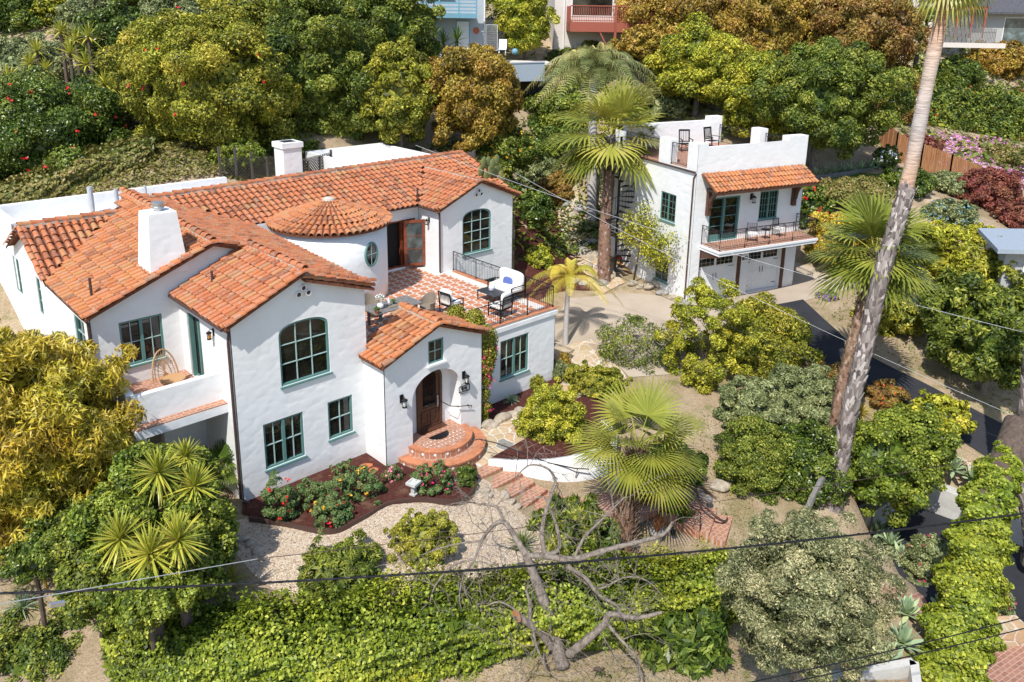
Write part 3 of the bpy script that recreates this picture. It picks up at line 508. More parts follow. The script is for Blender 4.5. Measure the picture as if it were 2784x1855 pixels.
mb = MB(); mb.bx(4.86, 14.44, -.07, .0, 3.02, 3.2); mb.bx(14.36, 14.44, 0.0, 7.0, 3.02, 3.2); mb.build('terrace_cornice', 'stucco', hs)
mb = MB(); mb.bx(4.86, 14.40, -.03, 7.0, 3.2, 3.3); mb.bx(4.86, 13.59, 7.0, 8.71, 3.2, 3.3); dk = mb.build('terrace_floor', 'grout', hs)
mb = MB(); rn = random.Random(5); P = .46
for i in range(int((14.1-4.9)/P)):
    for j in range(int(8.3/P)):
        x, y = 4.9+P*(i+.5), .32+P*(j+.5)
        if (y > 6.9 and x > 13.35): continue
        if (x-8.15)**2+(y-7.8)**2 < 2.3**2: continue
        q = .198; k_ = .088; jz = rn.uniform(0, .002)
        mb.add([(x+a, y+b, 3.304+jz) for a, b in [(-k_, -q), (k_, -q), (q*.93, -k_-.03), (q*.93, k_+.03), (k_, q), (-k_, q), (-q*.93, k_+.03), (-q*.93, -k_-.03)]], [tuple(range(8))], rn.random())
        c = .05; mb.add([(x+P/2+a*c*1.3, y+P/2+b*c, 3.303) for a, b in ((-1, -1), (1, -1), (1, 1), (-1, 1))], [(0, 1, 2, 3)], .1)
mb.build('terrace_tiles', 'saltillo', dk)
mb = MB()
for i in range(19):
    x = 5.0+i*.5
    if x < 14.3: mb.bx(x, x+.485, -.06, .27, 3.304, 3.325, rn.random())
for i in range(13): mb.bx(14.12, 14.43, .3+i*.5, .3+i*.5+.485, 3.304, 3.325, rn.random())
mb.build('edge_tiles', 'saltillo', dk)
# turret
tc = (8.15, 7.8); mb = MB(); N = 48; R_ = 2.45; z0, z1 = 3.3, 6.62; V = []
th = [math.radians(-270+360*k/N) for k in range(N)]
wa_ = math.atan2(-1.8, .38)                                     # direction of the oval window
mb.lathe((tc[0], tc[1], 0), [(R_, z0), (R_, 4.2), (R_, 5.2), (R_, z1)], 64); mb.build('turret_wall', 'stucco', hs, smooth=False).data.polygons.foreach_set('use_smooth', [True]*192+[False, False])
dirw = Vector((math.cos(wa_), math.sin(wa_), 0)); fr = Fr(Vector((tc[0], tc[1], 0))+dirw*(R_-.10), (-dirw.y, dirw.x, 0), dirw)
ov = [(.30*math.cos(2*math.pi*k/24), 5.55+.47*math.sin(2*math.pi*k/24)) for k in range(24)]; ovo = [(a*1.22, 5.55+(b-5.55)*1.16) for a, b in ov]
mb = MB(); mb.ring(fr, ovo, ov, .07, .16); wdo = mb.build('oval_window', 'teal', hs); mb = MB(); mb.poly(fr, [ov], .125); mb.build('pane', 'glass', wdo); mb = MB(); mb.box(fr, -.3, .3, 5.54, 5.565, .126, .14); mb.box(fr, -.012, .012, 5.09, 6.0, .126, .141); mb.build('muntins', 'teall', wdo)
mb = MB(); mb.lathe((tc[0], tc[1], 0), [(2.62, 6.56), (2.62, 6.64), (.2, 7.56), (.05, 7.58)], 48); tr_ = mb.build('roof', 'tilebase', hs)
tb = MB(); rn = random.Random(9); rows = 8; Ls = 2.62/rows
for i in range(rows):
    r = 2.66-i*Ls; n = max(10, round(2*math.pi*r/ (.27 if i < 5 else .24))); n = [54, 54, 44, 44, 34, 34, 24, 14][i]
    for k in range(n):
        a = 2*math.pi*(k+.5)/n+rn.uniform(-.006, .006); d = Vector((-math.cos(a), -math.sin(a), .355)); ww = 2*math.pi*(r-Ls*.4)/n*.47
        halftile(tb, (tc[0]+r*math.cos(a), tc[1]+r*math.sin(a), 6.64+(2.62-r)*.355+rn.uniform(0, .01)), d, U3, Ls*1.22, ww*.92, ww*.7, rn.random())
tb.build('tiles', 'tile2', tr_); mb = MB(); mb.lathe((tc[0], tc[1], 0), [(.28, 7.55), (.26, 7.63), (.12, 7.68)], 16); mb.build('roof_cap', 'mortar', tr_)
# porch
pa = arch(2.22, 2.05, 1.0, 18, 5.85, 0.0, 2.1); pw = rect(6.59, 7.28, 3.34, 4.24)
wall(hs, FY(-1.28), [(4.7, -.3), (9.1, -.3), (9.1, 4.02), (6.93, 4.86), (4.7, 3.95)], [pa, pw], .62, name='porch_wall')
window(hs, FY(-1.28), pw, 2, 2, depth=.1, sill=False); mb = MB(); mb.box(FY(-1.28), 6.52, 7.36, 3.26, 3.335, .003, .09); mb.build('plaster_sill', 'stucco', hs)
wall(hs, SW(4.7), [(-.0, -.3), (1.28, -.3), (1.28, 3.98), (0, 3.98)]); wall(hs, Fr((9.1, 0, 0), (0, 1, 0), (1, 0, 0)), [(-1.28, -.3), (0, -.3), (0, 4.0), (-1.28, 4.0)])
mb = MB(); mb.bx(5.8, 8.2, -.67, -.60, 0, 3.1); mb.build('recess_wall', 'stucco', hs)
tileroof(hs, (4.78-.40*6.93+.10, .40, 0), [(4.5, -1.5), (6.93, -1.5), (6.93, .75), (5.5, .35), (4.86, .3), (4.86, -.05), (4.5, -.05)], '-x', mat='tile2', w_=.3, L_=.42)
tileroof(hs, (4.88+.40*6.93, -.40, 0), [(6.93, -1.5), (9.25, -1.5), (9.25, .2), (6.93, .75)], '+x', mat='tile2', w_=.3, L_=.42)
caps(hs, (6.93, -1.55, 4.95), (6.93, .8, 4.95), r=.15, mat='tile2', seed=21); rk((4.5, -1.52, 3.98), (6.9, -1.52, 4.92), 22, mat='tile2'); rk((9.25, -1.52, 4.02), (6.96, -1.52, 4.92), 23, mat='tile2')
# front door
fr = FY(-.66); da = arch(1.14, 1.95, .42, 12, 6.46, .5, 2.3); mb = MB(); mb.ring(fr, da, inset(da, .11), 0, .10); D_ = mb.build('front_door', 'wood', hs)
mb = MB(); gl = arch(.62, 1.15, .28, 12, 6.72, 1.35, 2.3); mb.poly(fr, [inset(da, .10), gl], .06); mb.rim(fr, gl, .06, .03)
for a in (6.66, 7.06): mb.ring(fr, rect(a, a+.34, .68, 1.22), inset(rect(a, a+.34, .68, 1.22), .07), .06, .085)
mb.build('door_leaf', 'wood', D_); mb = MB(); mb.poly(fr, [gl], .035); mb.build('pane', 'glass', D_)
mb = MB(); rn = random.Random(4)
for k in range(9):
    cx_, cz_ = 6.85+(k % 3)*.17, 1.5+(k//3)*.36
    mb.tube([fr.p(cx_+.07*math.cos(t)*(1-t/9), cz_+.12*math.sin(t)*(1-t/9), .05) for t in np.linspace(0, 7, 14)], .008, 4)
mb.build('scrollwork', 'iron', D_); mb = MB(); mb.box(fr, 7.38, 7.44, 1.25, 1.7, .06, .075); mb.tube([fr.p(7.41, 1.6, .07), fr.p(7.41, 1.58, .12), fr.p(7.41, 1.35, .12), fr.p(7.41, 1.3, .07)], .013, 6); mb.build('handle', 'metal', D_)
# chimneys, pipes, flat roofs
def frustum(mb, c, a0, b0, z0, a1, b1, z1):
    return mb.add([(c[0]+sx*a, c[1]+sy*b, z) for a, b, z in ((a0, b0, z0), (a1, b1, z1)) for sx, sy in ((-1, -1), (1, -1), (1, 1), (-1, 1))], [(0, 1, 5, 4), (1, 2, 6, 5), (2, 3, 7, 6), (3, 0, 4, 7), (4, 5, 6, 7)])
mb = MB(); frustum(mb, (-.22, 4.5), .64, .58, 6.9, .46, .44, 8.96); ch = mb.build('front_chimney', 'stucco', hs)
mb = MB(); mb.lathe((-.2, 4.5, 0), [(.11, 8.95), (.11, 9.05), (.2, 9.06), (.2, 9.1), (.17, 9.11), (.17, 9.2), (.2, 9.21), (.2, 9.25), (.08, 9.28)], 20); mb.build('chimney_cap', 'metal', ch)
mb = MB(); mb.bx(8.47, 9.42, 12.3, 13.2, 7.0, 9.15); mb.bx(8.40, 9.49, 12.23, 13.27, 9.15, 9.4); rc = mb.build('rear_chimney', 'stucco', hs); mb = MB(); mb.bx(8.65, 9.25, 12.5, 13.0, 9.4, 9.43); mb.build('flue', 'dark', rc)
mb = MB(); mb.bx(-2.84, 7.6, 13.25, 17.1, 6.4, 6.56); fl = mb.build('flat_roof', 'flatroof', hs); mb = MB(); mb.bx(-2.83, 7.6, 16.8, 17.1, 6.561, 7.2); mb.bx(-2.83, -2.55, 13.3, 16.79, 6.561, 7.19); mb.build('parapet', 'stucco', fl)
mb = MB(); mb.bx(-2.8, 7.55, 13.5, 17.05, -.3, 6.39); mb.build('rear_wall', 'stucco', hs); mb = MB(); mb.bx(7.3, 13.6, 12.4, 16.5, 5.5, 6.4); mb.build('flat_roof', 'flatroof', hs)
mb = MB(); mb.bx(13.6, 18.9, 13.4, 19.6, 0, 7.1); f2 = mb.build('flat_roof', 'flatroof', hs); mb = MB(); mb.bx(13.6, 18.9, 19.35, 19.6, 7.1, 7.55); mb.bx(13.6, 13.8, 13.4, 19.34, 7.1, 7.54); mb.bx(18.7, 18.9, 13.4, 19.34, 7.1, 7.5); mb.build('parapet', 'stucco', f2)
for (x, y, r, h_) in ((.9, 15.9, .12, 1.2), (2.0, 15.95, .09, .95), (3.5, 16.6, .07, .8)): mb = MB(); mb.tube([(x, y, 6.55), (x, y, 6.55+h_)], r, 10); mb.build('vent_pipe', 'pipe', hs)
for (u, v, x) in ((246, 780, None), (503, 645, 1), (577, 760, 2), (1135, 528, 3)):
    if x is None: p = atz(u, v, 6.7)
    elif x == 1: p = atz(u, v, 7.45)
    elif x == 2: p = atz(u, v, 6.75)
    else: p = atz(u, v, 7.0)
    mb = MB(); mb.tube([tuple(p+np.array([0, 0, -.3])), tuple(p+np.array([0, 0, .3]))], .045, 8); mb.build('vent_pipe', 'brown', hs)
for x, y, zz in ((2.5, -.05, 6.85), (2.32, -.05, 6.66), (2.66, -.05, 6.66), (15.94, 6.98, 7.06), (15.77, 6.98, 6.86), (16.1, 6.98, 6.87)):
    mb = MB(); fr = Fr((x, y+.1, zz), (1, 0, 0), (0, -1, 0)); o_ = hexa(.105); i_ = hexa(.08); mb.ring(fr, o_, i_, 0, .2); v_ = mb.build('gable_vent', 'stucco', hs); mb = MB(); mb.poly(fr, [i_], .16); mb.build('vent_hole', 'brown', v_)
# gutters and downspouts
def pipe(pts, r=.045, mat='brown', name='downspout', par=None): mb = MB(); mb.tube(pts, r, 8); return mb.build(name, mat, par or hs)
pipe([(-.2, 0.05, 6.1), (-.03, .04, 5.9), (-.07, .04, 5.6), (-.07, .04, .15), (.1, -.2, 0)]); pipe([(-.33, -.2, 6.14), (-.33, 3.9, 6.14)], .055, name='gutter')
pipe([(-3.02, 3.95, 6.0), (-2.92, 3.93, 5.8), (-2.92, 3.93, .2)]); pipe([(-3.08, 3.8, 6.02), (-3.08, 7.9, 6.12)], .05, name='gutter')
pipe([(13.5, 7.2, 6.42), (13.53, 6.96, 6.2), (13.53, 6.96, 3.35)]); pipe([(13.3, 8.3, 6.4), (13.32, 7.0, 6.4)], .05, name='gutter'); pipe([(10.3, 8.36, 6.42), (13.3, 8.36, 6.42)], .05, name='gutter')
def lantern(name, label, base, n, group=None, s=1., glow='lens'):
    n = Vector(n); t = thing(name, label, 'wall lantern', base, 0, group); fr = Fr((0, 0, 0), Vector((-n.y, n.x, 0)), n)
    mb = MB(); mb.box(fr, -.07*s, .07*s, .0, .3*s, .001, .03*s); mb.tube([fr.p(0, .22*s, .03), fr.p(0, .3*s, .12*s), fr.p(0, .22*s, .2*s)], .014*s, 6); mb.build('bracket', 'iron', t)
    c = fr.p(0, 0, .2*s); mb = MB(); mb.lathe(c, [(.02*s, .23*s), (.11*s, .17*s), (.11*s, .14*s), (.03, .135*s)], 12); mb.lathe(c, [(.03, -.13*s), (.09*s, -.12*s), (.09*s, -.09*s), (.03, -.085*s)], 12)
    for k in range(6): a = k*math.pi/3; mb.tube([c+Vector((.075*s*math.cos(a), .075*s*math.sin(a), -.1*s)), c+Vector((.08*s*math.cos(a), .08*s*math.sin(a), .15*s))], .007*s, 4)
    mb.build('cage', 'iron', t); mb = MB(); mb.lathe(c, [(.045*s, -.08*s), (.055*s, .0), (.05*s, .13*s)], 10); mb.build('glass', glow, t); return t
lantern('wall_lantern', 'black iron lantern on the white wall left of the arched front door', (5.39, -1.28, 2.28), (0, -1, 0), 'lanterns by the front door')
lantern('wall_lantern', 'black iron lantern above the house number right of the front door', (8.2, -1.28, 2.33), (0, -1, 0), 'lanterns by the front door')
lantern('wall_lantern', 'small verdigris lantern with amber glass beside the balcony door', (0, 1.24, 5.45), (-1, 0, 0), None, .8, 'amber')
lantern('wall_lantern', 'small dark lantern with pale glass beside the open terrace door', (13.6, 7.86, 5.65), (-1, 0, 0), None, .8)
def text(s, name, parent, loc, rotz, size, mat, ext=.01):
    cu = bpy.data.curves.new(name, 'FONT'); cu.body = s; cu.size = size; cu.extrude = ext; cu.align_x = 'CENTER'; cu.align_y = 'CENTER'; cu.materials.append(M[mat])
    o = bpy.data.objects.new(name, cu); SC.collection.objects.link(o); bpy.context.view_layer.update(); me = bpy.data.meshes.new_from_object(o.evaluated_get(bpy.context.evaluated_depsgraph_get())); bpy.data.objects.remove(o); o = bpy.data.objects.new(name, me); SC.collection.objects.link(o); o.parent = parent; o.location = loc; o.rotation_euler = (math.pi/2, 0, rotz); return o
t = thing('house_number_sign', 'black scrolled iron frame with house number under the right-hand porch lantern', 'number sign', (8.22, -1.3, 1.93)); fr = Fr((0, 0, 0))
mb = MB(); mb.ring(fr, rect(-.26, .26, -.12, .12), rect(-.235, .235, -.095, .095), 0, .02)
for k in (-.09, .08): mb.box(fr, k-.006, k+.006, -.1, .1, 0, .019)
mb.tube([fr.p(-.22+.44*k/12, .12+.09*math.sin(math.pi*k/12), .01) for k in range(13)], .009, 5); mb.tube([fr.p(-.22+.44*k/12, -.12-.08*math.sin(math.pi*k/12), .01) for k in range(13)], .009, 5); mb.build('frame', 'iron', t); text('870', 'digits', t, (0, -.012, 0), 0, .17, 'iron')
t = thing('handrail', 'short black iron handrail fixed on the porch wall right of the door', 'handrail', (7.9, -1.28, 1.2)); mb = MB(); mb.tube([(-.42, .5, .27), (-.40, -.08, .27), (0, -.09, .12), (.5, -.1, .0), (.62, -.1, -.04), (.62, -.08, -.12)], .016, 6)
for x in (0, .5): mb.tube([(x, -.001, -.02+.12*(1-x*2)), (x, -.09, .1*(1-x*2))], .014, 6); mb.lathe((x, -.03, -.02+.12*(1-x*2)), [(.03, 0), (.03, .02)], 8)
mb.build('rail', 'iron', t)
# front steps: two half-round terracotta tiers
t = thing('entry_steps', 'two half-round terracotta tiled steps with white inset tiles before the front door', 'steps', (6.95, -1.3, 0))
def half(rx, ry, n=24, ex=0): return [(rx*math.cos(math.pi+math.pi*k/n), ry*math.sin(math.pi+math.pi*k/n)) for k in range(n+1)]
fl_ = Fr((0, 0, 0), (1, 0, 0), (0, 0, 1), (0, 1, 0))
for i, (rx, ry, z0, z1) in enumerate(((1.75, 1.75, -.12, .2), (1.3, 1.22, .2, .48))):
    mb = MB(); lp = half(rx, ry); mb.prism(fl_, lp, z0, z1); s_ = mb.build('step', 'brick2', t); mb = MB(); rn = random.Random(i); n = int(rx*math.pi/.14)
    for k in range(n):
        a0 = math.pi+math.pi*(k+.04)/n; a1 = math.pi+math.pi*(k+.96)/n
        P_ = [(rx*f*math.cos(a), ry*f*math.sin(a)) for f in (1.015, .80) for a in (a0, a1)]; z = z1+.004
        mb.add([(*P_[0], z), (*P_[1], z), (*P_[3], z), (*P_[2], z), (*P_[0], z-.07), (*P_[1], z-.07)], [(0, 1, 2, 3), (0, 1, 5, 4)], rn.random())
    mb.build('edge_tiles', 'saltillo', s_); mb = MB()
    for k in range(9): a = math.pi+math.pi*(k+.5)/9; c = Vector((rx*1.005*math.cos(a), ry*1.005*math.sin(a), (z0+z1)/2+.02)); T_ = Vector((-math.sin(a), math.cos(a), 0)).normalized(); N_ = Vector((math.cos(a), math.sin(a), 0)); fr = Fr(c, T_, N_); mb.poly(fr, [[(.06, 0), (0, .07), (-.06, 0), (0, -.07)]], .008)
    if i:
        for j in range(4):
            for k in range(-6, 7):
                x, y = k*.17, -.28-j*.22
                if (x/1.0)**2+(y/.95)**2 < 1: mb.add([(x+a, y+b, z1+.008) for a, b in ((.035, 0), (0, .035), (-.035, 0), (0, -.035))], [(0, 1, 2, 3)])
    mb.build('inset_tiles', 'white', s_)
mb = MB(); mb.bx(-1.08, 1.1, -.02, .64, .0, .478); mb.build('landing', 'brick2', t); mb = MB(); mb.bx(-.5, .7, .3, .62, .48, .51); mb.build('threshold', 'wood', t)
mb = MB(); lp = half(.43, .36, 16); mb.prism(fl_, lp, .49, .51); mb.build('doormat', 'iron', None, loc=(6.95, -1.32, 0)); tag(bpy.data.objects['doormat'], 'black half-round rubber doormat on the top step at the front door', 'doormat')
# ================================================================== RAILINGS
def railing(par, pts, h=.95, post=1.6, name='railing', band=True, sp=.115, mat='iron', rs=.011):
    """wrought iron railing along pts (parent space): rails, posts and balusters in one mesh, the scroll band its own"""
    mb = MB(); sc = MB(); pts = [Vector(p) for p in pts]
    for p, q in zip(pts, pts[1:]):
        d = q-p; L_ = d.length; u = d.normalized(); fr = Fr(p, u, u.cross(U3)); hb = h-.17 if band else h
        sl = d.z != 0 and False
        mb.tube([fr.p(0, h), fr.p(L_, h)], .02, 6); mb.tube([fr.p(0, .07), fr.p(L_, .07)], .012, 4)
        if band: mb.tube([fr.p(0, hb), fr.p(L_, hb)], .011, 4)
        n = max(1, round(L_/post))
        for i in range(n+1): mb.tube([fr.p(L_*i/n, 0), fr.p(L_*i/n, h)], .02, 5); mb.lathe(fr.p(L_*i/n, 0), [(.05, .0), (.05, .02), (.02, .04)], 6)
        m = max(1, round(L_/sp))
        for i in range(1, m): mb.tube([fr.p(L_*i/m, .07), fr.p(L_*i/m, hb)], rs*.8, 4, cap=False)
        if band:
            k = max(1, round(L_/.62))
            for i in range(k):
                a = L_*(i+.5)/k; r = .075; w_ = L_/k
                sc.tube([fr.p(a+r*math.cos(t), hb+.085+r*math.sin(t)) for t in np.linspace(0, 2*math.pi, 11)], .009, 4)
                sc.tube([fr.p(a+.028*math.cos(t), hb+.085+.028*math.sin(t)) for t in np.linspace(0, 2*math.pi, 7)], .012, 4)
                sc.tube([fr.p(a-w_/2+(w_-2*r)/2*t+0, hb+.085+.045*math.sin(t*2*math.pi)) for t in np.linspace(0, 1, 7)], .008, 4)
                sc.tube([fr.p(a+r+(w_-2*r)/2*t, hb+.085-.045*math.sin(t*2*math.pi)) for t in np.linspace(0, 1, 7)], .008, 4)
    o = mb.build(name, mat, par)
    if band and sc.v: sc.build('scroll_band', mat, o)
    return o
railing(hs, [(14.30, 6.9, 3.32), (14.30, .1, 3.32), (9.75, .1, 3.32)])
# ================================================================== GARAGE HOUSE (its own frame, turned by YG-YH)
GA = YG-YH; GO = atz(1868, 825, 1.0)
gh = thing('garage_house', 'white stucco two-car garage building with a tiled balcony, tile awning and roof deck', 'garage', tuple(GO), GA)
W, DP = 7.3, 7.4
gF = FW
def gS(x=0): return Fr((x, 0, 0), (0, -1, 0), (-1, 0, 0))
o1 = rect(.62, 3.12, 0, 2.3); o2 = rect(3.93, 6.25, 0, 2.3); gd = rect(1.0, 2.98, 3.17, 5.5); gw = rect(4.32, 5.6, 4.04, 5.58)
wall(gh, gF, [(0, -.9), (W, -.9), (W, 8.4), (W-1.3, 8.4), (W-1.3, 8.2), (.62, 8.13), (.62, 8.32), (0, 8.32)], [o1, o2, gd, gw], .3)
sw = rect(-2.8, -1.48, 3.92, 5.43); sl = rect(-2.9, -1.75, .55, 1.83)
wall(gh, gS(), [(-DP, -.9), (0, -.9), (0, 8.32), (-.8, 8.32), (-.8, 6.98), (-2.25, 6.98), (-2.25, 8.25), (-3.2, 8.25), (-3.2, 6.9), (-6.4, 6.9), (-6.4, 8.1), (-DP, 8.1)], [sw, sl])
window(gh, gF, gw, 3, 4, depth=.1, double=True, mat='teal', lite='teal'); window(gh, gS(), sw, 2, 4, depth=.08, double=True, lite='teal'); window(gh, gS(), sl, 2, 4, depth=.08, double=True, lite='teal')
wall(gh, Fr((W, 0, 0), (0, 1, 0), (1, 0, 0)), [(0, -.9), (DP, -.9), (DP, 6.98), (0, 6.98)]); wall(gh, Fr((0, DP, 0), (1, 0, 0), (0, 1, 0)), [(0, -.9), (W, -.9), (W, 7.6), (0, 7.6)])
mb = MB(); t_ = .34; mb.bx(.001, W, .26, .30, 7.0, 8.12); mb.bx(.001, .61, .01, .62, 8.30, 8.33) ; mb.bx(W-1.3, W, .001, .55, 7.0, 8.39); mb.bx(.01, .6, .02, .79, 7.0, 8.31); mb.bx(.01, .5, 2.26, 3.19, 7.0, 8.24)
mb.bx(W-.55, W-.002, 3.0, 3.75, 7.0, 8.35); mb.bx(W-.9, W-.002, DP-.5, DP, 7.0, 8.6); mb.bx(.5, W-.9, DP-.3, DP-.003, 7.0, 8.35); mb.bx(.002, W-1.3, .003, .26, 7.0, 8.125); mb.build('parapet', 'stucco', gh)
mb = MB(); mb.bx(.01, W-.01, .3, DP-.3, 6.8, 6.98); mb.build('roof_deck', 'brick2', gh)
railing(gh, [(.12, .8, 7.0), (.12, 2.25, 7.0)], 1.1); railing(gh, [(.12, 3.2, 7.0), (.12, 6.4, 7.0)], 1.1); railing(gh, [(W-.15, 3.75, 7.0), (W-.15, DP-.5, 7.0)], 1.1, post=3); railing(gh, [(W-.15, .55, 7.0), (W-.15, 3.0, 7.0)], 1.1, post=3)
# awning
aw = (6.82, 0, .62); tileroof(gh, aw, [(.3, 0.0), (.3, -1.18), (W-.15, -1.18), (W-.15, 0.0)], '-y', mat='tile2', slab=.06, w_=.24, L_=.34)
mb = MB(); mb.bar((.3, -1.2, 6.0), (W-.15, -1.2, 6.0), .08, .12); mb.build('awning_beam', 'wood', gh)
for x in (.82, 6.62):
    mb = MB(); mb.bx(x-.11, x+.11, -.2, .0, 4.65, 6.05); mb.bx(x-.1, x+.1, -1.15, -.2, 5.9, 6.04); c = [(x, -.2-.62*(1-math.cos(t)), 5.05+.85*math.sin(t)) for t in np.linspace(0, math.pi/2, 9)]
    for a, b in zip(c, c[1:]): mb.bar(a, b, .16, .16)
    mb.build('bracket', 'wood', gh)
# balcony
BX0, BX1, BY = .55, 7.05, -1.5
mb = MB(); mb.bx(BX0, BX1+.1, BY, -.002, 2.85, 3.12); b_ = mb.build('balcony', 'stucco', gh); mb = MB(); mb.bx(BX0-.04, BX1+.14, BY-.05, -.003, 3.0, 3.11); mb.build('moulding', 'white', b_)
mb = MB(); mb.bx(BX0, BX1+.1, BY, -.004, 3.122, 3.15); mb.build('floor_tiles', 'brick2', b_)
for x in (.72, 3.72, 6.9): mb = MB(); mb.prism(Fr((x, 0, 0), (0, -1, 0), (1, 0, 0)), [(0.0, 2.35), (.5, 2.5), (1.2, 2.7), (1.42, 2.72), (1.42, 2.84), (0, 2.84)], -.1, .1); mb.build('corbel', 'wood', b_)
railing(gh, [(BX0+.05, -.03, 3.15), (BX0+.05, BY+.06, 3.15), (BX1, BY+.06, 3.15), (BX1, -.03, 3.15)], 1.0, post=1.75)
# doors
fr = gF; mb = MB(); mb.ring(fr, inset(gd, .003), inset(gd, .09), -.2, -.03); mb.box(fr, 1.93, 2.05, 3.26, 5.41, -.2, -.04); D_ = mb.build('french_door', 'teal', gh); mb = MB(); mb.poly(fr, [inset(gd, .08)], -.17); mb.build('pane', 'glass', D_)
mb = MB()
for z in (3.35, 3.95, 4.45, 4.95): mb.box(fr, 1.09, 1.93, z-.014, z+.014, -.169, -.13); mb.box(fr, 2.05, 2.89, z-.014, z+.014, -.169, -.13)
mb.box(fr, 1.09, 2.89, 3.26, 3.5, -.169, -.12); mb.build('muntins', 'teal', D_)
for i, o_ in enumerate((o1, o2)):
    x0, x1 = o_[0][0], o_[1][0]; mb = MB(); mb.box(fr, x0, x1, 0.01, 2.29, -.3, -.26)
    for r in range(4):
        for c in range(4):
            w_ = (x1-x0)/4; q = rect(x0+w_*c+.04, x0+w_*(c+1)-.04, .05+.57*r, .57*(r+1)-.01)
            if r < 3: mb.ring(fr, q, inset(q, .05), -.26, -.245); mb.poly(fr, [inset(q, .05)], -.25)
    G_ = mb.build('garage_door', 'white', gh)
    for c in range(2):
        mb = MB()
        w_ = (x1-x0)/2; a = x0+w_*c+.07
        for k in range(4):
            for r in range(2): q = rect(a+(w_-.14)*k/4+.012, a+(w_-.14)*(k+1)/4-.012, 1.78+.2*r, 1.965+.2*r+(.06*math.sin(math.pi*(k+.5)/4) if r else 0)); mb.poly(fr, [q], -.243)
        mb.build('door_window', 'glass', G_)
    mb = MB(); xm = (x0+x1)/2
    for s in (-.1, .1): mb.tube([fr.p(xm+s+.02*math.sin(t*6), 1.0+.34*t, -.22) for t in np.linspace(0, 1, 7)], .014, 5)
    for s, e in ((x0+.02, x0+.32), (x1-.32, x1-.02)):
        for z in (.28, 1.62): mb.box(fr, s, e, z, z+.03, -.255, -.235)
    mb.build('handles', 'iron', G_)
for x0, x1 in ((3.13, 3.36), (6.26, 6.48)): mb = MB(); mb.bx(x0, x1, -.05, .28, -.02, 2.75); mb.build('timber_post', 'wood', gh)
text('872', 'digits', gh, (3.66, -.02, 2.0), 0, .26, 'iron')
pipe([(-.03, -.0, 6.85), (-.08, .12, 6.6), (-.08, .14, 0.1)], .04, par=gh); pipe([(-.07, .05, 6.9), (-.07, 6.5, 6.9)], .05, name='gutter', par=gh); pipe([(.58, -.03, 2.9), (.58, -.03, -.1)], .018, par=gh, name='cable')
def gpt(x, y, z): c, s = math.cos(GA), math.sin(GA); return (GO[0]+c*x-s*y, GO[1]+s*x+c*y, GO[2]+z)
lt = lantern('wall_lantern', 'dark bell-shaped lantern between the garage balcony door and window', gpt(3.7, 0, 5.2), (math.sin(GA), -math.cos(GA), 0), None, 1.1)
lantern('wall_lantern', 'dark box lantern on the inner face of the roof deck parapet', gpt(2.2, DP-.31, 7.9), (math.sin(GA), -math.cos(GA), 0), None, 1.1)
# spiral stair
ss = thing('spiral_staircase', 'black iron spiral staircase against the left wall of the garage building', 'staircase', gpt(-1.0, 5.3, 0), GA)
zb = H(ss.location.x, ss.location.y)-GO[2]; mb = MB(); mb.tube([(0, 0, zb), (0, 0, 8.0)], .07, 10); mb.build('pole', 'iron', ss)
n = 27; pts = []; pts2 = []
for i in range(n):
    z = zb+.3+(6.9-zb-.3)*i/(n-1); a = -2.2+i*math.radians(26); c, s = math.cos(a), math.sin(a); mb = MB(); a2 = a+.45
    mb.prism(Fr((0, 0, z), (1, 0, 0), (0, 0, 1), (0, 1, 0)), [(.05*c, .05*s), (.88*c, .88*s), (.88*math.cos(a2), .88*math.sin(a2)), (.06*math.cos(a2), .06*math.sin(a2))], -.03, 0); mb.build('tread', 'iron', ss)
    pts.append((.86*c, .86*s, z+.95)); pts2.append((.86*c, .86*s, z))
mb = MB(); mb.tube(pts, .022, 6)
for p, q, p1, q1 in zip(pts, pts2, pts[1:]+[pts[-1]], pts2[1:]+[pts2[-1]]):
    mb.tube([q, p], .012, 4, False); mb.tube([tuple((np.array(q)+q1)/2), tuple((np.array(p)+p1)/2)], .012, 4, False)
mb.build('handrail', 'iron', ss)
# ================================================================== FURNITURE
def armchair(nm, label, loc, rz, w_=.68, grp=None, cush=True, cat='armchair'):
    t = thing(nm, label, cat, loc, rz, grp); d = .68
    for x in (0, w_):
        for y in (0, d): mb = MB(); mb.bar((x, y, 0), (x, y+(.10 if y else 0), .60 if not y else .9), .035); mb.build('leg', 'iron', t)
        mb = MB(); mb.tube([(x, -.03, .58), (x, .2, .62), (x, d+.05, .6)], .022, 6); mb.build('armrest', 'iron', t)
    mb = MB(); mb.bx(0, w_, 0, d, .30, .34)
    for k in range(9): x = w_*(k+.5)/9; mb.bar((x, d+.02, .36), (x, d+.12, .9), .018)
    mb.bar((0, d+.12, .92), (w_, d+.12, .92), .045); mb.bar((0, .0, .12), (w_, .0, .12), .02); mb.build('frame', 'iron', t)
    if cush:
        mb = MB(); mb.blob((w_/2, d/2-.02, .42), (w_*.50, d*.52, .085), 3, 3, .05, sq=.45); mb.build('seat_cushion', 'cushion', t, True); mb = MB()
        fr = Fr((w_/2, d-.03, .68), (1, 0, 0), (0, -1, .18), (0, .18, 1)); mb.blob((w_/2, d-.02, .72), (w_*.47, .09, .33), 5, 3, .05, sq=.45); mb.build('back_cushion', 'cushion', t, True)
    return t
c1 = armchair('patio_armchair', 'black slat-backed armchair with white cushions left of the dark patio table', (11.05, 2.2, 3.325), math.radians(97))
c2 = armchair('patio_armchair', 'black armchair with white cushions half hidden behind the flowering vine', (12.2, 1.25, 3.325), math.radians(190))
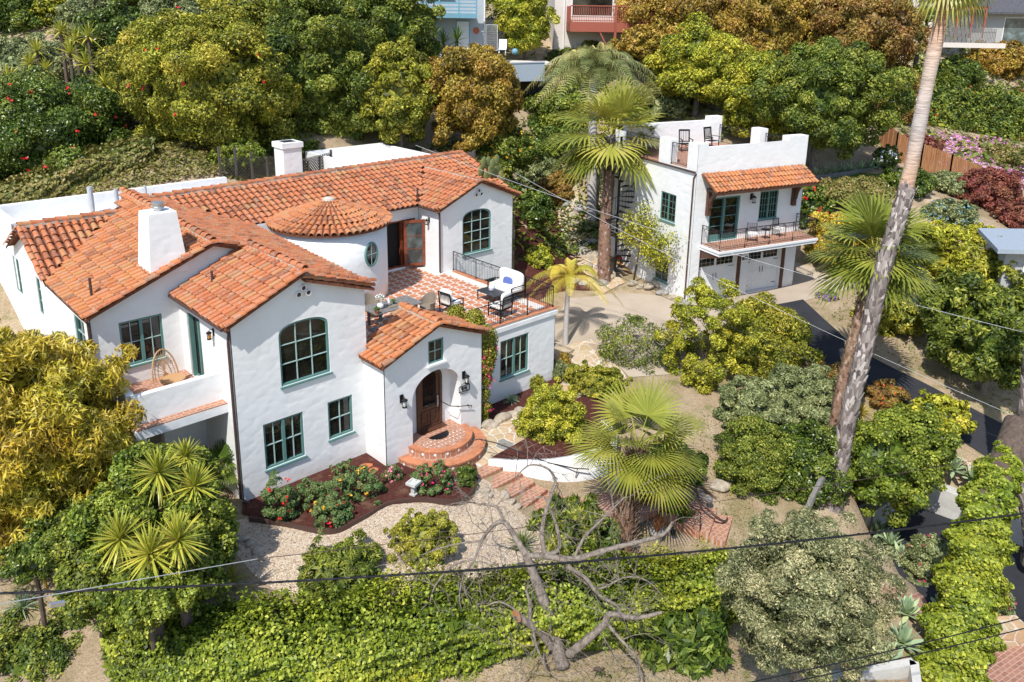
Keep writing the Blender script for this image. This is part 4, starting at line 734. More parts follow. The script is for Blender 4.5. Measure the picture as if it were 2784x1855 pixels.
t = thing('patio_sofa', 'two-seat black iron sofa with thick white cushions at the terrace railing', 'sofa', (13.35, 3.25, 3.325), math.radians(-90)); w_, d = 1.55, .8
for x in (0, w_):
    for y in (0, d): mb = MB(); mb.bar((x, y, 0), (x, y, .6 if not y else .95), .04); mb.build('leg', 'iron', t)
    mb = MB(); mb.tube([(x, -.03, .58), (x, .2, .62), (x, d, .6)], .025, 6); mb.build('armrest', 'iron', t)
mb = MB(); mb.bx(0, w_, 0, d, .26, .31); mb.bar((0, d, .95), (w_, d, .95), .04); mb.build('frame', 'iron', t)
mb = MB(); mb.blob((w_/2, .36, .43), (w_*.50, .48, .13), 3, 3, .04, sq=.4); mb.build('seat_cushion', 'cushion', t, True); mb = MB(); mb.blob((w_/2, .70, .78), (w_*.47, .14, .36), 5, 3, .04, sq=.4); mb.build('back_cushion', 'cushion', t, True)
t2 = thing('throw_pillow', 'small dark blue patterned pillow leaning on the white sofa back', 'pillow', (13.88, 2.5, 3.98), math.radians(-78)); t2.rotation_euler.x = math.radians(-20); mb = MB(); mb.blob((0, 0, 0), (.27, .08, .18), 3, 3, .03, sq=.6); mb.build('cover', 'blue', t2, True)
t = thing('patio_table', 'low dark slatted metal table between the sofa and the armchairs', 'table', (12.45, 1.78, 3.325)); mb = MB()
for k in range(11): mb.bx(0, .75, k*.112, k*.112+.105, .40, .42)
mb.bx(0, .75, 0, 1.23, .385, .398); mb.build('table_top', 'slate', t)
for x in (.05, .7):
    for y in (.06, 1.17): mb = MB(); mb.bar((x, y, 0), (x, y, .385), .04); mb.build('leg', 'iron', t)
t = thing('ceramic_jar', 'white ceramic jar with blue and yellow painting on the dark patio table', 'jar', (12.9, 2.5, 3.745)); mb = MB(); mb.lathe((0, 0, 0), [(.09, 0), (.125, .06), (.12, .17), (.09, .22), (.07, .23)], 20); mb.build('body', 'white', t, True); mb = MB(); mb.lathe((0, 0, .23), [(.075, 0), (.06, .03), (.02, .05), (.025, .07)], 14); mb.build('lid', 'white', t)
mb = MB(); mb.tube([(.12, 0, .08), (.18, 0, .12), (.17, 0, .18), (.1, 0, .2)], .012, 6); mb.build('handle', 'blue', t)
mb = MB(); mb.tube([(.124*math.cos(a), .124*math.sin(a), .11) for a in np.linspace(0, 2*math.pi, 17)], .012, 4); mb.build('painted_band', 'blue', t)
# dining set
t = thing('dining_table', 'long weathered grey plank table behind the porch roof', 'table', (6.9, 2.45, 3.32)); mb = MB()
for k in range(8): mb.bx(0, 2.25, k*.145, k*.145+.138, .74, .775, random.random())
mb.build('table_top', 'greywood', t)
for x in (.25, 1.95):
    for y in (.1, .95): mb = MB(); mb.bx(x, x+.1, y, y+.1, 0, .738); mb.build('leg', 'greywood', t)
t = thing('bench', 'grey wooden bench tucked along the dining table behind the porch', 'bench', (6.3, 1.75, 3.32)); mb = MB()
for k in range(3): mb.bx(0, 1.7, k*.12, k*.12+.115, .42, .455)
mb.build('seat', 'greywood', t)
for x in (.15, 1.45): mb = MB(); mb.bx(x, x+.08, .04, .3, 0, .418); mb.build('leg', 'greywood', t)
def tubchair(label, loc, rz):
    t = thing('wicker_chair', label, 'chair', loc, rz, 'wicker dining chairs'); mb = MB(); n = 16; V = []
    for k in range(n+1):
        a = math.pi*(-.15+1.3*k/n); top = .62+.3*math.sin(max(0, min(math.pi, a)))
        for z, r in ((.35, .30), (top*.75, .34), (top, .36)): V.append((r*math.cos(a), r*math.sin(a), z))
    mb.add(V, [(k*3+j, (k+1)*3+j, (k+1)*3+j+1, k*3+j+1) for k in range(n) for j in range(2)]); mb.add([(x*.93, y*.93, z) for x, y, z in V], [(k*3+j, (k+1)*3+j, (k+1)*3+j+1, k*3+j+1) for k in range(n) for j in range(2)]); mb.tube([V[k*3+2] for k in range(n+1)], .025, 5); mb.build('backrest', 'wicker', t, True)
    mb = MB(); mb.lathe((0, 0, .3), [(.3, 0), (.33, .1), (.3, .13)], 16); mb.build('seat', 'wicker', t)
    for x in (-.2, .2):
        for y in (-.2, .2): mb = MB(); mb.bar((x, y, 0), (x, y, .3), .03); mb.build('leg', 'iron', t)
tubchair('round brown wicker chair at the right end of the grey dining table', (9.6, 2.75, 3.325), math.radians(-80)); tubchair('round brown wicker chair behind the flower vase on the dining table', (7.75, 4.15, 3.325), 0)
def puff(mb, c, r, n, s, rn, val=None):
    for _ in range(n):
        a, b = rn.uniform(0, 6.28), math.acos(rn.uniform(-.3, 1)); k = rn.uniform(.6, 1); p = Vector(c)+Vector((math.sin(b)*math.cos(a)*r[0], math.sin(b)*math.sin(a)*r[1], math.cos(b)*r[2]))*k
        u = Vector((rn.gauss(0, 1), rn.gauss(0, 1), rn.gauss(0, .6))).normalized(); v = u.cross(Vector((rn.gauss(0, 1), rn.gauss(0, 1), 1))).normalized()
        mb.add([p-u*s, p+v*s*.5, p+u*s, p-v*s*.5], [(0, 1, 2, 3)], rn.random() if val is None else val)
M['leafsmall'] = leafmat('small_leaf', [(0, (.03, .09, .015)), (.6, (.08, .2, .03)), (1, (.16, .28, .05))])
M['petalred'] = plain('red_petal', (.62, .015, .02), .6); M['petalpink'] = plain('pink_petal', (.75, .22, .30), .6); M['petalmag'] = plain('magenta_petal', (.60, .02, .14), .6); M['petalyel'] = plain('yellow_petal', (.85, .42, .03), .6); M['petalwhite'] = plain('white_petal', (.75, .75, .72), .7); M['petalviolet'] = plain('violet_petal', (.35, .12, .55), .7); M['petalorange'] = plain('orange_petal', (.75, .12, .02), .6)
rn = random.Random(8)
t = thing('flower_vase', 'round cream vase of white and pale blue flowers on the dining table', 'vase', (7.43, 2.95, 4.097)); mb = MB(); mb.lathe((0, 0, 0), [(.07, 0), (.14, .09), (.13, .18), (.07, .24)], 18); mb.build('vase', 'cushion', t, True); mb = MB(); puff(mb, (0, 0, .42), (.2, .2, .2), 160, .035, rn); mb.build('blossoms', 'petalwhite', t); mb = MB(); puff(mb, (0, 0, .4), (.19, .19, .17), 70, .04, rn); mb.build('leaves', 'leafsmall', t)
t = thing('bottle_vase', 'slim dotted white bottle vase on the slatted tray', 'vase', (7.85, 2.98, 4.125)); mb = MB(); mb.lathe((0, 0, 0), [(.06, 0), (.065, .15), (.05, .2), (.025, .26), (.03, .32)], 14); mb.build('body', 'white', t, True)
t = thing('serving_tray', 'narrow woven tray on the grey dining table', 'tray', (7.72, 2.72, 4.097)); mb = MB(); mb.bx(0, .6, 0, .32, 0, .012); mb.bx(0, .6, -.01, .005, 0, .03); mb.bx(0, .6, .315, .33, 0, .03); mb.build('base', 'wicker', t)
def pot(label, loc, r=.08, h_=.14, mat='terracotta', gr=.12, s=.05, n=60, lm='leafsmall', nm='potted_plant'):
    t = thing(nm, label, 'potted plant', loc); mb = MB(); mb.lathe((0, 0, 0), [(r*.7, 0), (r, h_*.85), (r*1.12, h_*.86), (r*1.12, h_)], 14); mb.build('pot', mat, t); mb = MB(); puff(mb, (0, 0, h_+gr*.4), (gr, gr, gr), n, s, rn); mb.build('foliage', lm, t); return t
pot('small bright green potted plant on the tray beside the bottle vase', (8.1, 3.0, 4.11), .05, .09, 'slate', .08); pot('green plant in a small terracotta pot on the left edge of the dining table', (6.98, 2.52, 4.097), .08, .15)
pot('terracotta pot plant hanging by the open terrace door', (11.3, 8.55, 3.9), .1, .17, gr=.1)
# wicker peacock chair on balcony
t = thing('rattan_chair', 'tall round-backed rattan chair on the small left balcony', 'chair', (-.95, 2.55, 3.33), math.radians(20)); mb = MB()
def ar(r, x, h0, h1, y): return [(x*math.cos(a), y+.12*math.sin(a), h0+(h1-h0)*math.sin(a)) for a in np.linspace(0, math.pi, 15)]
for r, x, h1 in ((.02, .38, 1.05), (.012, .3, .92), (.012, .2, .76)): mb.tube(ar(0, x, .3, h1, .25), r, 5)
for k in range(-6, 7): a = math.pi/2+k*.21; mb.tube([(k*.03, .26, .34), (.38*math.cos(a), .25+.12*math.sin(a), .3+.75*math.sin(a))], .008, 4)
mb.build('backrest', 'rattan', t); mb = MB(); mb.lathe((0, 0, .28), [(.28, 0), (.31, .05), (.3, .09)], 18); mb.build('seat', 'rattan', t); mb = MB(); mb.lathe((0, 0, 0), [(.27, 0), (.25, .02), (.2, .15), (.27, .28)], 18); mb.build('base', 'rattan', t); t.scale = (1.3, 1.3, 1.3)
# rocking chairs on the roof deck
def rocker(label, loc, rz, grp='black rocking chairs on the roof deck'):
    t = thing('rocking_chair', label, 'rocking chair', loc, rz, grp); w_ = .6
    for x in (0, w_):
        mb = MB(); mb.tube([(x, -.35+1.15*k/8, .03+.10*(2*k/8-1)**2) for k in range(9)], .022, 6); mb.build('rocker', 'iron', t)
        mb = MB(); mb.bar((x, 0, .06), (x, 0, .66), .04); mb.build('leg', 'iron', t); mb = MB(); mb.bar((x, .48, .05), (x, .68, 1.15), .045); mb.build('back_post', 'iron', t); mb = MB(); mb.bar((x, -.06, .67), (x, .6, .67), .07, .025); mb.build('armrest', 'iron', t)
    mb = MB(); mb.bx(0, w_, 0, .52, .40, .43); mb.build('seat', 'iron', t); mb = MB(); mb.bar((0, .68, 1.12), (w_, .68, 1.12), .03, .10); mb.bar((0, .55, .5), (w_, .55, .5), .03, .06)
    for k in range(6): x = w_*(k+.5)/6; mb.bar((x, .55, .5), (x, .67, 1.1), .05, .012)
    mb.build('backrest', 'iron', t)
rocker('black rocking chair nearest the railing gap of the roof deck', gpt(2.9, 5.0, 7.0), GA+math.radians(-20)); rocker('black rocking chair in the far corner of the roof deck', gpt(5.2, 5.2, 7.0), GA+math.radians(10))
t = thing('fire_pit', 'low round dark fire bowl between the rocking chairs', 'fire pit', gpt(4.5, 4.6, 7.0)); mb = MB(); mb.lathe((0, 0, 0), [(.2, 0), (.4, .2), (.42, .22), (.3, .3), (.05, .38)], 16); mb.build('bowl', 'iron', t)
for i, (x, lb, rz) in enumerate(((3.0, 'white-cushioned iron chair beside the french door on the garage balcony', -35), (5.2, 'white-cushioned iron chair under the garage balcony window', 10))):
    t = thing('balcony_chair', lb, 'chair', gpt(x, -.75, 3.15), GA+math.radians(rz), 'iron chairs on the garage balcony')
    for a in (0, .5):
        for b in (0, .45): mb = MB(); mb.bar((a, b, 0), (a, b*1.1, .44 if not b else .95), .022); mb.build('leg', 'iron', t)
        mb = MB(); mb.tube([(a, -.02, .6), (a, .2, .64), (a, .46, .62)], .012, 5); mb.bar((a, 0, .42), (a, 0, .6), .018); mb.build('armrest', 'iron', t)
    mb = MB(); mb.bx(0, .5, 0, .45, .43, .48); mb.build('seat', 'cushion', t); mb = MB()
    for k in range(5): mb.bar((.05+k*.1, .47, .5), (.05+k*.1, .49, .93), .012); mb.bar((0, .48, .55+k*.09), (.5, .48, .55+k*.09), .012)
    mb.build('backrest', 'iron', t)
t = thing('balcony_table', 'small round table between the two balcony chairs', 'table', gpt(4.35, -.6, 3.15)); mb = MB(); mb.lathe((0, 0, .5), [(.25, 0), (.25, .02)], 18); mb.build('table_top', 'iron', t); mb = MB(); mb.tube([(0, 0, 0), (0, 0, .5)], .025, 6); mb.build('leg', 'iron', t)
# ================================================================== GARDEN BUILT THINGS
t = thing('bird_bath', 'pale square concrete bird bath in the rose bed', 'bird bath', tuple(atz(1125, 1345, 0))); mb = MB(); mb.bx(-.16, .16, -.16, .16, 0, .06); mb.bx(-.1, .1, -.1, .1, .06, .44); mb.build('pedestal', 'stucco2', t); mb = MB(); mb.ring(Fr((0, 0, 0), (1, 0, 0), (0, 0, 1), (0, 1, 0)), rect(-.28, .28, -.28, .28), rect(-.2, .2, -.2, .2), .44, .54); mb.bx(-.21, .21, -.21, .21, .441, .50); mb.build('basin', 'stucco2', t); t.rotation_euler.z = .3; t.scale = (.68, .68, .9)
mb = MB(); lp = [(-.3, -1.0), (.42, -2.05), (1.26, -3.28), (2.38, -3.34), (3.49, -3.23), (4.42, -3.77), (5.1, -4.5), (5.7, -4.6), (6.5, -4.1)]; sm = []
for i in range(len(lp)-1):
    a, b, c, d = [np.array(lp[max(0, min(len(lp)-1, j))]) for j in (i-1, i, i+1, i+2)]
    for k in range(6): q = k/6; sm.append(.5*((2*b)+(-a+c)*q+(2*a-5*b+4*c-d)*q*q+(-a+3*b-3*c+d)*q**3))
for a, b in zip(sm, sm[1:]): mb.bar((a[0], a[1], -.0), (b[0], b[1], -.0), .04, .22)
tag(mb.build('bed_edging', 'brown', None), 'thin wavy brown metal edging between the rose bed and pale gravel', 'edging')
# brick stairs beside the white planter wall
t = thing('brick_stairs', 'red brick stairs curving down past the white planter wall', 'stairs', (0, 0, 0))
ctr = [((7.6, -3.45), 0), ((7.65, -4.05), .04), ((7.75, -4.62), .1), ((7.9, -5.15), .2), ((8.15, -5.65), .36), ((8.55, -6.1), .6), ((9.15, -6.55), .9)]
for i, ((x, y), a) in enumerate(ctr):
    mb = MB(); fr = Fr((x, y, 0), (math.cos(a), math.sin(a), 0), (math.sin(a), -math.cos(a), 0)); mb.box(fr, -.75, .72, -1.6, -.16-.15*i, -.32, .34); mb.build('step', 'brick2', t)
mb = MB(); fl2 = lambda z: Fr((0, 0, z), (1, 0, 0), (0, 0, 1), (0, 1, 0)); mb.prism(fl2(0), [(8.6, -7.0), (9.6, -6.2), (11.2, -6.4), (12.6, -6.6), (12.9, -7.9), (11.2, -8.2), (9.4, -8.0)], -1.35, -1.12); mb.build('landing', 'brick', t)
for i in range(4): mb = MB(); fr = Fr((12.2+.25*i, -8.2-.5*i, 0), (.9, .4, 0), (.4, -.9, 0)); mb.box(fr, -.9, .7, -2.4, -1.28-.16*i, -.3, .32); mb.build('step', 'brick2', t)
lpw = [(7.72, -3.3), (8.1, -3.8), (8.49, -4.22), (8.9, -4.6), (9.32, -4.9), (9.8, -5.14), (10.24, -5.3), (10.8, -5.45), (11.39, -5.55), (11.9, -5.5), (12.4, -5.2), (12.8, -4.7), (13.0, -4.1)]
mb = MB(); o_ = []; i_ = []
for k, (x, y) in enumerate(lpw):
    a = np.array(lpw[max(0, k-1)]); b = np.array(lpw[min(len(lpw)-1, k+1)]); d = (b-a)/np.linalg.norm(b-a); o_.append((x+d[1]*.1, y-d[0]*.1)); i_.append((x-d[1]*.12, y+d[0]*.12))
zt = [0.04+.06*min(1, k/3) for k in range(len(lpw))]; n = len(lpw); V = []
for k in range(n): V += [(*o_[k], -2.0), (*o_[k], zt[k]), (*i_[k], zt[k]), (*i_[k], -2.0)]
mb.add(V, [(4*k+j, 4*k+4+j, 4*k+5+j, 4*k+1+j) for k in range(n-1) for j in range(3)]+[(0, 1, 2, 3), (4*n-4, 4*n-3, 4*n-2, 4*n-1)]); tag(mb.build('planter_wall', 'stucco', None, True), 'curved low white stucco retaining wall above the brick stairs', 'wall')
t = thing('stair_rail', 'black iron rail with a curled end above the brick stairs', 'handrail', (7.55, -3.2, -.1)); mb = MB(); rp = [(0-.1, .35, .82), (0, .25, .86), (.35, -.3, .8), (.85, -.95, .55), (1.6, -1.7, .15), (2.4, -2.25, -.15), (2.9, -2.45, -.28), (2.95, -2.4, -.35)]; mb.tube(rp, .02, 6)
mb.tube([(.12+.09*math.cos(a)*(1-a/9), .0, .66+.09*math.sin(a)*(1-a/9)) for a in np.linspace(0, 7, 16)], .012, 5); mb.tube([(.02, .2, .85), (.35, -.3, .42), (.85, -.9, .12)], .009, 4)
for p in ((.85, -.95, .55), (1.6, -1.7, .15), (2.5, -2.28, -.17)): mb.tube([p, (p[0]+.02, p[1]+.1, p[2]-.42)], .015, 5)
mb.build('rail', 'iron', t)
t = thing('path_rail', 'black pipe handrail beside the lower brick steps under the front fan palm', 'handrail', (0, 0, 0)); a = atz(1782, 1300, -.3); b = atz(1905, 1395, -.9); c = atz(1895, 1485, -2.0); mb = MB(); mb.tube([tuple(a), tuple(b), tuple(b+np.array([0, -.05, -1.2]))], .022, 6); mb.tube([tuple(a), tuple(a+np.array([0, 0, -1.1]))], .022, 6); mb.build('rail', 'iron', t)
t = thing('wheel_ornament', 'rusty iron wheel leaning on the dry slope right of the steps', 'wheel', tuple(hit(1930, 1395)+np.array([0, 0, .35]))); t.rotation_euler = (math.radians(38), math.radians(12), .5)
mb = MB(); V = [(math.cos(a)*.75, math.sin(a)*.75, .04) for a in np.linspace(0, 2*math.pi, 33)]; mb.tube(V, .045, 6); mb.build('rim', 'brown', t)
for k in range(3): a = 1.2+k*.5; mb = MB(); mb.tube([(.1*math.cos(a), .1*math.sin(a), .05), (.72*math.cos(a), .72*math.sin(a), .05)], .025, 5); mb.build('spoke', 'greywood', t)
mb = MB(); mb.lathe((0, .15, 0), [(.12, 0), (.12, .16), (.07, .2)], 12); mb.build('hub', 'greywood', t)
# retaining walls round the lower driveway
def wline(name, label, pts, z0, zt, th=.28, mat='stucco2', cat='wall'):
    t = thing(name, label, cat); 
    for i, (p, q) in enumerate(zip(pts, pts[1:])):
        p = Vector((*p[:2], 0)); q = Vector((*q[:2], 0)); u = (q-p).normalized(); fr = Fr(p, u, u.cross(U3)); L_ = (q-p).length; za, zb_ = zt[i], zt[i+1]
        mb = MB(); lp = [(0, z0), (L_, z0), (L_, zb_), (0, za)]; mb.prism(fr, lp, -th/2+.002*i, th/2+.002*i); mb.build('wall_panel', mat, t)
    return t
a = atz(2335, 1440, -3.9); b = atz(2487, 1368, -3.9); c = atz(2660, 1430, -3.9); c2 = atz(2900, 1525, -3.9)
wline('retaining_wall', 'grey mossy concrete retaining wall at the corner of the lower driveway', [a, b, c, c2], -4.4, [-3.1, -2.7, -2.8, -3.0], .55)
wline('garden_wall', 'low whitewashed garden wall along the bottom edge under the olive tree', [tuple(atz(2120, 1862, -2.5)), tuple(atz(2485, 1797, -2.5)), tuple(atz(2500, 1900, -2.5))], -4.5, [-2.5, -2.5, -2.5], .25, 'stucco2')
wline('gate_pier', 'pale stone-capped wall stub beside the ivy-covered pole', [tuple(atz(2660, 1700, -3.2)), tuple(atz(2780, 1690, -3.2))], -4.6, [-3.2, -3.2], .6, 'flag')
# boulders
def boulder(p, r, label, grp, mat='stone', seed=0):
    mb = MB(); mb.blob((0, 0, 0), (r*1.15, r*.85, r*.62), seed, 3, .22, flat=.4); o = mb.build('boulder', mat, None, True, loc=(p[0], p[1], p[2]+r*.2)); return tag(o, label, 'boulder', grp)
ORD = 'first second third fourth fifth sixth seventh eighth ninth tenth eleventh twelfth thirteenth fourteenth fifteenth sixteenth seventeenth eighteenth'.split()
def row(L_, label, grp, r=(.2, .32), mat='stone', s0=0):
    for i, (u, v) in enumerate(L_):
        rn = random.Random(i+s0); boulder(hit(u, v), rn.uniform(*r), '%s %s' % (ORD[i], label), grp, rn.choice(('stone', 'stoneg')) if mat is None else mat, i+s0)
row([(1330, 1160), (1350, 1150), (1370, 1140), (1392, 1129), (1412, 1118)], 'rounded boulder from the left edging the bed beside the bougainvillea', 'edge boulders by the bougainvillea')
row([(1560, 765), (1585, 772), (1612, 765), (1640, 770), (1718, 775), (1740, 782), (1765, 785), (1800, 800), (1830, 812), (1862, 828)], 'boulder from the left in the row edging the entry court', 'boulders edging the entry court', (.22, .36), None, 20)
o = boulder(hit(1805, 775), .72, 'large orange boulder at the foot of the garage side wall', None, 'stone', 40)
row([(620, 1440), (640, 1455), (660, 1468), (680, 1480), (700, 1500), (715, 1520)], 'small rock down from the house corner edging the shaded gravel', 'rocks edging the gravel', (.12, .2), None, 50)
row([(1300, 1345), (1325, 1350), (1370, 1352), (1390, 1365), (1405, 1380), (1320, 1335)], 'pale rock along the left side of the brick stairs', 'rocks beside the brick stairs', (.13, .22), 'stone', 60)
row([(1955, 1325), (1985, 1300), (2000, 1285), (1850, 1400), (1835, 1385)], 'pale boulder on the dry slope above the rusty wheel', 'boulders on the dry slope', (.25, .4), 'stone', 70)
row([(1560, 650), (1590, 640), (1610, 660), (1585, 690), (1615, 700), (1560, 610), (1600, 610), (1630, 730), (1600, 730), (1650, 760), (1680, 740), (1560, 590), (1540, 560), (1575, 575), (1480, 490), (1510, 500), (1540, 505), (1450, 495)], 'rock stacked along the stone path behind the tall fan palm', 'rocks along the stone path', (.25, .5), None, 90)
for i, (u, v, lb) in enumerate(((2085, 1360, 'weathered timber'),)): pass
t = thing('timber_post', 'weathered leaning timber post at the foot of the tall palm', 'post', tuple(hit(2170, 1420))); mb = MB(); mb.bar((0, 0, -.3), (1.1, -.2, 1.5), .16, .16); mb.build('post', 'greywood', t)
# stepping tiles in bed
for i, (u, v, lb) in enumerate(((993, 1270, 'cracked pink paving slab lying in the mulch near the porch corner'), (1010, 1285, 'broken orange stone lying beside the pink paving slab'))):
    p = atz(u, v, 0); mb = MB(); mb.blob((0, 0, 0), (.24, .17, .03), i, 2, .2); tag(mb.build('paving_slab', 'terracotta', None, loc=(p[0], p[1], .05)), lb, 'slab')
# planter pots
t = thing('blue_pot', 'glazed dark blue pot under the front fan palm', 'pot', tuple(atz(1690, 1335, -1.15))); mb = MB(); mb.lathe((0, 0, 0), [(.15, 0), (.26, .3), (.28, .4), (.24, .41)], 20); mb.build('body', 'blue', t, True)
M['drygrass'] = leafmat('dry_reed', [(0, (.35, .12, .04)), (1, (.5, .25, .08))])
# ================================================================== FENCES
def fence(name, label, pts, h_, mat, bw=.14, lattice=False):
    t = thing(name, label, 'fence'); mb = MB(); rn = random.Random(len(pts))
    for p, q in zip(pts, pts[1:]):
        p = np.array(p[:2]); q = np.array(q[:2]); L_ = np.linalg.norm(q-p); u = (q-p)/L_; n = max(1, int(L_/bw))
        if lattice:
            z0 = (H(*p)+H(*q))/2; fr = Fr((p[0], p[1], z0), (u[0], u[1], 0), (u[1], -u[0], 0)); k = -h_
            while k < L_:
                for s in (1, -1):
                    a0, a1 = max(0, k), min(L_, k+h_)
                    if a1 > a0: b0, b1 = (a0-k, a1-k) if s > 0 else (h_-(a0-k), h_-(a1-k)); mb.bar(fr.p(a0, b0, .01*s), fr.p(a1, b1, .01*s), .055, .012)
                k += .17
        else:
            for i in range(n):
                c = p+u*(L_*(i+.5)/n); z = H(*c); fr = Fr((c[0], c[1], z), (u[0], u[1], 0), (u[1], -u[0], 0)); mb.box(fr, -bw*.47, bw*.47, -.3, h_+rn.uniform(-.03, .03), rn.uniform(-.01, 0), .02, rn.random())
    mb.build('boards', mat, t); mb = MB()
    for p, q in zip(pts, pts[1:]):
        for s in np.arange(0, 1.001, .25): c = np.array(p[:2])*(1-s)+np.array(q[:2])*s; mb.bx(c[0]-.05, c[0]+.05, c[1]-.05, c[1]+.05, H(*c)-.3, H(*c)+h_+.05)
    mb.build('posts', mat, t); return t
fence('wooden_fence', 'red-brown board fence behind the lawn below the pink flowers', [atD(2385, 430, 62), atD(2430, 450, 60), atD(2500, 470, 59), atD(2580, 490, 58), atD(2670, 515, 57)], 1.9, 'fencewood')
fence('wooden_fence', 'short orange board fence at the right edge above the flower slope', [atD(2740, 350, 72), atD(2830, 400, 70)], 2.0, 'fencewood')
fence('board_fence', 'dark weathered board fence behind the flat white roof', [atD(1150, 405, 50), atD(1290, 400, 49)], 1.8, 'fencegrey')
fence('lattice_fence', 'dark wooden lattice fence between the ivy bank and the rear chimney', [atD(600, 478, 42.5), atD(770, 478, 43.5), atD(900, 425, 47)], 1.6, 'fencegrey', lattice=True)
wline('timber_edging', 'pale timber retaining edge below the big tree beside the lawn', [tuple(atD(2195, 492, 54)), tuple(atD(2300, 478, 56)), tuple(atD(2385, 460, 58))], 2, [atD(2195, 480, 54)[2], atD(2300, 466, 56)[2], atD(2385, 450, 58)[2]], .2, 'greywood', 'edging')
# ================================================================== NEIGHBOUR HOUSES ON THE HILL
def face(D, u, v): p = atD(u, v, D); return p
M['siding'] = plain('grey_siding', (.42, .45, .48), .7, 0, .3, .05, 2); M['bluep'] = plain('blue_paint', (.16, .33, .42), .6); M['deckgrey'] = plain('grey_deck_paint', (.30, .35, .40), .7); M['cream'] = plain('cream_wall', (.66, .60, .54), .85, 0, .2, .04, 3); M['redpaint'] = plain('red_deck_paint', (.33, .09, .055), .7); M['asphroof'] = plain('dark_shingles', (.09, .09, .10), .9, 0, .2, .3, 6); M['greywall'] = plain('grey_wall', (.42, .42, .41), .8)
cu_ = Vector((CR[0], CR[1], 0)).normalized(); cn_ = -Vector((CF[0], CF[1], 0)).normalized()      # those houses look towards the valley
def hframe(u, v, D, turn=0):
    p = atD(u, v, D); c, s = math.cos(turn), math.sin(turn); uu = Vector((cu_.x*c-cu_.y*s, cu_.x*s+cu_.y*c, 0)); nn = Vector((uu.y, -uu.x, 0))
    return Fr(p, uu, nn)
pxm = lambda D: D/FPX
def hbox(fr, par, name, mat, a0, a1, b0, b1, c0, c1): mb = MB(); mb.box(fr, a0, a1, b0, b1, c0, c1); return mb.build(name, mat, par)
def hwin(fr, par, a0, a1, b0, b1, glass='glassb', mat='white', name='window', c=0):
    mb = MB(); r = rect(a0, a1, b0, b1); mb.ring(fr, r, inset(r, .07), c, c+.05); w_ = mb.build(name, mat, par); mb = MB(); mb.poly(fr, [inset(r, .06)], c+.02); mb.build('pane', glass, w_); return w_
# blue-grey house: wall face origin at its lower right corner
D = 66; k = D/FPX; t = thing('blue_house', 'blue-grey timber house with a light blue stair and balcony at the top of the hill', 'house'); fr = hframe(1315, 140, D, .12)
hbox(fr, t, 'wall', 'siding', -7.5, 0, -2, 9, -8, 0)
mb = MB(); [mb.box(fr, -7.4+.2*i, -7.385+.2*i, 0, 8.5, .0, .01) for i in range(37)]; mb.build('battens', 'greywall', t)
d_ = hwin(fr, t, -2.2, -1.1, .1, 2.35, 'white', 'bluep', 'door')
hwin(fr, t, -4.5, -2.2, 3.7, 6.0, 'glass', 'bluep', 'sliding_door'); 
mb = MB(); mb.box(fr, -5.0, -.7, 2.55, 2.9, .02, 1.5); B_ = mb.build('balcony', 'bluep', t); mb = MB()
for i in range(4): mb.box(fr, -5.0, -.7, 3.05+.27*i, 3.15+.27*i, 1.43, 1.48)
for x in (-5, -3.6, -2.1, -.75): mb.box(fr, x, x+.12, 2.55, 4.2, 1.38, 1.52)
mb.box(fr, -5.05, -.65, 4.15, 4.23, 1.35, 1.55); mb.build('balustrade', 'bluep', B_)
mb = MB(); mb.bar(fr.p(-5.0, 2.7, 1.2), fr.p(-7.6, .8, 1.2), .1, .35); mb.bar(fr.p(-5.0, 3.95, 1.2), fr.p(-7.6, 2.05, 1.2), .08, .1); mb.bar(fr.p(-5.0, 3.4, 1.2), fr.p(-7.6, 1.5, 1.2), .05, .1); mb.build('stair', 'bluep', t)
mb = MB(); mb.tube([fr.p(.05, -1, .06), fr.p(.05, 8, .06)], .06, 6); mb.build('downspout', 'white', t)
def disc(nm, label, cat, fr, a, b, r, m1, m2):
    t = thing(nm, label, cat, tuple(fr.p(a, b, .03))); f2 = Fr((0, 0, 0), fr.u, fr.n); mb = MB(); o_ = hexa(r); mb.prism(f2, o_, -.02, .03); mb.build('rim', m1, t); mb = MB(); mb.poly(f2, [hexa(r*.8)], .035); mb.build('face', m2, t)
disc('wall_clock', 'round pale clock on the wall of the blue house', 'clock', fr, -4.45, 1.55, .32, 'bluep', 'white'); disc('sun_plaque', 'rusty sun-shaped ornament on the blue house wall', 'ornament', fr, -.6, 1.6, .26, 'terracotta', 'terracotta')
# its deck
D2 = 63; f2 = hframe(1290, 172, D2, .12); t = thing('neighbour_deck', 'grey-blue boarded deck on the hill in front of the blue house', 'deck')
hbox(f2, t, 'floor', 'cream', -1, 6.0, -.1, .05, -3.4, 0)
mb = MB(); fA = hframe(1278, 175, D2); fB = hframe(1360, 188, D2)
mb.bar(fA.p(0, -.15, 0), fB.p(0, -.3, 0), .1, 1.35); mb.bar(fB.p(0, -.3, 0), fB.p(3.4, -.2, -.5), .1, 1.35); mb.bar(fA.p(-.05, .56, 0), fB.p(0, .42, 0), .2, .08); mb.bar(fB.p(0, .42, 0), fB.p(3.4, .52, -.5), .2, .08); mb.build('parapet_boards', 'deckgrey', t)
hbox(fB, t, 'underfloor', 'dark', 0.1, 3.4, -2.0, -1.0, -2.5, -1.3); hbox(fA, t, 'corner_post', 'deckgrey', -.4, .7, -.9, .7, -.6, .1)
for i, (u, v) in enumerate(((1288, 138), (1302, 138))): p = atD(u, v, 64.2); pot(('left','right')[i]+' of the two shrubs in white planter boxes by the blue house', tuple(p-np.array([0, 0, .9])), .3, .6, 'white', .42, .12, 120, 'leafsmall', 'potted_shrub')['group'] = 'white planters by the blue house'
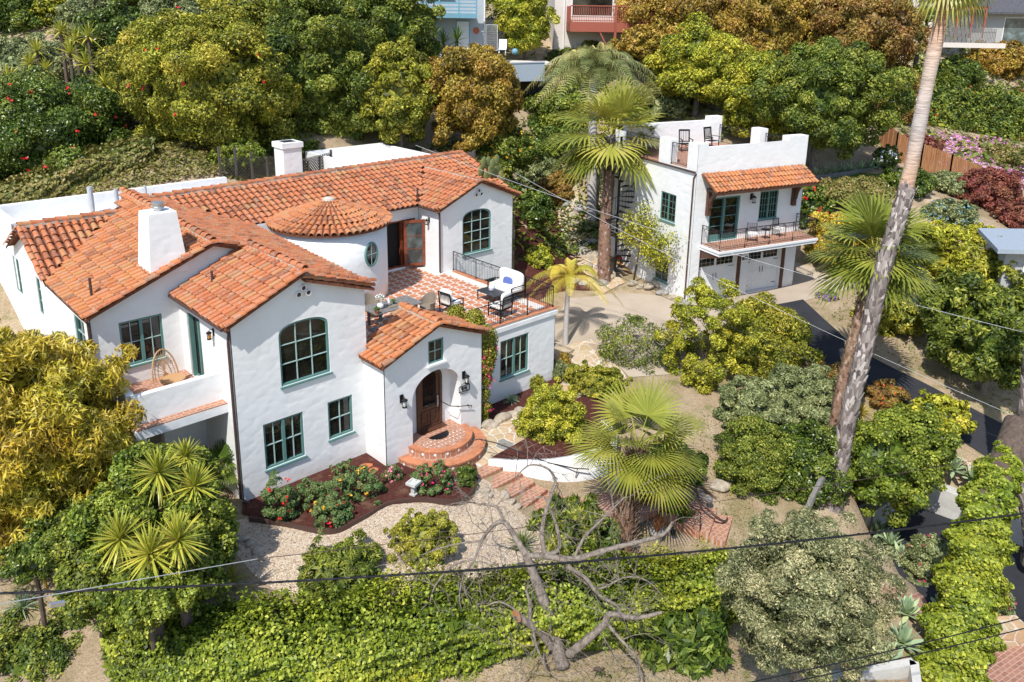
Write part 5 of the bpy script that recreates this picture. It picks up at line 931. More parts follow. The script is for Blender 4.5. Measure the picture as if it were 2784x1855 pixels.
t = thing('lounge_chair', 'white sun lounger with raised back on the grey deck', 'lounger', tuple(atD(1365, 146, 63.4)), .8); mb = MB(); mb.bar((0, 0, .3), (1.2, 0, .3), .6, .05); mb.build('seat', 'white', t); mb = MB(); mb.bar((1.2, 0, .3), (1.7, 0, 1.0), .6, .05); mb.build('backrest', 'white', t)
for x in (.1, 1.1): mb = MB(); mb.bar((x, -.25, 0), (x, -.25, .3), .05); mb.bar((x, .25, 0), (x, .25, .3), .05); mb.build('legs', 'white', t)
mb = MB(); mb.lathe((0, 0, 0), [(.03, 0), (.2, .08), (.26, .25), (.2, .42), (.03, .5)], 16); tag(mb.build('garden_globe', 'bluep', None, True, loc=tuple(atD(1400, 150, 62.8))), 'shiny pale blue garden globe on the grey deck', 'garden globe')
t = thing('wire_gate', 'grey wire mesh gate right of the blue house', 'gate'); f3 = hframe(1320, 138, 65); mb = MB(); mb.ring(f3, rect(0, .95, 0, 2.0), rect(.05, .9, .05, 1.95), 0, .05)
for i in range(14): mb.bar(f3.p(.05+.065*i, .05, .02), f3.p(.05+.065*i, 1.95, .02), .012); mb.bar(f3.p(.05, .1+.135*i, .02), f3.p(.9, .1+.135*i, .02), .012)
mb.build('mesh', 'pipe', t)
# cream house with red deck
D = 70; t = thing('cream_house', 'cream stucco house with a red wooden deck on posts at the top', 'house'); fr = hframe(1505, 150, D, .06)
hbox(fr, t, 'wall', 'cream', 0, 16, -3, 10, -8, 0); hwin(fr, t, 1.4, 4.9, 3.2, 5.6, 'glass', 'white', 'sliding_door'); hwin(fr, t, 9.0, 10.2, 4.0, 5.6, 'glass', 'white')
mb = MB(); mb.tube([fr.p(.8, -3, .06), fr.p(.8, 8, .06)], .06, 6); mb.build('downspout', 'white', t)
for a in (1.9, 7.7): hbox(fr, t, 'vent', 'pipe', a, a+.5, .75, 1.0, .0, .03)
mb = MB(); mb.box(fr, 1.0, 14, 2.0, 2.75, .02, 2.6); K = mb.build('deck', 'redpaint', t); mb = MB()
mb.box(fr, 1.0, 14, 4.0, 4.08, 2.45, 2.6); mb.box(fr, 1.0, 14, 2.85, 2.92, 2.48, 2.56)
for i in range(90): mb.box(fr, 1.0+i*.145, 1.04+i*.145, 2.75, 4.0, 2.5, 2.54)
for i in range(18): mb.box(fr, 1.0, 1.05, 2.75, 4.0, .1+i*.14, .14+i*.14)
mb.build('balustrade', 'redpaint', K)
for a in (4.6, 8.2, 11.5): mb = MB(); mb.box(fr, a, a+.2, -3, 4.1, 2.4, 2.6); mb.build('post', 'redpaint', K); mb = MB(); mb.bar(fr.p(a+.1, -.3, 2.5), fr.p(a+1.8, 2.1, 2.5), .12); mb.bar(fr.p(a+.1, -.3, 2.5), fr.p(a-1.2, 2.1, 2.5), .12); mb.build('brace', 'redpaint', K)
# top right houses
D = 84; t = thing('pale_house', 'pale house with a teal-curtained window at the top right', 'house'); fr = hframe(2475, 60, D, -.1)
hbox(fr, t, 'wall', 'cream', 0, 2.6, -4, 6, -6, 0); hwin(fr, t, .5, 1.7, .9, 3.4, 'glassb', 'white'); hbox(fr, t, 'dark_wall', 'greywood', 2.6, 6, -2, 2.2, -5, -.6); hbox(fr, t, 'roof', 'asphroof', -1, 7, 3.8, 4.1, -7, 1)
t = thing('grey_house', 'low grey house with sliding doors and dark shingle roof at the top right edge', 'house'); fr = hframe(2640, 95, 86, -.15)
hbox(fr, t, 'wall', 'greywall', -8, 9, -3, 2.4, -7, 0); mb = MB(); mb.prism(Fr(fr.p(0, 0, 0), fr.n, fr.u), [(1.0, 2.1), (1.0, 2.3), (-4, 4.4), (-8, 2.3)], -9, 10); mb.build('roof', 'asphroof', t); hwin(fr, t, 3.0, 5.6, -1.0, 1.8, 'glassb', 'white', 'sliding_door'); 
t = thing('pergola', 'dark red wooden pergola beside the grey house behind a picket rail', 'pergola'); fr = hframe(2545, 85, 82, -.1); mb = MB(); mb.box(fr, 0, 4.6, 2.1, 2.3, -.2, 0); mb.box(fr, 0, 4.6, 2.1, 2.3, -3, -2.8); mb.build('beam', 'redpaint', t)
for i in range(12): mb = MB(); mb.box(fr, .1+i*.4, .18+i*.4, 2.3, 2.42, -3.2, .2); mb.build('rafter', 'redpaint', t)
for a in (.2, 1.8, 3.2, 4.4): mb = MB(); mb.box(fr, a, a+.15, -.6, 2.1, -.2, 0); mb.build('post', 'redpaint', t)
t = thing('picket_fence', 'weathered picket rail in front of the red pergola', 'fence'); mb = MB(); fr = hframe(2545, 88, 80, -.1); rn = random.Random(3)
for i in range(40): mb.box(fr, i*.14, i*.14+.07, -1.0, rn.uniform(.35, .6), 0, .03)
mb.box(fr, 0, 5.5, .0, .1, -.05, 0); mb.build('pickets', 'greywood', t); hbox(fr, t, 'base', 'cream', -1, 6.5, -1.4, -.95, -.4, .2)
t = thing('shed_roof_house', 'corner of a low building with pale grey roof at the right edge', 'house'); fr = hframe(2730, 690, 38, -.3); hbox(fr, t, 'wall', 'greywall', .2, 5, -2.2, .0, -4, -.5); mb = MB(); mb.prism(Fr(fr.p(0, 0, 0), fr.u, fr.n), [(-.3, 0.0), (5, .4), (5, .6), (-.3, .2)], -4, .1); mb.build('roof', 'deckgrey', t); hwin(fr, t, 1.0, 2.0, -1.4, -.5, 'glassb', 'white', c=-.5)
t = thing('hill_house', 'brown shadowed gable of a house glimpsed behind the trees at top left', 'house'); fr = hframe(250, 30, 95); hbox(fr, t, 'wall', 'cream', -3, 3, -4, 2, -5, 0); mb = MB(); mb.prism(fr, [(-3.5, 2), (3.5, 2), (0, 3.6)], -5.2, .3); mb.build('roof', 'asphroof', t)
# ================================================================== PLANTS
def leafmesh(name, P, T, S, L_, W, val, mat, parent=None, bend=.0):
    """one quad per leaf: P base-centre, T long axis, S side axis (unit rows)"""
    n = len(P); V = np.empty((n, 4, 3), np.float32); L_ = np.asarray(L_).reshape(-1, 1); W = np.asarray(W).reshape(-1, 1)
    V[:, 0] = P-T*L_*.5; V[:, 2] = P+T*L_*.5; V[:, 1] = P+S*W*.5+T*L_*.05; V[:, 3] = P-S*W*.5+T*L_*.05
    if bend: V[:, 2, 2] -= L_[:, 0]*bend
    me = bpy.data.meshes.new(name); me.vertices.add(n*4); me.vertices.foreach_set('co', V.ravel()); me.loops.add(n*4); me.loops.foreach_set('vertex_index', np.arange(n*4, dtype=np.int32))
    me.polygons.add(n); me.polygons.foreach_set('loop_start', np.arange(n, dtype=np.int32)*4)
    me.materials.append(M[mat]); at = me.attributes.new('v', 'FLOAT', 'FACE'); at.data.foreach_set('value', np.asarray(val, np.float32)); me.update(calc_edges=True)
    o = bpy.data.objects.new(name, me); SC.collection.objects.link(o)
    if parent: o.parent = parent
    return o
def unit(a): return a/np.maximum(np.linalg.norm(a, axis=1, keepdims=True), 1e-9)
def orient(N, rg, droop=0.):
    """leaf axes roughly perpendicular to N"""
    R_ = rg.normal(size=N.shape); T = unit(np.cross(N, R_)); T[:, 2] -= droop; T = unit(T); return T, unit(np.cross(N, T))
def crown(name, parent, c, r, leaf, mat, seed, lobes=40, cov=2.6, lr=.36, spread=.62, droop=0., bottom=-.9, top=1., maxn=70000, fill=True, lean=0):
    rg = np.random.RandomState(seed); c = np.array(c, float); r = np.array(r, float)
    lobes = int(lobes*2.4); lr *= .68; k = np.arange(lobes)+.5; ph = np.arccos(1-(1-bottom)*k/lobes); th = np.pi*(1+5**.5)*k+rg.uniform(0, 1, lobes)
    d = np.c_[np.cos(th)*np.sin(ph), np.sin(th)*np.sin(ph), np.cos(ph)]; d += rg.normal(size=d.shape)*.12
    lobes = len(k); Lr = lr*r.mean()*rg.uniform(.55, 1.2, lobes); Lc = d*(r-Lr[:, None]*.8*r/r.mean())*rg.uniform(.8, 1.1, (lobes, 1))
    area = min(4*np.pi*(Lr**2).sum()*.5, 4*np.pi*(r.prod()**(2/3))*1.5); n = int(min(maxn*1.3, area*cov/(leaf[0]*leaf[1]*.5)))
    li = rg.choice(lobes, n, p=Lr**2/(Lr**2).sum()); dd = unit(rg.normal(size=(n, 3))+unit(d)[li]*.75+np.array([0, 0, .35])); rad = 1-.42*rg.random_sample(n)**1.6
    # tufts: pull the leaves into small groups so that light and dark patches form
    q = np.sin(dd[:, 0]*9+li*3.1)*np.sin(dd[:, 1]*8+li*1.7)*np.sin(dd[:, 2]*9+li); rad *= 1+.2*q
    sq = np.array([1, 1, .82]); P = c+Lc[li]+dd*(Lr[li]*rad)[:, None]*sq
    N = unit(dd+np.array([0, 0, .35])+rg.normal(size=(n, 3))*spread); T, S = orient(N, rg, droop)
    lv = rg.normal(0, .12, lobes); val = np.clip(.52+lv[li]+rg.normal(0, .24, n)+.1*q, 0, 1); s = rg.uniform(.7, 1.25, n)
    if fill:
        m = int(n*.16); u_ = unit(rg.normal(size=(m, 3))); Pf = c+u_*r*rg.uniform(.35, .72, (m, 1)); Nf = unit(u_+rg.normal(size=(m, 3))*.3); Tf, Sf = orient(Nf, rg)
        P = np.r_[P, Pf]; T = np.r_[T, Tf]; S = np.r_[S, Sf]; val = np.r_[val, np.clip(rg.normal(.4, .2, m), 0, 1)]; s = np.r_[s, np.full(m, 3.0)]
    g = hts(P[:, :2])+.03; ok = P[:, 2] > g; P, T, S, val, s = P[ok], T[ok], S[ok], val[ok], s[ok]
    return leafmesh(name, P-np.array(parent.location if parent else (0, 0, 0)), T, S, leaf[0]*s, leaf[1]*s, val, mat, parent, .12)
def specks(parent, c, r, n, s, mat, seed, name='blossoms', front=True):
    rg = np.random.RandomState(seed); d = unit(rg.normal(size=(n*3, 3))); d[:, 2] = np.abs(d[:, 2])-.25; d = unit(d)
    if front: vd = unit((CC-np.array(c))[None])[0]; d = d[(d@vd) > .1][:n]
    else: d = d[:n]
    n = len(d); P = np.array(c)+d*np.array(r)*rg.uniform(.93, 1.05, (n, 1)); out = []; 
    Q = np.repeat(P, 4, 0)+rg.normal(size=(n*4, 3))*s*.35; N = unit(np.repeat(d, 4, 0)+rg.normal(size=(n*4, 3))*.5); T, S = orient(N, rg)
    return leafmesh(name, Q-np.array(parent.location if parent else (0, 0, 0)), T, S, np.full(n*4, s), np.full(n*4, s*.8), rg.random_sample(n*4), mat, parent)
# palettes
def pal(name, a, b, c, d, g=1.3, **k):
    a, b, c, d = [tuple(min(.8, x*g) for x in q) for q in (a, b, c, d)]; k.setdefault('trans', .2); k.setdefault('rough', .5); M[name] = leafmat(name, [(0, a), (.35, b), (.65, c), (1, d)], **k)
pal('yellowgreen', (.03, .04, .008), (.12, .135, .014), (.25, .25, .02), (.50, .45, .06))
pal('midgreen', (.02, .035, .008), (.06, .09, .012), (.13, .17, .018), (.32, .33, .05))
pal('deepgreen', (.012, .022, .006), (.035, .062, .01), (.08, .125, .015), (.22, .27, .05), rough=.3)
pal('lime', (.04, .05, .01), (.15, .17, .014), (.32, .32, .02), (.56, .52, .06))
pal('orange', (.05, .035, .01), (.16, .11, .015), (.32, .21, .025), (.50, .36, .07))
pal('brownleaf', (.07, .045, .015), (.17, .10, .025), (.28, .17, .035), (.30, .25, .05))
pal('greygreen', (.03, .04, .015), (.10, .125, .045), (.20, .23, .085), (.36, .38, .18))
pal('olive', (.04, .05, .02), (.12, .14, .055), (.27, .27, .12), (.52, .49, .25), 1.1)
pal('bamboo', (.08, .07, .01), (.28, .23, .018), (.52, .40, .03), (.68, .52, .14), trans=.25)
pal('ivy', (.03, .045, .008), (.10, .14, .012), (.24, .29, .02), (.46, .48, .07), g=1.15)
pal('ivymid', (.025, .04, .008), (.08, .12, .012), (.17, .22, .02), (.38, .42, .06), 1.15)
pal('dryivy', (.05, .06, .015), (.12, .14, .025), (.22, .19, .05), (.36, .27, .12))
pal('rose', (.03, .06, .02), (.07, .12, .035), (.11, .18, .05), (.20, .19, .07))
pal('redleaf', (.06, .02, .015), (.14, .045, .03), (.22, .08, .045), (.28, .13, .06))
pal('palmleaf', (.13, .15, .02), (.25, .27, .035), (.37, .37, .06), (.52, .48, .13), 1.0, trans=.25, rough=.4)
pal('palmmid', (.05, .07, .012), (.12, .15, .02), (.22, .25, .035), (.42, .40, .10), 1.2, rough=.4)
pal('palmdark', (.03, .06, .01), (.07, .12, .02), (.13, .18, .025), (.22, .25, .05), rough=.35)
pal('palmyellow', (.24, .22, .03), (.40, .34, .04), (.54, .43, .06), (.60, .50, .18), trans=.3)
pal('queen', (.06, .075, .02), (.17, .19, .06), (.34, .33, .12), (.56, .46, .16), 1.2, trans=.2)
pal('yucca', (.10, .14, .02), (.22, .25, .03), (.40, .38, .05), (.55, .42, .08), rough=.4)
pal('agave', (.10, .16, .09), (.18, .25, .14), (.28, .36, .2), (.42, .46, .22), trans=.05)
pal('deadfrond', (.10, .07, .045), (.18, .12, .08), (.28, .20, .14), (.36, .28, .2), trans=.1)
pal('pinkcover', (.30, .10, .20), (.48, .18, .38), (.60, .30, .52), (.65, .42, .60), trans=.1)
def palmrust():
    m, t, b = _nt('smooth_palm_trunk'); b.inputs['Roughness'].default_value = .85; tc = nd(t, 'ShaderNodeTexCoord'); sp = nd(t, 'ShaderNodeSeparateXYZ'); t.links.new(tc.outputs['Generated'], sp.inputs[0])
    c = ramp(t, sp.outputs[2], [(0, (.42, .22, .12)), (.12, (.50, .36, .26)), (.3, (.42, .39, .37)), (.55, (.52, .42, .34)), (.75, (.46, .24, .12)), (1, (.38, .17, .08))])
    mp = nd(t, 'ShaderNodeMapping'); mp.inputs['Scale'].default_value = (.8, .8, 9); t.links.new(tc.outputs['Object'], mp.inputs[0]); n = noise(t, mp.outputs[0], 2.2, 5, .7)
    t.links.new(mixc(t, 1., c, ramp(t, n, [(.35, (.55, .5, .45)), (.65, (1.25, 1.2, 1.2))]), 'MULTIPLY'), b.inputs['Base Color']); bump(t, b, n, .04); return m
M['bark'] = bark('grey_bark', (.09, .07, .055), (.30, .25, .205), 9, (1, 1, .5), .05); M['barkd'] = bark('dark_bark', (.05, .035, .025), (.14, .10, .075), 10)
M['palmbark'] = bark('palm_fibre', (.13, .06, .035), (.34, .19, .12), 8, (1, 1, 6), .05); M['palmgrey'] = bark('ringed_trunk', (.30, .27, .25), (.46, .43, .40), 5, (.5, .5, 9), .02); M['palmboot'] = leafmat('palm_boots', [(0, (.07, .055, .05)), (.4, (.18, .15, .135)), (.75, (.32, .28, .25)), (1, (.50, .45, .41))], .8, .0)
M['palmgreybark'] = bark('palm_grey_bark', (.12, .09, .075), (.30, .24, .20), 8, (1, 1, 4), .05); M['palmrust'] = palmrust(); M['cane'] = plain('bamboo_cane', (.40, .24, .04), .5, 0, .4, .3, 4)
def rz_from(rx, hh, D, e=.27): a = hh*D/FPX; return max(.35*a, math.sqrt(max(.05*a*a, a*a-(rx*math.sin(e))**2))/math.cos(e))
SEED = [100]
def plant(name, label, cat, u, v, hw, hh, D, mat, leaf=None, grp=None, trunk=None, part='crown', flowers=None, ry=1., tw=None, **k):
    """a plant whose crown fills about hw x hh pixels round (u, v) at distance D; D None: standing where its foot meets the ground"""
    if D is None: g = hit(u, v+hh*.86); D = fdepth(g)+hw*.75*fdepth(g)/FPX
    c = atD(u, v, D)
    if k.pop('force', False): pass
    elif cat == 'tree': D = min(D, fdepth(hit(u, v+hh*.95))+hw*D/FPX*.6); c = atD(u, v, D)
    elif cat in ('shrub', 'ivy') and c[2]-hh*D/FPX-H(c[0], c[1]) > .5:
        g = hit(u, v+hh*.86); D = fdepth(g)+hw*.75*fdepth(g)/FPX; c = atD(u, v, D)
    rx = hw*D/FPX; e = math.atan2(CC[2]-c[2], np.linalg.norm((c-CC)[:2])); rz = rz_from(rx, hh, D, e); SEED[0] += 1
    px = D/828.; leaf = leaf or (max(.065, px*2.9), max(.03, px*1.4)); gz = H(c[0], c[1])
    t = thing(name, label, cat, (c[0], c[1], gz), 0, grp)
    o = crown(part, t, c, (rx, rx*ry, rz), leaf, mat, SEED[0], **k)
    tr = trunk or ('bark' if cat == 'tree' else None)
    if tr:
        mb = MB(); r0 = tw or max(.06, rx*.06); rn = random.Random(SEED[0]); zt = c[2]-gz; base = Vector((0, 0, -.3)); fk = Vector((0, 0, max(.2, zt-rz*.5)))
        mb.tube([base, base*.4+fk*.6+Vector((rn.uniform(-.1, .1), 0, 0)), fk], [r0*1.3, r0, r0*.85], 8)
        for i in range(7):
            a = i*.9+rn.random(); q = Vector((math.cos(a)*rx*.6, math.sin(a)*rx*.6, zt+rz*rn.uniform(-.1, .55))); m_ = fk.lerp(q, .5)+Vector((0, 0, rz*.1)); mb.tube([fk, m_, q], [r0*.6, r0*.35, r0*.12], 6)
        mb.build('trunk', tr, t)
    if flowers: fm, n, s = flowers; specks(t, c, (rx, rx*ry, rz), n, s, fm, SEED[0])
    return t
def lumps(X, Y, s=1.): return (np.sin(X*1.3*s+Y*.7*s)+np.sin(X*.6*s-Y*1.9*s+1)+np.sin(X*2.3*s+Y*2.9*s+2)*.6+np.sin(X*4.7*s-Y*3.3*s)*.35)/2.95
def cover(name, poly, h, leaf, mat, n=None, cov=2.2, seed=1, label=None, cat=None, kind='stuff', wild=.6, ls=1., parent=None, maxn=120000, base=None):
    rg = np.random.RandomState(seed); A = np.array(poly)[:, :2]; lo_, hi = A.min(0), A.max(0); ar = 0
    for i in range(len(A)): ar += A[i, 0]*A[(i+1) % len(A), 1]-A[(i+1) % len(A), 0]*A[i, 1]
    ar = abs(ar)/2; n = n or int(min(maxn, ar*cov/(leaf[0]*leaf[1]*.5))); m = int(n*np.prod(hi-lo_)/ar)
    Q = lo_+rg.random_sample((m, 2))*(hi-lo_); Q = Q[inpoly(Q, [tuple(a) for a in A])]; n = len(Q)
    z = hts(Q) if base is None else np.full(n, base); l_ = lumps(Q[:, 0], Q[:, 1], ls); lay = rg.random_sample(n)**.5
    z = z+h*(.55+.45*l_)*lay+rg.uniform(0, .04, n); N = unit(np.c_[rg.normal(size=(n, 2))*wild, np.ones(n)]); T, S = orient(N, rg); s = rg.uniform(.7, 1.3, n)
    o = leafmesh(name, np.c_[Q, z], T, S, leaf[0]*s, leaf[1]*s, np.clip(rg.normal(.5, .2, n)+.15*l_, 0, 1), mat, parent)
    return tag(o, label, cat, None, kind)
def trunkpath(pts, n=14):
    pts = [Vector(p) for p in pts]; out = []
    for i in range(n+1):
        q = i/n*(len(pts)-1); k = min(int(q), len(pts)-2); f = q-k; a, b, c, d = [pts[max(0, min(len(pts)-1, j))] for j in (k-1, k, k+1, k+2)]; out.append(.5*((2*b)+(c-a)*f+(2*a-5*b+4*c-d)*f*f+(-a+3*b-3*c+d)*f**3))
    return out
def hedge(name, label, pts, w_, h_, leaf, mat, seed, cov=2.6, cat='hedge', grp=None, part='foliage', flowers=None, maxn=140000, amp=.4, zoff=0, core=True):
    """a clipped or rambling hedge along pts, standing on the ground"""
    rg = np.random.RandomState(seed); P = np.array([tuple(q)[:2] for q in trunkpath([(p[0], p[1], 0) for p in pts], 10*len(pts))]); seg = np.linalg.norm(np.diff(P, axis=0), axis=1); cum = np.r_[0, np.cumsum(seg)]; Lt = cum[-1]
    n = int(min(maxn, Lt*(2*h_+w_)*cov*1.25/(leaf[0]*leaf[1]*.5))); s = rg.random_sample(n)*Lt; i = np.clip(np.searchsorted(cum, s)-1, 0, len(seg)-1); f = ((s-cum[i])/seg[i])[:, None]
    C_ = P[i]*(1-f)+P[i+1]*f; u = (P[i+1]-P[i])/seg[i][:, None]; nn = np.c_[u[:, 1], -u[:, 0]]
    a = rg.uniform(0, math.pi, n); ca = np.cos(a); sa = np.sin(a); pw = .55; cx = np.sign(ca)*np.abs(ca)**pw; cz = np.abs(sa)**pw
    a2 = rg.random_sample(n); side = a2 < .45; cz = np.where(side, rg.random_sample(n), cz); cx = np.where(side, np.sign(ca), cx)
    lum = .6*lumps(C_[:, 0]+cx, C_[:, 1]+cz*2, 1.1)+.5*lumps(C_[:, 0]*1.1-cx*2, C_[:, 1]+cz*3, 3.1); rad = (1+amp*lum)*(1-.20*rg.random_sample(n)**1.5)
    end = np.minimum(1, np.minimum(s, Lt-s)/(w_*.5)+.25)**.5
    X = C_+nn*(cx*w_/2*rad*end)[:, None]; Z = hts(X)+zoff+cz*h_*rad*np.minimum(1, end+.1)
    N = unit(np.c_[nn*cx[:, None]*1.0, cz*1.0+.15]+rg.normal(size=(n, 3))*.6); T, S = orient(N, rg, .15); k = rg.uniform(.7, 1.25, n)
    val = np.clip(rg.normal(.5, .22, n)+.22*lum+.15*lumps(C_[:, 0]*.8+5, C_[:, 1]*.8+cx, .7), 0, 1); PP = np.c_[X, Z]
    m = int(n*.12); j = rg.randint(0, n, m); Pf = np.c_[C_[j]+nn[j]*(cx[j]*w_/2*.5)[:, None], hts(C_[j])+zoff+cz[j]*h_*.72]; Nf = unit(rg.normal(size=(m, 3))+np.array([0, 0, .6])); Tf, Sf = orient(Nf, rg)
    t = thing(name, label, cat, (P[0, 0], P[0, 1], H(*P[0])), 0, grp); off = np.array(t.location)
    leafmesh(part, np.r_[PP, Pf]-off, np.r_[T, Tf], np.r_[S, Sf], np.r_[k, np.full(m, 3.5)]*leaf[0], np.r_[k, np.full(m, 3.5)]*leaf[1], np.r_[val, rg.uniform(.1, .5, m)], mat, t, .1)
    if flowers:
        fm, nf, fs = flowers; j = rg.randint(0, n, nf); Q = np.repeat(PP[j], 5, 0)+rg.normal(size=(nf*5, 3))*fs*.4+np.array([0, 0, .02]); Nq = unit(rg.normal(size=(nf*5, 3))+np.array([0, 0, .7])); Tq, Sq = orient(Nq, rg); leafmesh('blossoms', Q-off, Tq, Sq, np.full(nf*5, fs), np.full(nf*5, fs*.8), rg.random_sample(nf*5), fm, t)
    return t
# ---------------------------------------------------------------- palms and rosettes
def ribbon(V, F_, A_, pts, ws, side, val):
    b = len(V)
    for p, w_ in zip(pts, ws): V.append(p+side*w_/2); V.append(p-side*w_/2)
    for i in range(len(pts)-1): F_.append((b+2*i, b+2*i+1, b+2*i+3, b+2*i+2)); A_.append(val)
def mk(V, F_, A_, name, mat, parent):
    mb = MB(); mb.v = [tuple(v) for v in V]; mb.f = F_; mb.a = A_; return mb.build(name, mat, parent)
def fanleaf(V, F_, A_, hub, d, up, R_, rn, nb=26, ang=1.9, droop=.35, split=.5):
    """one fan blade: pleated strips round the hub, free and drooping at the tips"""
    d = d.normalized(); s = d.cross(up).normalized(); nrm = s.cross(d).normalized(); v0 = rn.uniform(.15, .75)
    for k in range(nb):
        a = (k/(nb-1)-.5)*2*ang; dr = (d*math.cos(a)+s*math.sin(a)).normalized(); L_ = R_*(.86+.14*math.cos(a))*rn.uniform(.93, 1.05); sd_ = dr.cross(nrm); w1 = 2*math.sin(ang/(nb-1))*L_*split*1.02
        cup = nrm*(.12*R_*(1-math.cos(a))); z = .012*R_*(1 if k % 2 else -1)
        g = Vector((0, 0, -1)); dd = droop*rn.uniform(.6, 1.4)
        pts = [hub, hub+dr*L_*split+nrm*z+cup*.5, hub+dr*L_*.78+cup*.4+g*L_*dd*.10, hub+dr*L_*.98+cup*.2+g*L_*dd*.34]
        ribbon(V, F_, A_, pts, [.01, w1, w1*.62, .006], sd_, min(1, max(0, v0+rn.uniform(-.15, .15))))
def fanpalm_crown(t, top, n, pet, R_, mat, seed, lo_=-.5, hi=1.45, nb=26, name='crown', droop=.4):
    rn = random.Random(seed); V, F_, A_ = [], [], []; mb = MB()
    for i in range(n):
        f = (i+.5)/n; el = hi-(hi-lo_)*f**.8+rn.uniform(-.1, .1); az = i*2.39996+rn.uniform(-.2, .2); d = Vector((math.cos(az)*math.cos(el), math.sin(az)*math.cos(el), math.sin(el)))
        L_ = pet*rn.uniform(.8, 1.15); hub = top+d*L_+Vector((0, 0, -.12*L_*(1-math.sin(el)))); d2 = (d+Vector((0, 0, -.25-.2*f))).normalized(); up = Vector((0, 0, 1)) if abs(d2.z) < .93 else Vector((math.cos(az), math.sin(az), 0))*-1
        fanleaf(V, F_, A_, hub, d2, up, R_*rn.uniform(.85, 1.1), rn, nb, rn.uniform(1.5, 1.95), droop); mb.tube([top, top.lerp(hub, .5)+Vector((0, 0, .04)), hub], [.03, .022, .014], 4, False)
    c = mk(V, F_, A_, name, mat, t); mb.build('petioles', 'yucca', t); return c
def feather(V, F_, A_, base, d, L_, rn, ln=.45, nl=34, sag=.55, w_=.035):
    d = d.normalized(); pts = []
    for k in range(nl+1): q = k/nl; pts.append(base+d*L_*q+Vector((0, 0, -sag*L_*q*q)))
    v0 = rn.uniform(.1, .8)
    for k in range(2, nl+1):
        tg = (pts[k]-pts[k-1]).normalized(); s = tg.cross(Vector((0, 0, 1)))
        if s.length < .05: s = Vector((1, 0, 0))
        s.normalize(); l_ = ln*math.sin(math.pi*(.12+.85*k/nl))**.6
        for sg in (-1, 1):
            dl = (s*sg*.8+tg*.5+Vector((0, 0, .15))).normalized(); p0 = pts[k]; p1 = p0+dl*l_*.55; p2 = p0+dl*l_*.85+Vector((0, 0, -l_*rn.uniform(.3, .7))); ribbon(V, F_, A_, [p0, p1, p2], [w_, w_*.9, .004], tg, min(1, max(0, v0+rn.uniform(-.2, .2))))
    ribbon(V, F_, A_, pts[::4], [.05*(1-k/len(pts[::4])*.8) for k in range(len(pts[::4]))], Vector((d.y, -d.x, 0)).normalized() if abs(d.z) < .98 else Vector((1, 0, 0)), v0)
def rosette(name, t, c, n, L_, w_, mat, seed, lo_=-.5, V=None, F_=None, A_=None, sag=.1, build=True, hi=1.5):
    rn = random.Random(seed)
    if V is None: V, F_, A_ = [], [], []
    for i in range(n):
        f = (i+.5)/n; el = hi-(hi-lo_)*f+rn.uniform(-.12, .12); az = i*2.39996+rn.uniform(-.2, .2); d = Vector((math.cos(az)*math.cos(el), math.sin(az)*math.cos(el), math.sin(el))); l_ = L_*rn.uniform(.8, 1.1)
        s = Vector((-math.sin(az), math.cos(az), rn.uniform(-.3, .3))).normalized(); g = Vector((0, 0, -sag*l_)); ribbon(V, F_, A_, [c, c+d*l_*.35, c+d*l_*.7+g*.4, c+d*l_+g], [w_*.7, w_, w_*.75, .004], s, min(1, max(0, (.35+.4*f if lo_ < 0 else .5)+rn.uniform(-.25, .25))))
    return mk(V, F_, A_, name, mat, t) if build else None
def boots(mb, path, rad, rn, n, L_=.22, w_=.16, out=.05):
    """woven leaf-base stubs over a palm trunk"""
    m = len(path)-1
    for i in range(n):
        q = i/n*m*.999; k = int(q); p = path[k].lerp(path[k+1], q-k); r = rad[k]+(rad[k+1]-rad[k])*(q-k); ax_ = (path[k+1]-path[k]).normalized(); a = i*2.39996+rn.uniform(-.15, .15)
        e1 = ax_.cross(Vector((0, 1, 0))).normalized(); e2 = ax_.cross(e1); o_ = e1*math.cos(a)+e2*math.sin(a); s = ax_.cross(o_); l_ = L_*rn.uniform(.7, 1.3); tw = s*rn.uniform(-.5, .5)*l_*.6; b = p+o_*r*.93; tip = b+ax_*l_+o_*out*rn.uniform(.6, 2.2)+tw
        w2 = w_*rn.uniform(.8, 1.2); mb.add([b-s*w2/2, b+s*w2/2, tip+s*w2*.22, tip-s*w2*.22, b+o_*.03+ax_*l_*.3], [(0, 1, 4), (1, 2, 4), (2, 3, 4), (3, 0, 4)], rn.random())
# ================================================================== FAR VEGETATION
rg0 = np.random.RandomState(4)
def pl(name, label, *a, **k): return plant(name, label, 'tree' if 'tree' in name else 'shrub', *a, **k)
def hpD(L_): return [tuple(atD(*q)[:2]) for q in L_]
cover('hillside_scrub', hpD([(-200, 640, 38), (180, 545, 40.5), (600, 475, 42.5), (960, 450, 43), (960, 340, 48), (500, 330, 50), (-200, 200, 60)])[:], .4, (.2, .11), 'dryivy', cov=1.6, seed=3, label='low leafy ground cover on the shaded bank at the left', cat='ground cover', maxn=90000)
cover('hillside_growth', hpD([(-300, 300, 58), (3200, 420, 62), (3300, -40, 150), (-600, -60, 150)]), .7, (.5, .28), 'midgreen', cov=1.0, seed=5, label='mixed green growth covering the hillside between the trees', cat='ground cover', maxn=90000)
cover('shrub_bank', hpD([(900, 470, 42), (1440, 470, 44), (1560, 400, 47), (2000, 330, 58), (1900, 250, 60), (1400, 250, 55), (1000, 330, 50)]), .6, (.26, .15), 'midgreen', cov=1.3, seed=6, label='tangled green growth on the bank behind the house', cat='ground cover', maxn=70000)
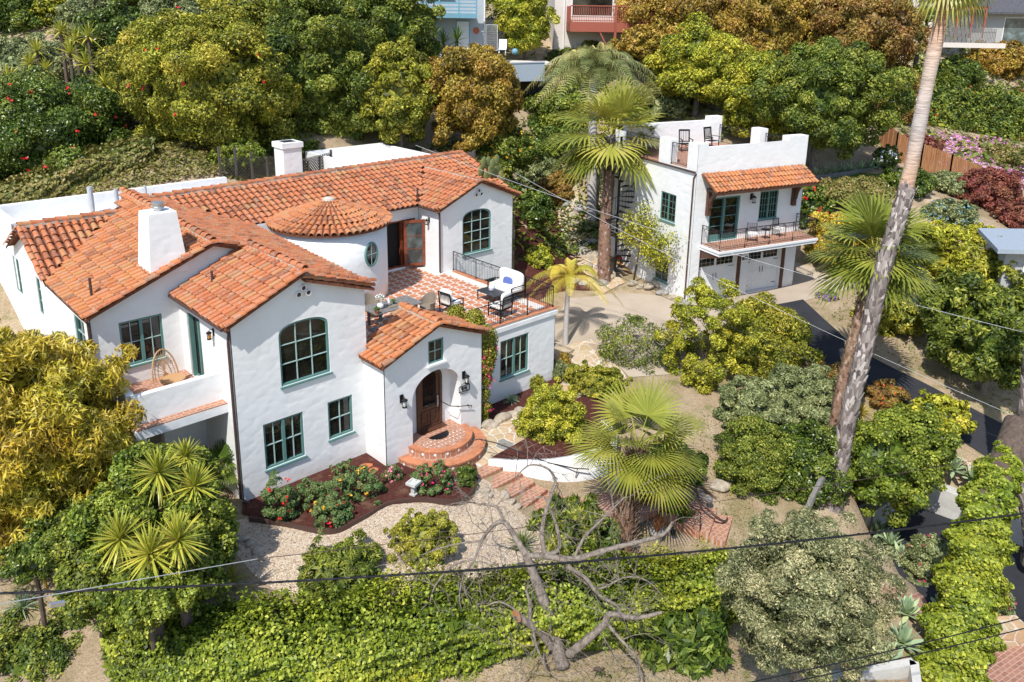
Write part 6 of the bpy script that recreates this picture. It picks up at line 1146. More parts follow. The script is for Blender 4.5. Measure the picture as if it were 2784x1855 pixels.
TR = [ # name, label, u, v, hw, hh, D, material, extras
 ('flowering_tree', 'huge rounded yellow-green tree with scattered red flowers behind the white flat roof', 565, 240, 215, 215, 49, 'yellowgreen', dict(lobes=70, lr=.3, maxn=110000, flowers=('petalred', 18, .17), droop=.2)),
 ('broadleaf_tree', 'tall dense mid-green tree rising behind the rear chimney', 850, 200, 165, 220, 54, 'midgreen', dict(lobes=70, lr=.28, maxn=90000)),
 ('broadleaf_tree', 'green tree crown touching the left side of the blue house', 1060, 90, 130, 150, 60, 'midgreen', dict(lobes=50, lr=.3, maxn=60000)),
 ('broadleaf_tree', 'columnar yellow-tipped green tree just left of the orange-leaved tree', 1085, 260, 95, 145, 50, 'yellowgreen', dict(lobes=44, lr=.3, maxn=50000)),
 ('broadleaf_tree', 'dark lower-limbed green tree hanging over the flat roof box', 960, 290, 120, 105, 53, 'midgreen', dict(lobes=40, maxn=40000)),
 ('broadleaf_tree', 'bright yellow-green treetop at the top edge above the flowering tree', 700, 40, 150, 95, 66, 'yellowgreen', dict(maxn=40000)),
 ('glossy_tree', 'glossy dark green tree behind the yuccas at top left', 330, 130, 125, 115, 60, 'deepgreen', dict(maxn=50000)),
 ('twiggy_tree', 'greyish sparse tree with bare twigs left of the flowering tree', 470, 85, 95, 95, 62, 'greygreen', dict(maxn=26000)),
 ('olive_tree', 'grey-green shrubby tree at the left edge near the top', 70, 190, 120, 95, 62, 'greygreen', dict(maxn=36000)),
 ('conifer_tree', 'very dark tree in the top left corner', 50, 25, 110, 70, 76, 'deepgreen', dict(maxn=30000)),
 ('leafy_tree', 'lime-topped tree at the top edge left of the glossy tree', 170, 20, 80, 60, 78, 'lime', dict(maxn=20000)),
 ('trumpet_shrub', 'large dark shrub studded with red flowers at the left edge', 130, 385, 215, 175, 46, 'deepgreen', dict(lobes=60, maxn=90000, flowers=('petalred', 34, .16))),
 ('broadleaf_tree', 'mid-green leafy mound right of the red-flowered shrub under the yuccas', 260, 300, 110, 85, 53, 'midgreen', dict(maxn=36000)),
 ('avocado_tree', 'orange and bronze leaved tree beside the dark board fence', 1290, 265, 135, 140, 51, 'orange', dict(lobes=44, maxn=60000, droop=.5)),
 ('bamboo_clump', 'dense green bamboo clump between the blue and cream houses', 1425, 50, 78, 100, 66, 'lime', dict(maxn=40000, leaf=(.26, .09))),
 ('avocado_tree', 'wide orange-yellow tree covering the cream house deck', 1850, 55, 190, 105, 70, 'orange', dict(lobes=50, maxn=60000, droop=.5)),
 ('avocado_tree', 'orange-brown treetop in the middle of the row of top trees', 2080, 60, 150, 105, 71, 'orange', dict(maxn=45000, droop=.4)),
 ('avocado_tree', 'dark reddish-brown leaved tree left of the tall palm trunk', 2330, 95, 150, 120, 69, 'brownleaf', dict(lobes=50, maxn=50000, droop=.3)),
 ('lime_tree', 'bright lime-green tree directly behind the queen palm fronds', 1900, 175, 125, 105, 61, 'lime', dict(maxn=50000)),
 ('lime_tree', 'yellow-green dome behind the roof deck rocking chairs', 2060, 265, 125, 115, 57, 'lime', dict(maxn=50000)),
 ('pittosporum_tree', 'broad dense green tree right of the garage roof deck', 2235, 265, 195, 150, 55, 'midgreen', dict(lobes=80, lr=.25, maxn=90000)),
 ('twiggy_shrub', 'grey twiggy thicket between the queen palm and garage roof', 1810, 290, 95, 60, 54, 'greygreen', dict(maxn=22000)),
 ('vine_shrub', 'mound of glossy vine behind the tall fan palm', 1500, 385, 150, 62, 48, 'deepgreen', dict(maxn=40000)),
 ('flower_shrub', 'tangled shrub with small yellow flowers right of the board fence', 1370, 410, 100, 62, 46, 'midgreen', dict(maxn=30000, flowers=('petalyel', 24, .16))),
 ('ivy_bank_shrub', 'dark ivy mound left of the lattice fence behind the white roof', 650, 425, 75, 42, 44, 'ivymid', dict(maxn=30000)),
 ('ivy_bank_shrub', 'dark ivy growth above the lattice fence beside the rear chimney', 790, 410, 95, 38, 46, 'ivymid', dict(maxn=30000)),
 ('green_shrub', 'green shrub under the left fronds of the queen palm', 1500, 300, 110, 70, 54, 'ivymid', dict(maxn=40000)),
 ('olive_shrub', 'olive-green shrub under the right fronds of the queen palm', 1690, 330, 90, 80, 53, 'yellowgreen', dict(maxn=34000)),
 ('green_shrub', 'green shrub on the bank above the queen palm', 1590, 190, 120, 60, 61, 'midgreen', dict(maxn=34000)),
 ('loose_shrub', 'loose olive shrubs on the slope behind the right wing', 1450, 480, 90, 60, 43, 'greygreen', dict(maxn=26000)),
 ('loose_shrub', 'reddish-green shrub beside the stone path behind the palm', 1520, 520, 70, 52, 42, 'brownleaf', dict(maxn=18000)),
 ('green_shrub', 'dense green shrub beside the banana leaves right of the house', 1440, 570, 62, 55, 39, 'deepgreen', dict(maxn=22000)),
 ('green_shrub', 'light green rounded shrub below the terrace railing', 1455, 705, 48, 42, None, 'lime', dict(maxn=20000)),
 ('flower_shrub', 'dark shrub with white flowers left of the tall palm trunk', 2430, 265, 80, 90, 68, 'brownleaf', dict(maxn=26000, flowers=('petalwhite', 26, .25))),
 ('bronze_shrub', 'bronze-orange shrub on the slope at the right edge', 2690, 170, 110, 52, 80, 'orange', dict(maxn=22000)),
 ('grey_shrub', 'silvery shrub on the slope below the picket rail', 2580, 120, 70, 36, 82, 'greygreen', dict(maxn=14000)),
 ('grey_shrub', 'grey-green shrub at the top right edge by the grey house', 2740, 110, 70, 34, 82, 'greygreen', dict(maxn=14000)),
 ('green_shrub', 'green shrub right of the tall trunk above the trumpet hedge', 2590, 200, 80, 40, 78, 'deepgreen', dict(maxn=16000)),
 ('trimmed_shrub', 'long clipped olive-brown shrub along the front of the lawn', 2330, 520, 130, 36, 52, 'dryivy', dict(maxn=36000, ry=.6)),
 ('trimmed_shrub', 'clipped dark mound beside the tall trunk above the stone steps', 2465, 500, 70, 42, 54, 'deepgreen', dict(maxn=26000)),
 ('citrus_shrub', 'dark green shrub with orange dots against the garage right wall', 2205, 575, 50, 70, 49, 'deepgreen', dict(maxn=22000, flowers=('petalred', 8, .2))),
 ('white_rose_shrub', 'small round shrub with white flowers in front of the board fence', 2410, 430, 32, 34, 58, 'deepgreen', dict(maxn=9000, flowers=('petalwhite', 14, .2))),
 ('purple_shrub', 'low reddish shrub at the foot of the wooden fence', 2500, 395, 60, 26, 62, 'redleaf', dict(maxn=9000)),
 ('olive_shrub', 'olive-brown mound among the pink flowers', 2730, 425, 60, 30, 63, 'dryivy', dict(maxn=12000)),
 ('plum_tree', 'dark red-leaved tree below the wooden fence', 2690, 520, 85, 62, 56, 'redleaf', dict(maxn=32000)),
 ('plum_tree', 'red-leaved shrub at the right edge below the taller plum tree', 2760, 590, 50, 40, 52, 'redleaf', dict(maxn=14000)),
 ('green_shrub', 'green shrub on the slope between the fence and stone steps', 2570, 500, 70, 30, 56, 'greygreen', dict(maxn=14000)),
 ('ceanothus_shrub', 'blue-flowered grey-green shrub right of the tall trunk', 2580, 590, 72, 48, 51, 'greygreen', dict(maxn=22000, flowers=('bluep', 40, .12))),
 ('hedge_shrub', 'yellow-green clipped shrub beside the stone steps at right', 2670, 650, 80, 34, 49, 'lime', dict(maxn=20000)),
 ('bamboo_hedge', 'yellow-green bamboo mass behind the fan palm beside the garage', 2290, 650, 80, 80, 47, 'bamboo', dict(maxn=36000, leaf=(.26, .08))),
 ('bamboo_hedge', 'tall yellow-green bamboo right of the tall palm trunk', 2520, 700, 110, 95, 45, 'lime', dict(maxn=50000, leaf=(.28, .09))),
 ('bamboo_hedge', 'leafy dark bamboo standing on the dry verge', 2440, 830, 95, 105, 41, 'yellowgreen', dict(maxn=50000, leaf=(.26, .08))),
 ('shade_tree', 'large glossy avocado tree at the right above the driveway', 2700, 900, 150, 150, 36, 'midgreen', dict(lobes=60, lr=.3, maxn=90000, leaf=(.24, .10))),
 ('shade_tree', 'upper avocado crown at the right edge below the pale roof', 2740, 760, 95, 110, 40, 'yellowgreen', dict(lobes=40, maxn=50000, leaf=(.26, .11))),
 ('shade_tree', 'round glossy avocado crown overhanging the dry verge', 2600, 850, 95, 105, 38, 'midgreen', dict(lobes=40, maxn=46000, leaf=(.24, .10))),
]
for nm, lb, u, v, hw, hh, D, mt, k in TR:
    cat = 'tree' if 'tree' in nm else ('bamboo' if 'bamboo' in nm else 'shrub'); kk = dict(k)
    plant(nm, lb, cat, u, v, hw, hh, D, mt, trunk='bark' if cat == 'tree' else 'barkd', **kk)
# filler trees along the ridge so that no bare hill shows
for i, (u, v, hw, hh, D, mt, lb) in enumerate(((400, -30, 150, 90, 82, 'midgreen', 'green treetop at the top edge above the twiggy tree'), (900, -20, 200, 90, 80, 'deepgreen', 'dark treetop at the top edge behind the tall green tree'), (250, 60, 90, 70, 74, 'greygreen', 'grey-green tree below the hidden brown gable'), (1190, -25, 60, 60, 100, 'deepgreen', 'dark tree behind the blue house roof'), (1380, -30, 90, 50, 96, 'midgreen', 'tree behind the bamboo clump at the top edge'), (2200, -30, 130, 60, 96, 'deepgreen', 'dark tree behind the top row of orange trees'), (2700, -20, 150, 50, 110, 'deepgreen', 'dark trees beyond the grey house roof'), (1745, 120, 75, 45, 66, 'orange', 'orange-leaved low tree under the red deck'), (2010, 150, 90, 60, 66, 'orange', 'golden tree between the orange treetops and the lime tree'))):
    plant('hill_tree', lb, 'tree', u, v, hw, hh, D, mt, trunk='bark', maxn=24000, grp=None)
hedge('trumpet_hedge', 'long tall hedge full of orange-red trumpet flowers below the picket rail', [atD(2440, 355, 70), atD(2600, 345, 71), atD(2850, 330, 72)], 2.5, 3.6, (.26, .15), 'midgreen', 31, flowers=('petalorange', 110, .15), maxn=90000)
hedge('ivy_bank', 'steep ivy-covered bank below the red-flowered shrub', [atD(-80, 590, 41), atD(200, 505, 43), atD(420, 470, 44)], 2.0, 1.2, (.2, .12), 'dryivy', 32, cat='ivy', maxn=50000)
cover('pink_flower_slope', hpD([(2500, 430, 62), (2560, 455, 61), (2700, 490, 60), (2850, 480, 62), (2850, 400, 68), (2700, 372, 70), (2540, 372, 68), (2490, 395, 65)]), .18, (.18, .14), 'pinkcover', cov=.55, seed=8, label='pink ice plant flowers on the sandy slope', cat='ground cover')
cover('verge_leaves', hp([(2260, 860), (2450, 990), (2640, 1085), (2784, 1150), (2784, 1000), (2600, 920), (2450, 830), (2330, 780)]), .04, (.13, .08), 'dryivy', cov=.14, seed=9, label='fallen leaves scattered on the dry verge by the driveway', cat='fallen leaves')
YL = ['topmost yucca head of the tall cluster at top left', 'second yucca head from the top in the left cluster', 'yucca head touching the left edge above the red-flowered shrub', 'low wide yucca head at the foot of the left cluster', 'small yucca head right of the left cluster', 'large pale yucca head in the middle of the top left slope', 'yucca head directly above the large pale one', 'uppermost right yucca head of the middle trio', 'lone yucca head beside the greyish twiggy tree', 'highest small yucca head on the top left slope', 'left yucca head of the pair beside the dark gap', 'yucca head with a dead skirt beside the flowering tree', 'drooping yucca head below the middle trio', 'low half-hidden yucca head above the ivy bank', 'yucca head cut by the left edge among the red flowers', 'small yucca head below the pair beside the dark gap']
for i, (u, v, D, s) in enumerate(((100, 140, 58, 1), (80, 175, 57, .9), (25, 215, 55, 1), (80, 235, 55, 1.1), (125, 190, 57, .8), (190, 145, 57, 1.15), (205, 110, 60, 1.1), (240, 100, 60, 1.1), (350, 105, 60, 1), (165, 85, 62, 1), (285, 230, 53, 1.1), (330, 205, 53, 1.2), (235, 175, 56, 1.1), (230, 300, 51, 1), (10, 330, 50, 1), (310, 240, 53, .9))):
    D -= 6; c = atD(u, v, D); g = H(c[0], c[1]); t = thing('yucca', YL[i], 'yucca', tuple(c), 0, 'yuccas on the top left slope'); rosette('leaves', t, Vector((0, 0, 0)), 46, 1.05*s, .09, 'yucca', i)
    mb = MB(); mb.tube([(0, 0, min(-.5, g-c[2])), (0, 0, 0)], [.14, .1], 6); mb.build('stem', 'barkd', t)
for i, (u, v, D, s) in enumerate(((1205, 118, 62, 1.3), (1242, 112, 62, 1.3), (1185, 140, 61, 1.0), (1180, 95, 63, 1.1))):
    c = atD(u, v, D); t = thing('yucca', ('tallest green yucca left of the blue house door', 'green yucca nearest to the blue house door', 'lowest yucca in the clump by the blue house', 'yucca at the foot of the light blue stair')[i], 'yucca', tuple(c), 0, 'yuccas by the blue house'); rosette('leaves', t, Vector((0, 0, 0)), 44, 1.1*s, .1, 'palmdark', i+30); mb = MB(); mb.tube([(0, 0, -1.5), (0, 0, 0)], .12, 6); mb.build('stem', 'barkd', t)
for i, (u, v, D, s) in enumerate(((2500, 110, 74, 1), (2520, 60, 75, 1.1), (2545, 100, 74, 1.1), (2490, 150, 73, .8))):
    c = atD(u, v, D); t = thing('bird_of_paradise_plant', ('leftmost tall broad-leaved plant beside the palm trunk at the top', 'highest broad-leaved plant under the pale house window', 'broad-leaved plant closest to the palm trunk', 'small broad-leaved plant at the foot of the taller ones')[i], 'plant', tuple(c), 0, 'giant strelitzias on the hill'); rosette('leaves', t, Vector((0, 0, 0)), 16, 2.3*s, .6, 'greygreen', i+50, lo_=.2, sag=.35); mb = MB(); mb.tube([(0, 0, -2), (0, 0, 0)], .15, 6); mb.build('stem', 'barkd', t)
for i, (u, v) in enumerate(((1300, 0),)): pass
# agaves in the dark band under the pittosporum
for i in range(8):
    c = atD(2220+i*24, 475-i*4, 55.5+i*.3); t = thing('agave', ORD[i]+' blue-green agave from the left in the shaded row beneath the broad tree', 'agave', tuple(c), 0, 'agaves beneath the broad tree'); rosette('leaves', t, Vector((0, 0, -.2)), 22, .8, .16, 'agave', i, lo_=.0)
# banana leaves right of the house
t = thing('banana_plant', 'large yellow-green banana leaves against the right end of the house', 'plant', tuple(atD(1405, 600, 38))); t.location.z = H(t.location.x, t.location.y); rosette('leaves', t, Vector((0, 0, 1.4)), 16, 2.2, .55, 'lime', 77, lo_=-.1, sag=.4)
t = thing('cactus', 'pale prickly pear cactus behind the right end of the roof', 'cactus', tuple(atD(1335, 478, 44))); mb = MB(); rn = random.Random(3)
for i in range(16): p = Vector((rn.uniform(-.6, .6), rn.uniform(-.4, .4), rn.uniform(-.6, .9))); mb.blob(p, (.2, .07, .32), i, 2, .05)
mb.build('pads', 'greygreen', t)
# stone steps at right
t = thing('stone_steps', 'pale stone garden steps climbing between shrubs at the right', 'steps', (0, 0, 0))
for i in range(9):
    p = atD(2640-i*22+(0 if i > 3 else 0), 640-i*20, 49.5+i*.8); mb = MB(); mb.bx(p[0]-.9, p[0]+.7, p[1]-.35, p[1]+.35, p[2]-.6, p[2]); mb.build('step', 'flag', t)
# ================================================================== PALMS
def palm_thing(name, label, base): return thing(name, label, 'palm', tuple(base))
def tube_part(t, nm, path, rad, mat, seg=12): mb = MB(); o = t.location; mb.tube([p-Vector(o) for p in path], rad, seg); return mb.build(nm, mat, t, True)
def rel(t, P): return [Vector(p)-Vector(t.location) for p in P]
# tall leaning palm
b = hit(2268, 1375); D = fdepth(b); t = palm_thing('tall_palm', 'very tall leaning palm with a rough grey lower trunk and smooth rusty top', b)
path = trunkpath([b-np.array([0, 0, .5])]+[atD(u, v, D) for u, v in ((2268, 1375), (2303, 1150), (2350, 950), (2398, 740), (2440, 600), (2462, 528))], 40); k = D/FPX
rad = [k*(22-2*i/40+16*math.exp(-i/2.5)) for i in range(41)]; tube_part(t, 'trunk', path, rad, 'palmgreybark', 16)
mb = MB(); boots(mb, rel(t, path), rad, random.Random(1), 1300, .34, .17, .035); mb.build('leaf_stubs', 'palmboot', t)
p2 = trunkpath([atD(u, v, D) for u, v in ((2456, 545), (2480, 440), (2505, 310), (2535, 160), (2565, 20), (2584, -80), (2592, -150))], 30); r2 = [k*(19-1.5*i/30+.8*math.sin(i*.9)) for i in range(31)]; tube_part(t, 'smooth_trunk', p2, r2, 'palmrust', 14)
top = Vector(p2[-1])-Vector(t.location); fanpalm_crown(t, top, 30, 1.35, 1.3, 'palmleaf', 5, lo_=-.9, hi=1.4, droop=1.0)
# palm behind it
b = hit(2255, 1260); D = fdepth(b); t = palm_thing('fan_palm', 'brown-trunked fan palm behind the tall palm beside the garage', b); k = D/FPX
path = trunkpath([b-np.array([0, 0, .5])]+[atD(u, v, D) for u, v in ((2255, 1260), (2290, 1050), (2335, 870), (2362, 760), (2378, 690))], 30); rad = [k*16]*31; tube_part(t, 'trunk', path, rad, 'palmbark', 12)
mb = MB(); boots(mb, rel(t, path), rad, random.Random(2), 700, .2, .13, .06); mb.build('leaf_stubs', 'deadfrond', t)
fanpalm_crown(t, Vector(path[-1])-Vector(t.location), 24, k*78, k*125, 'palmmid', 6, lo_=-.6, nb=24, droop=.3)
# slim fan palm in front of the garage stair
b = hit(1642, 765); D = fdepth(b); t = palm_thing('fan_palm', 'slender fan palm with a shaggy brown trunk before the spiral staircase', b); k = D/FPX
path = trunkpath([b-np.array([0, 0, .4])]+[atD(u, v, D) for u, v in ((1642, 765), (1644, 640), (1655, 500), (1662, 400), (1660, 375))], 26); rad = [k*(19-7*i/26+5*math.exp(-i/3)) for i in range(27)]; tube_part(t, 'trunk', path, rad, 'palmbark', 12)
mb = MB(); boots(mb, rel(t, path), rad, random.Random(3), 620, .16, .12, .05); mb.build('leaf_stubs', 'palmboot', t)
fanpalm_crown(t, Vector(path[-1])-Vector(t.location), 20, k*78, k*125, 'palmleaf', 7, lo_=-.6, hi=1.5, droop=.35)
# queen palm
b = hit(1608, 610); D = fdepth(b); t = palm_thing('queen_palm', 'feathery drooping queen palm with a smooth pale grey trunk', b); k = D/FPX
path = trunkpath([b-np.array([0, 0, .4])]+[atD(u, v, D) for u, v in ((1608, 610), (1610, 430), (1613, 260), (1613, 205))], 16); rad = [k*(15-5*i/16) for i in range(17)]; tube_part(t, 'trunk', path, rad, 'palmgrey', 12)
rn = random.Random(8); V, F_, A_ = [], [], []; top = Vector(path[-1])-Vector(t.location)
for i in range(34): az = i*2.39996; el = 1.5-1.2*(i/34)**.8; feather(V, F_, A_, top, Vector((math.cos(az)*math.cos(el), math.sin(az)*math.cos(el), math.sin(el))), k*225*rn.uniform(.8, 1.15), rn, 1.05, 30, .75, .075)
mk(V, F_, A_, 'crown', 'queen', t)
# small king palm beside the terrace
b = hit(1537, 938); D = fdepth(b); t = palm_thing('king_palm', 'small yellow-fronded palm with a thin grey trunk at the terrace corner', b); k = D/FPX
path = trunkpath([b-np.array([0, 0, .2])]+[atD(u, v, D) for u, v in ((1537, 938), (1541, 840), (1545, 780), (1549, 755))], 14); rad = [k*(9-4.5*i/14) for i in range(15)]; tube_part(t, 'trunk', path, rad, 'palmgrey', 12)
rn = random.Random(9); V, F_, A_ = [], [], []; top = Vector(path[-1])-Vector(t.location)
for i in range(12): az = i*2.39996+.6; el = [1.4, 1.1, 1.0, .8, .75, .7, .6, .5, .45, .35, .25, .1][i]; feather(V, F_, A_, top, Vector((math.cos(az)*math.cos(el), math.sin(az)*math.cos(el), math.sin(el))), k*150*rn.uniform(.85, 1.1), rn, .5, 40, .8, .04)
mk(V, F_, A_, 'crown', 'palmyellow', t)
# big front fan palm
b = hit(1690, 1490); D = fdepth(b); t = palm_thing('fan_palm', 'large bright fan palm in front of the curved white planter wall', b); k = D/FPX
path = trunkpath([b-np.array([0, 0, .4])]+[atD(u, v, D) for u, v in ((1690, 1490), (1700, 1400), (1722, 1280), (1733, 1215))], 18); rad = [k*(40-15*min(1, i/9)) for i in range(19)]; tube_part(t, 'trunk', path, rad, 'palmbark', 14)
mb = MB(); boots(mb, rel(t, path), rad, random.Random(4), 420, .3, .13, .12); mb.build('leaf_stubs', 'deadfrond', t)
fanpalm_crown(t, Vector(path[-1])-Vector(t.location), 17, k*80, k*128, 'palmleaf', 11, lo_=-.3, hi=1.25, nb=34, droop=.2)
# right edge palm
b = atz(2815, 1480, -2.6); t = palm_thing('palm_trunk', 'thick rough grey palm trunk at the right edge', b); D = fdepth(b); k = D/FPX
path = trunkpath([b-np.array([0, 0, .9])]+[atD(u, v, D) for u, v in ((2815, 1480), (2790, 1300), (2792, 1180), (2815, 950), (2840, 700))], 26); rad = [k*27]*27; tube_part(t, 'trunk', path, rad, 'palmgreybark', 14); mb = MB(); boots(mb, rel(t, path), rad, random.Random(5), 900, .3, .16, .04); mb.build('leaf_stubs', 'palmboot', t)
# small palm against the house wall
b = hit(600, 1345); t = palm_thing('dwarf_palm', 'small dark fan palm in the corner under the balcony', b); fanpalm_crown(t, Vector((0, 0, 1.0)), 12, .35, .75, 'palmdark', 14, lo_=-.1, nb=22)
# ivy column
b = atz(2565, 1880, -3.6); D = fdepth(b); k = D/FPX; t = thing('ivy_covered_palm', 'leaning trunk smothered in bright green ivy at the lower right', 'ivy', tuple(b))
P_ = trunkpath([atD(u, v, D+o_) for u, v, o_ in ((2565, 1900, 0), (2610, 1720, .6), (2655, 1520, 1.4), (2690, 1350, 2.0), (2745, 1230, 2.6), (2775, 1150, 3.0))], 30); tube_part(t, 'trunk', P_, [k*45]*31, 'barkd', 10)
rg = np.random.RandomState(3); n = 42000; q = rg.random_sample(n)*29.99; i = q.astype(int); f = (q-i)[:, None]; PA = np.array([tuple(p) for p in P_]); C_ = PA[i]*(1-f)+PA[i+1]*f; ax_ = unit(PA[i+1]-PA[i]); e1 = unit(np.cross(ax_, [[0, 1, 0]])); e2 = np.cross(ax_, e1); a = rg.uniform(0, 2*math.pi, n)
o_ = e1*np.cos(a)[:, None]+e2*np.sin(a)[:, None]; R_ = k*np.interp(q, [0, 10, 20, 24, 30], [92, 80, 58, 36, 22])*(1+.22*np.sin(q*1.7+a*2)+.12*np.sin(q*4.1-a*3))*(1-.25*rg.random_sample(n)**2); X = C_+o_*R_[:, None]; N = unit(o_+np.array([0, 0, .5])+rg.normal(size=(n, 3))*.6); T, S = orient(N, rg, .3); s = rg.uniform(.6, 1.2, n)
leafmesh('ivy', X-np.array(b), T, S, .13*s, .10*s, np.clip(rg.normal(.55, .2, n), 0, 1), 'ivy', t)
# ================================================================== MIDDLE AND FRONT PLANTS
MID = [
 ('round_shrub', 'glossy rounded bright green shrub behind the curved planter wall', 1500, 1150, 88, 98, 'lime', dict(lobes=40, maxn=50000, leaf=(.10, .05))),
 ('dome_shrub', 'clipped dome shrub with yellowish leaves behind the front fan palm', 1612, 1040, 86, 50, 'yellowgreen', dict(lobes=60, lr=.22, maxn=40000, leaf=(.08, .045))),
 ('sparse_shrub', 'sparse twiggy shrub with pinkish tips beside the entry court', 1725, 940, 100, 82, 'midgreen', dict(cov=.5, fill=False, leaf=(.12, .05))),
 ('upright_shrub', 'bright green upright shrub with long shoots at the court edge', 1930, 935, 112, 165, 'lime', dict(cov=1.8, fill=False, lobes=90, lr=.22, maxn=60000, leaf=(.11, .05))),
 ('dome_shrub', 'large domed shrub with yellow-green leaves beside the driveway', 2072, 930, 128, 118, 'yellowgreen', dict(lobes=60, maxn=70000, leaf=(.17, .06))),
 ('feathery_shrub', 'pale grey-green feathery shrub left of the tall palm', 2190, 1110, 125, 112, 'greygreen', dict(lobes=60, lr=.26, maxn=50000, leaf=(.14, .05))),
 ('feathery_shrub', 'pale grey-green feathery shrub in the middle of the dry slope edge', 2055, 1125, 105, 100, 'greygreen', dict(lobes=50, lr=.26, maxn=45000, leaf=(.14, .05))),
 ('green_shrub', 'small-leaved green shrub at the edge of the dry slope', 2040, 1265, 100, 118, 'midgreen', dict(lobes=50, maxn=50000, leaf=(.10, .045))),
 ('glossy_shrub', 'dark glossy-leaved shrub left of the tall palm base', 2190, 1275, 120, 130, 'deepgreen', dict(lobes=50, maxn=50000, leaf=(.12, .06))),
 ('bronze_shrub', 'small bronze flowering shrub at the driveway edge left of the trunk', 2265, 1040, 60, 50, 'brownleaf', dict(maxn=20000, leaf=(.1, .05), flowers=('petalorange', 14, .07))),
 ('bronze_shrub', 'bronze shrub with small flowers on the driveway edge right of the trunk', 2410, 1085, 58, 50, 'brownleaf', dict(maxn=18000, leaf=(.1, .05), flowers=('petalorange', 14, .07))),
 ('ivy_mound', 'big ivy mound behind the mossy retaining wall', 2395, 1265, 125, 130, 'ivymid', dict(D=fdepth(atz(2395, 1330, -1.7)), force=True, lobes=40, maxn=80000, leaf=(.11, .085))),
 ('ivy_mound', 'ivy growing over the wall corner beside the driveway', 2480, 1215, 110, 112, 'ivymid', dict(D=fdepth(atz(2480, 1280, -1.6)), force=True, lobes=40, maxn=80000, leaf=(.11, .085))),
 ('vine_shrub', 'bright lime vine crown overhanging the driveway', 2560, 1135, 80, 60, 'lime', dict(D=fdepth(atz(2560, 1200, -1.3)), force=True, maxn=30000, leaf=(.16, .13))),
 ('broad_shrub', 'dark shrub under the front fan palm', 1835, 1265, 95, 60, 'deepgreen', dict(maxn=30000, leaf=(.14, .08))),
 ('box_shrub', 'small-leaved rounded shrub standing in the pale gravel', 1155, 1475, 92, 82, 'yellowgreen', dict(lobes=50, lr=.25, maxn=45000, leaf=(.075, .04))),
 ('oleander_shrub', 'oleander shrub with long leaves in front of the gravel', 930, 1570, 112, 105, 'midgreen', dict(lobes=60, lr=.28, maxn=34000, leaf=(.2, .045))),
 ('oleander_shrub', 'pale long-leaved shrub at the foot of the front hedge', 700, 1760, 150, 75, 'greygreen', dict(lobes=40, maxn=24000, leaf=(.24, .05))),
 ('mango_shrub', 'shrub with long drooping green leaves behind the dead tree', 1560, 1450, 110, 95, 'midgreen', dict(lobes=30, lr=.34, maxn=9000, leaf=(.34, .09), droop=.8)),
 ('loquat_shrub', 'dark glossy loquat with very large leaves right of the dead tree', 1835, 1725, 145, 110, 'deepgreen', dict(lobes=34, lr=.36, maxn=11000, leaf=(.34, .12), droop=.4)),
 ('leafy_shrub', 'fine-leaved bright green shrub in the bottom left corner', 110, 1740, 190, 120, 'midgreen', dict(lobes=60, maxn=60000, leaf=(.10, .05))),
 ('leafy_shrub', 'small bright green shrub at the bottom edge left of centre', 1125, 1835, 60, 50, 'lime', dict(maxn=10000, leaf=(.12, .05))),
 ('leafy_shrub', 'small dark-leaved shrub at the foot of the dead tree', 1625, 1840, 55, 28, 'deepgreen', dict(maxn=4000, leaf=(.16, .06))),
 ('yellow_shrub', 'small shrub with yellow flower plumes beside the lower steps', 1840, 1400, 45, 42, 'midgreen', dict(maxn=9000, leaf=(.1, .03), flowers=('petalyel', 60, .05))),
 ('yellow_shrub', 'yellow-brown plume shrub beneath the fan palm fronds', 1745, 1350, 42, 55, 'orange', dict(cov=.7, maxn=5000, leaf=(.1, .03))),
 ('citrus_shrub', 'dark green bush at the top of the brick stairs', 1268, 1300, 30, 34, 'deepgreen', dict(maxn=7000, leaf=(.09, .045))),
 ('lantana_shrub', 'spreading grey shrub with a few magenta flowers by the lower driveway', 2530, 1530, 75, 72, 'greygreen', dict(maxn=34000, leaf=(.09, .05), flowers=('petalmag', 14, .07))),
 ('lavender_shrub', 'low grey lavender clump above the brick walk', 2500, 1575, 40, 22, 'greygreen', dict(maxn=8000, leaf=(.1, .025))),
 ('pink_shrub', 'grey shrub with pink flowers half hidden right of the ivy trunk', 2712, 1640, 42, 55, 'greygreen', dict(maxn=9000, leaf=(.09, .05), flowers=('petalmag', 12, .07))),
 ('bed_plant', 'feathery grey-green plant beside the terrace wall', 1520, 1010, 30, 30, 'greygreen', dict(maxn=4000, leaf=(.16, .025))),
 ('bed_plant', 'spiky low yellowish plant at the foot of the terrace wall', 1455, 1040, 26, 26, 'yellowgreen', dict(maxn=4000, leaf=(.14, .03))),
 ('fire_plant', 'coral-orange succulent at the terrace corner', 1535, 990, 16, 36, 'orange', dict(maxn=3500, leaf=(.16, .03))),
 ('violet_shrub', 'small violet-flowered clump on the verge near the garage', 2250, 805, 28, 17, 'greygreen', dict(maxn=4000, flowers=('petalviolet', 40, .09))),
 ('pot_shrub', 'small shrub in stones beside the tall fan palm', 1595, 620, 24, 20, 'greygreen', dict(maxn=5000)),
 ('geranium', 'red geranium at the foot of the spiral staircase', 1690, 705, 20, 14, 'deepgreen', dict(maxn=2500, flowers=('petalred', 30, .1))),
]
for nm, lb, u, v, hw, hh, mt, k in MID: plant(nm, lb, 'shrub', u, v, hw, hh, k.pop('D', None), mt, part='foliage', trunk='barkd', tw=.03, **k)
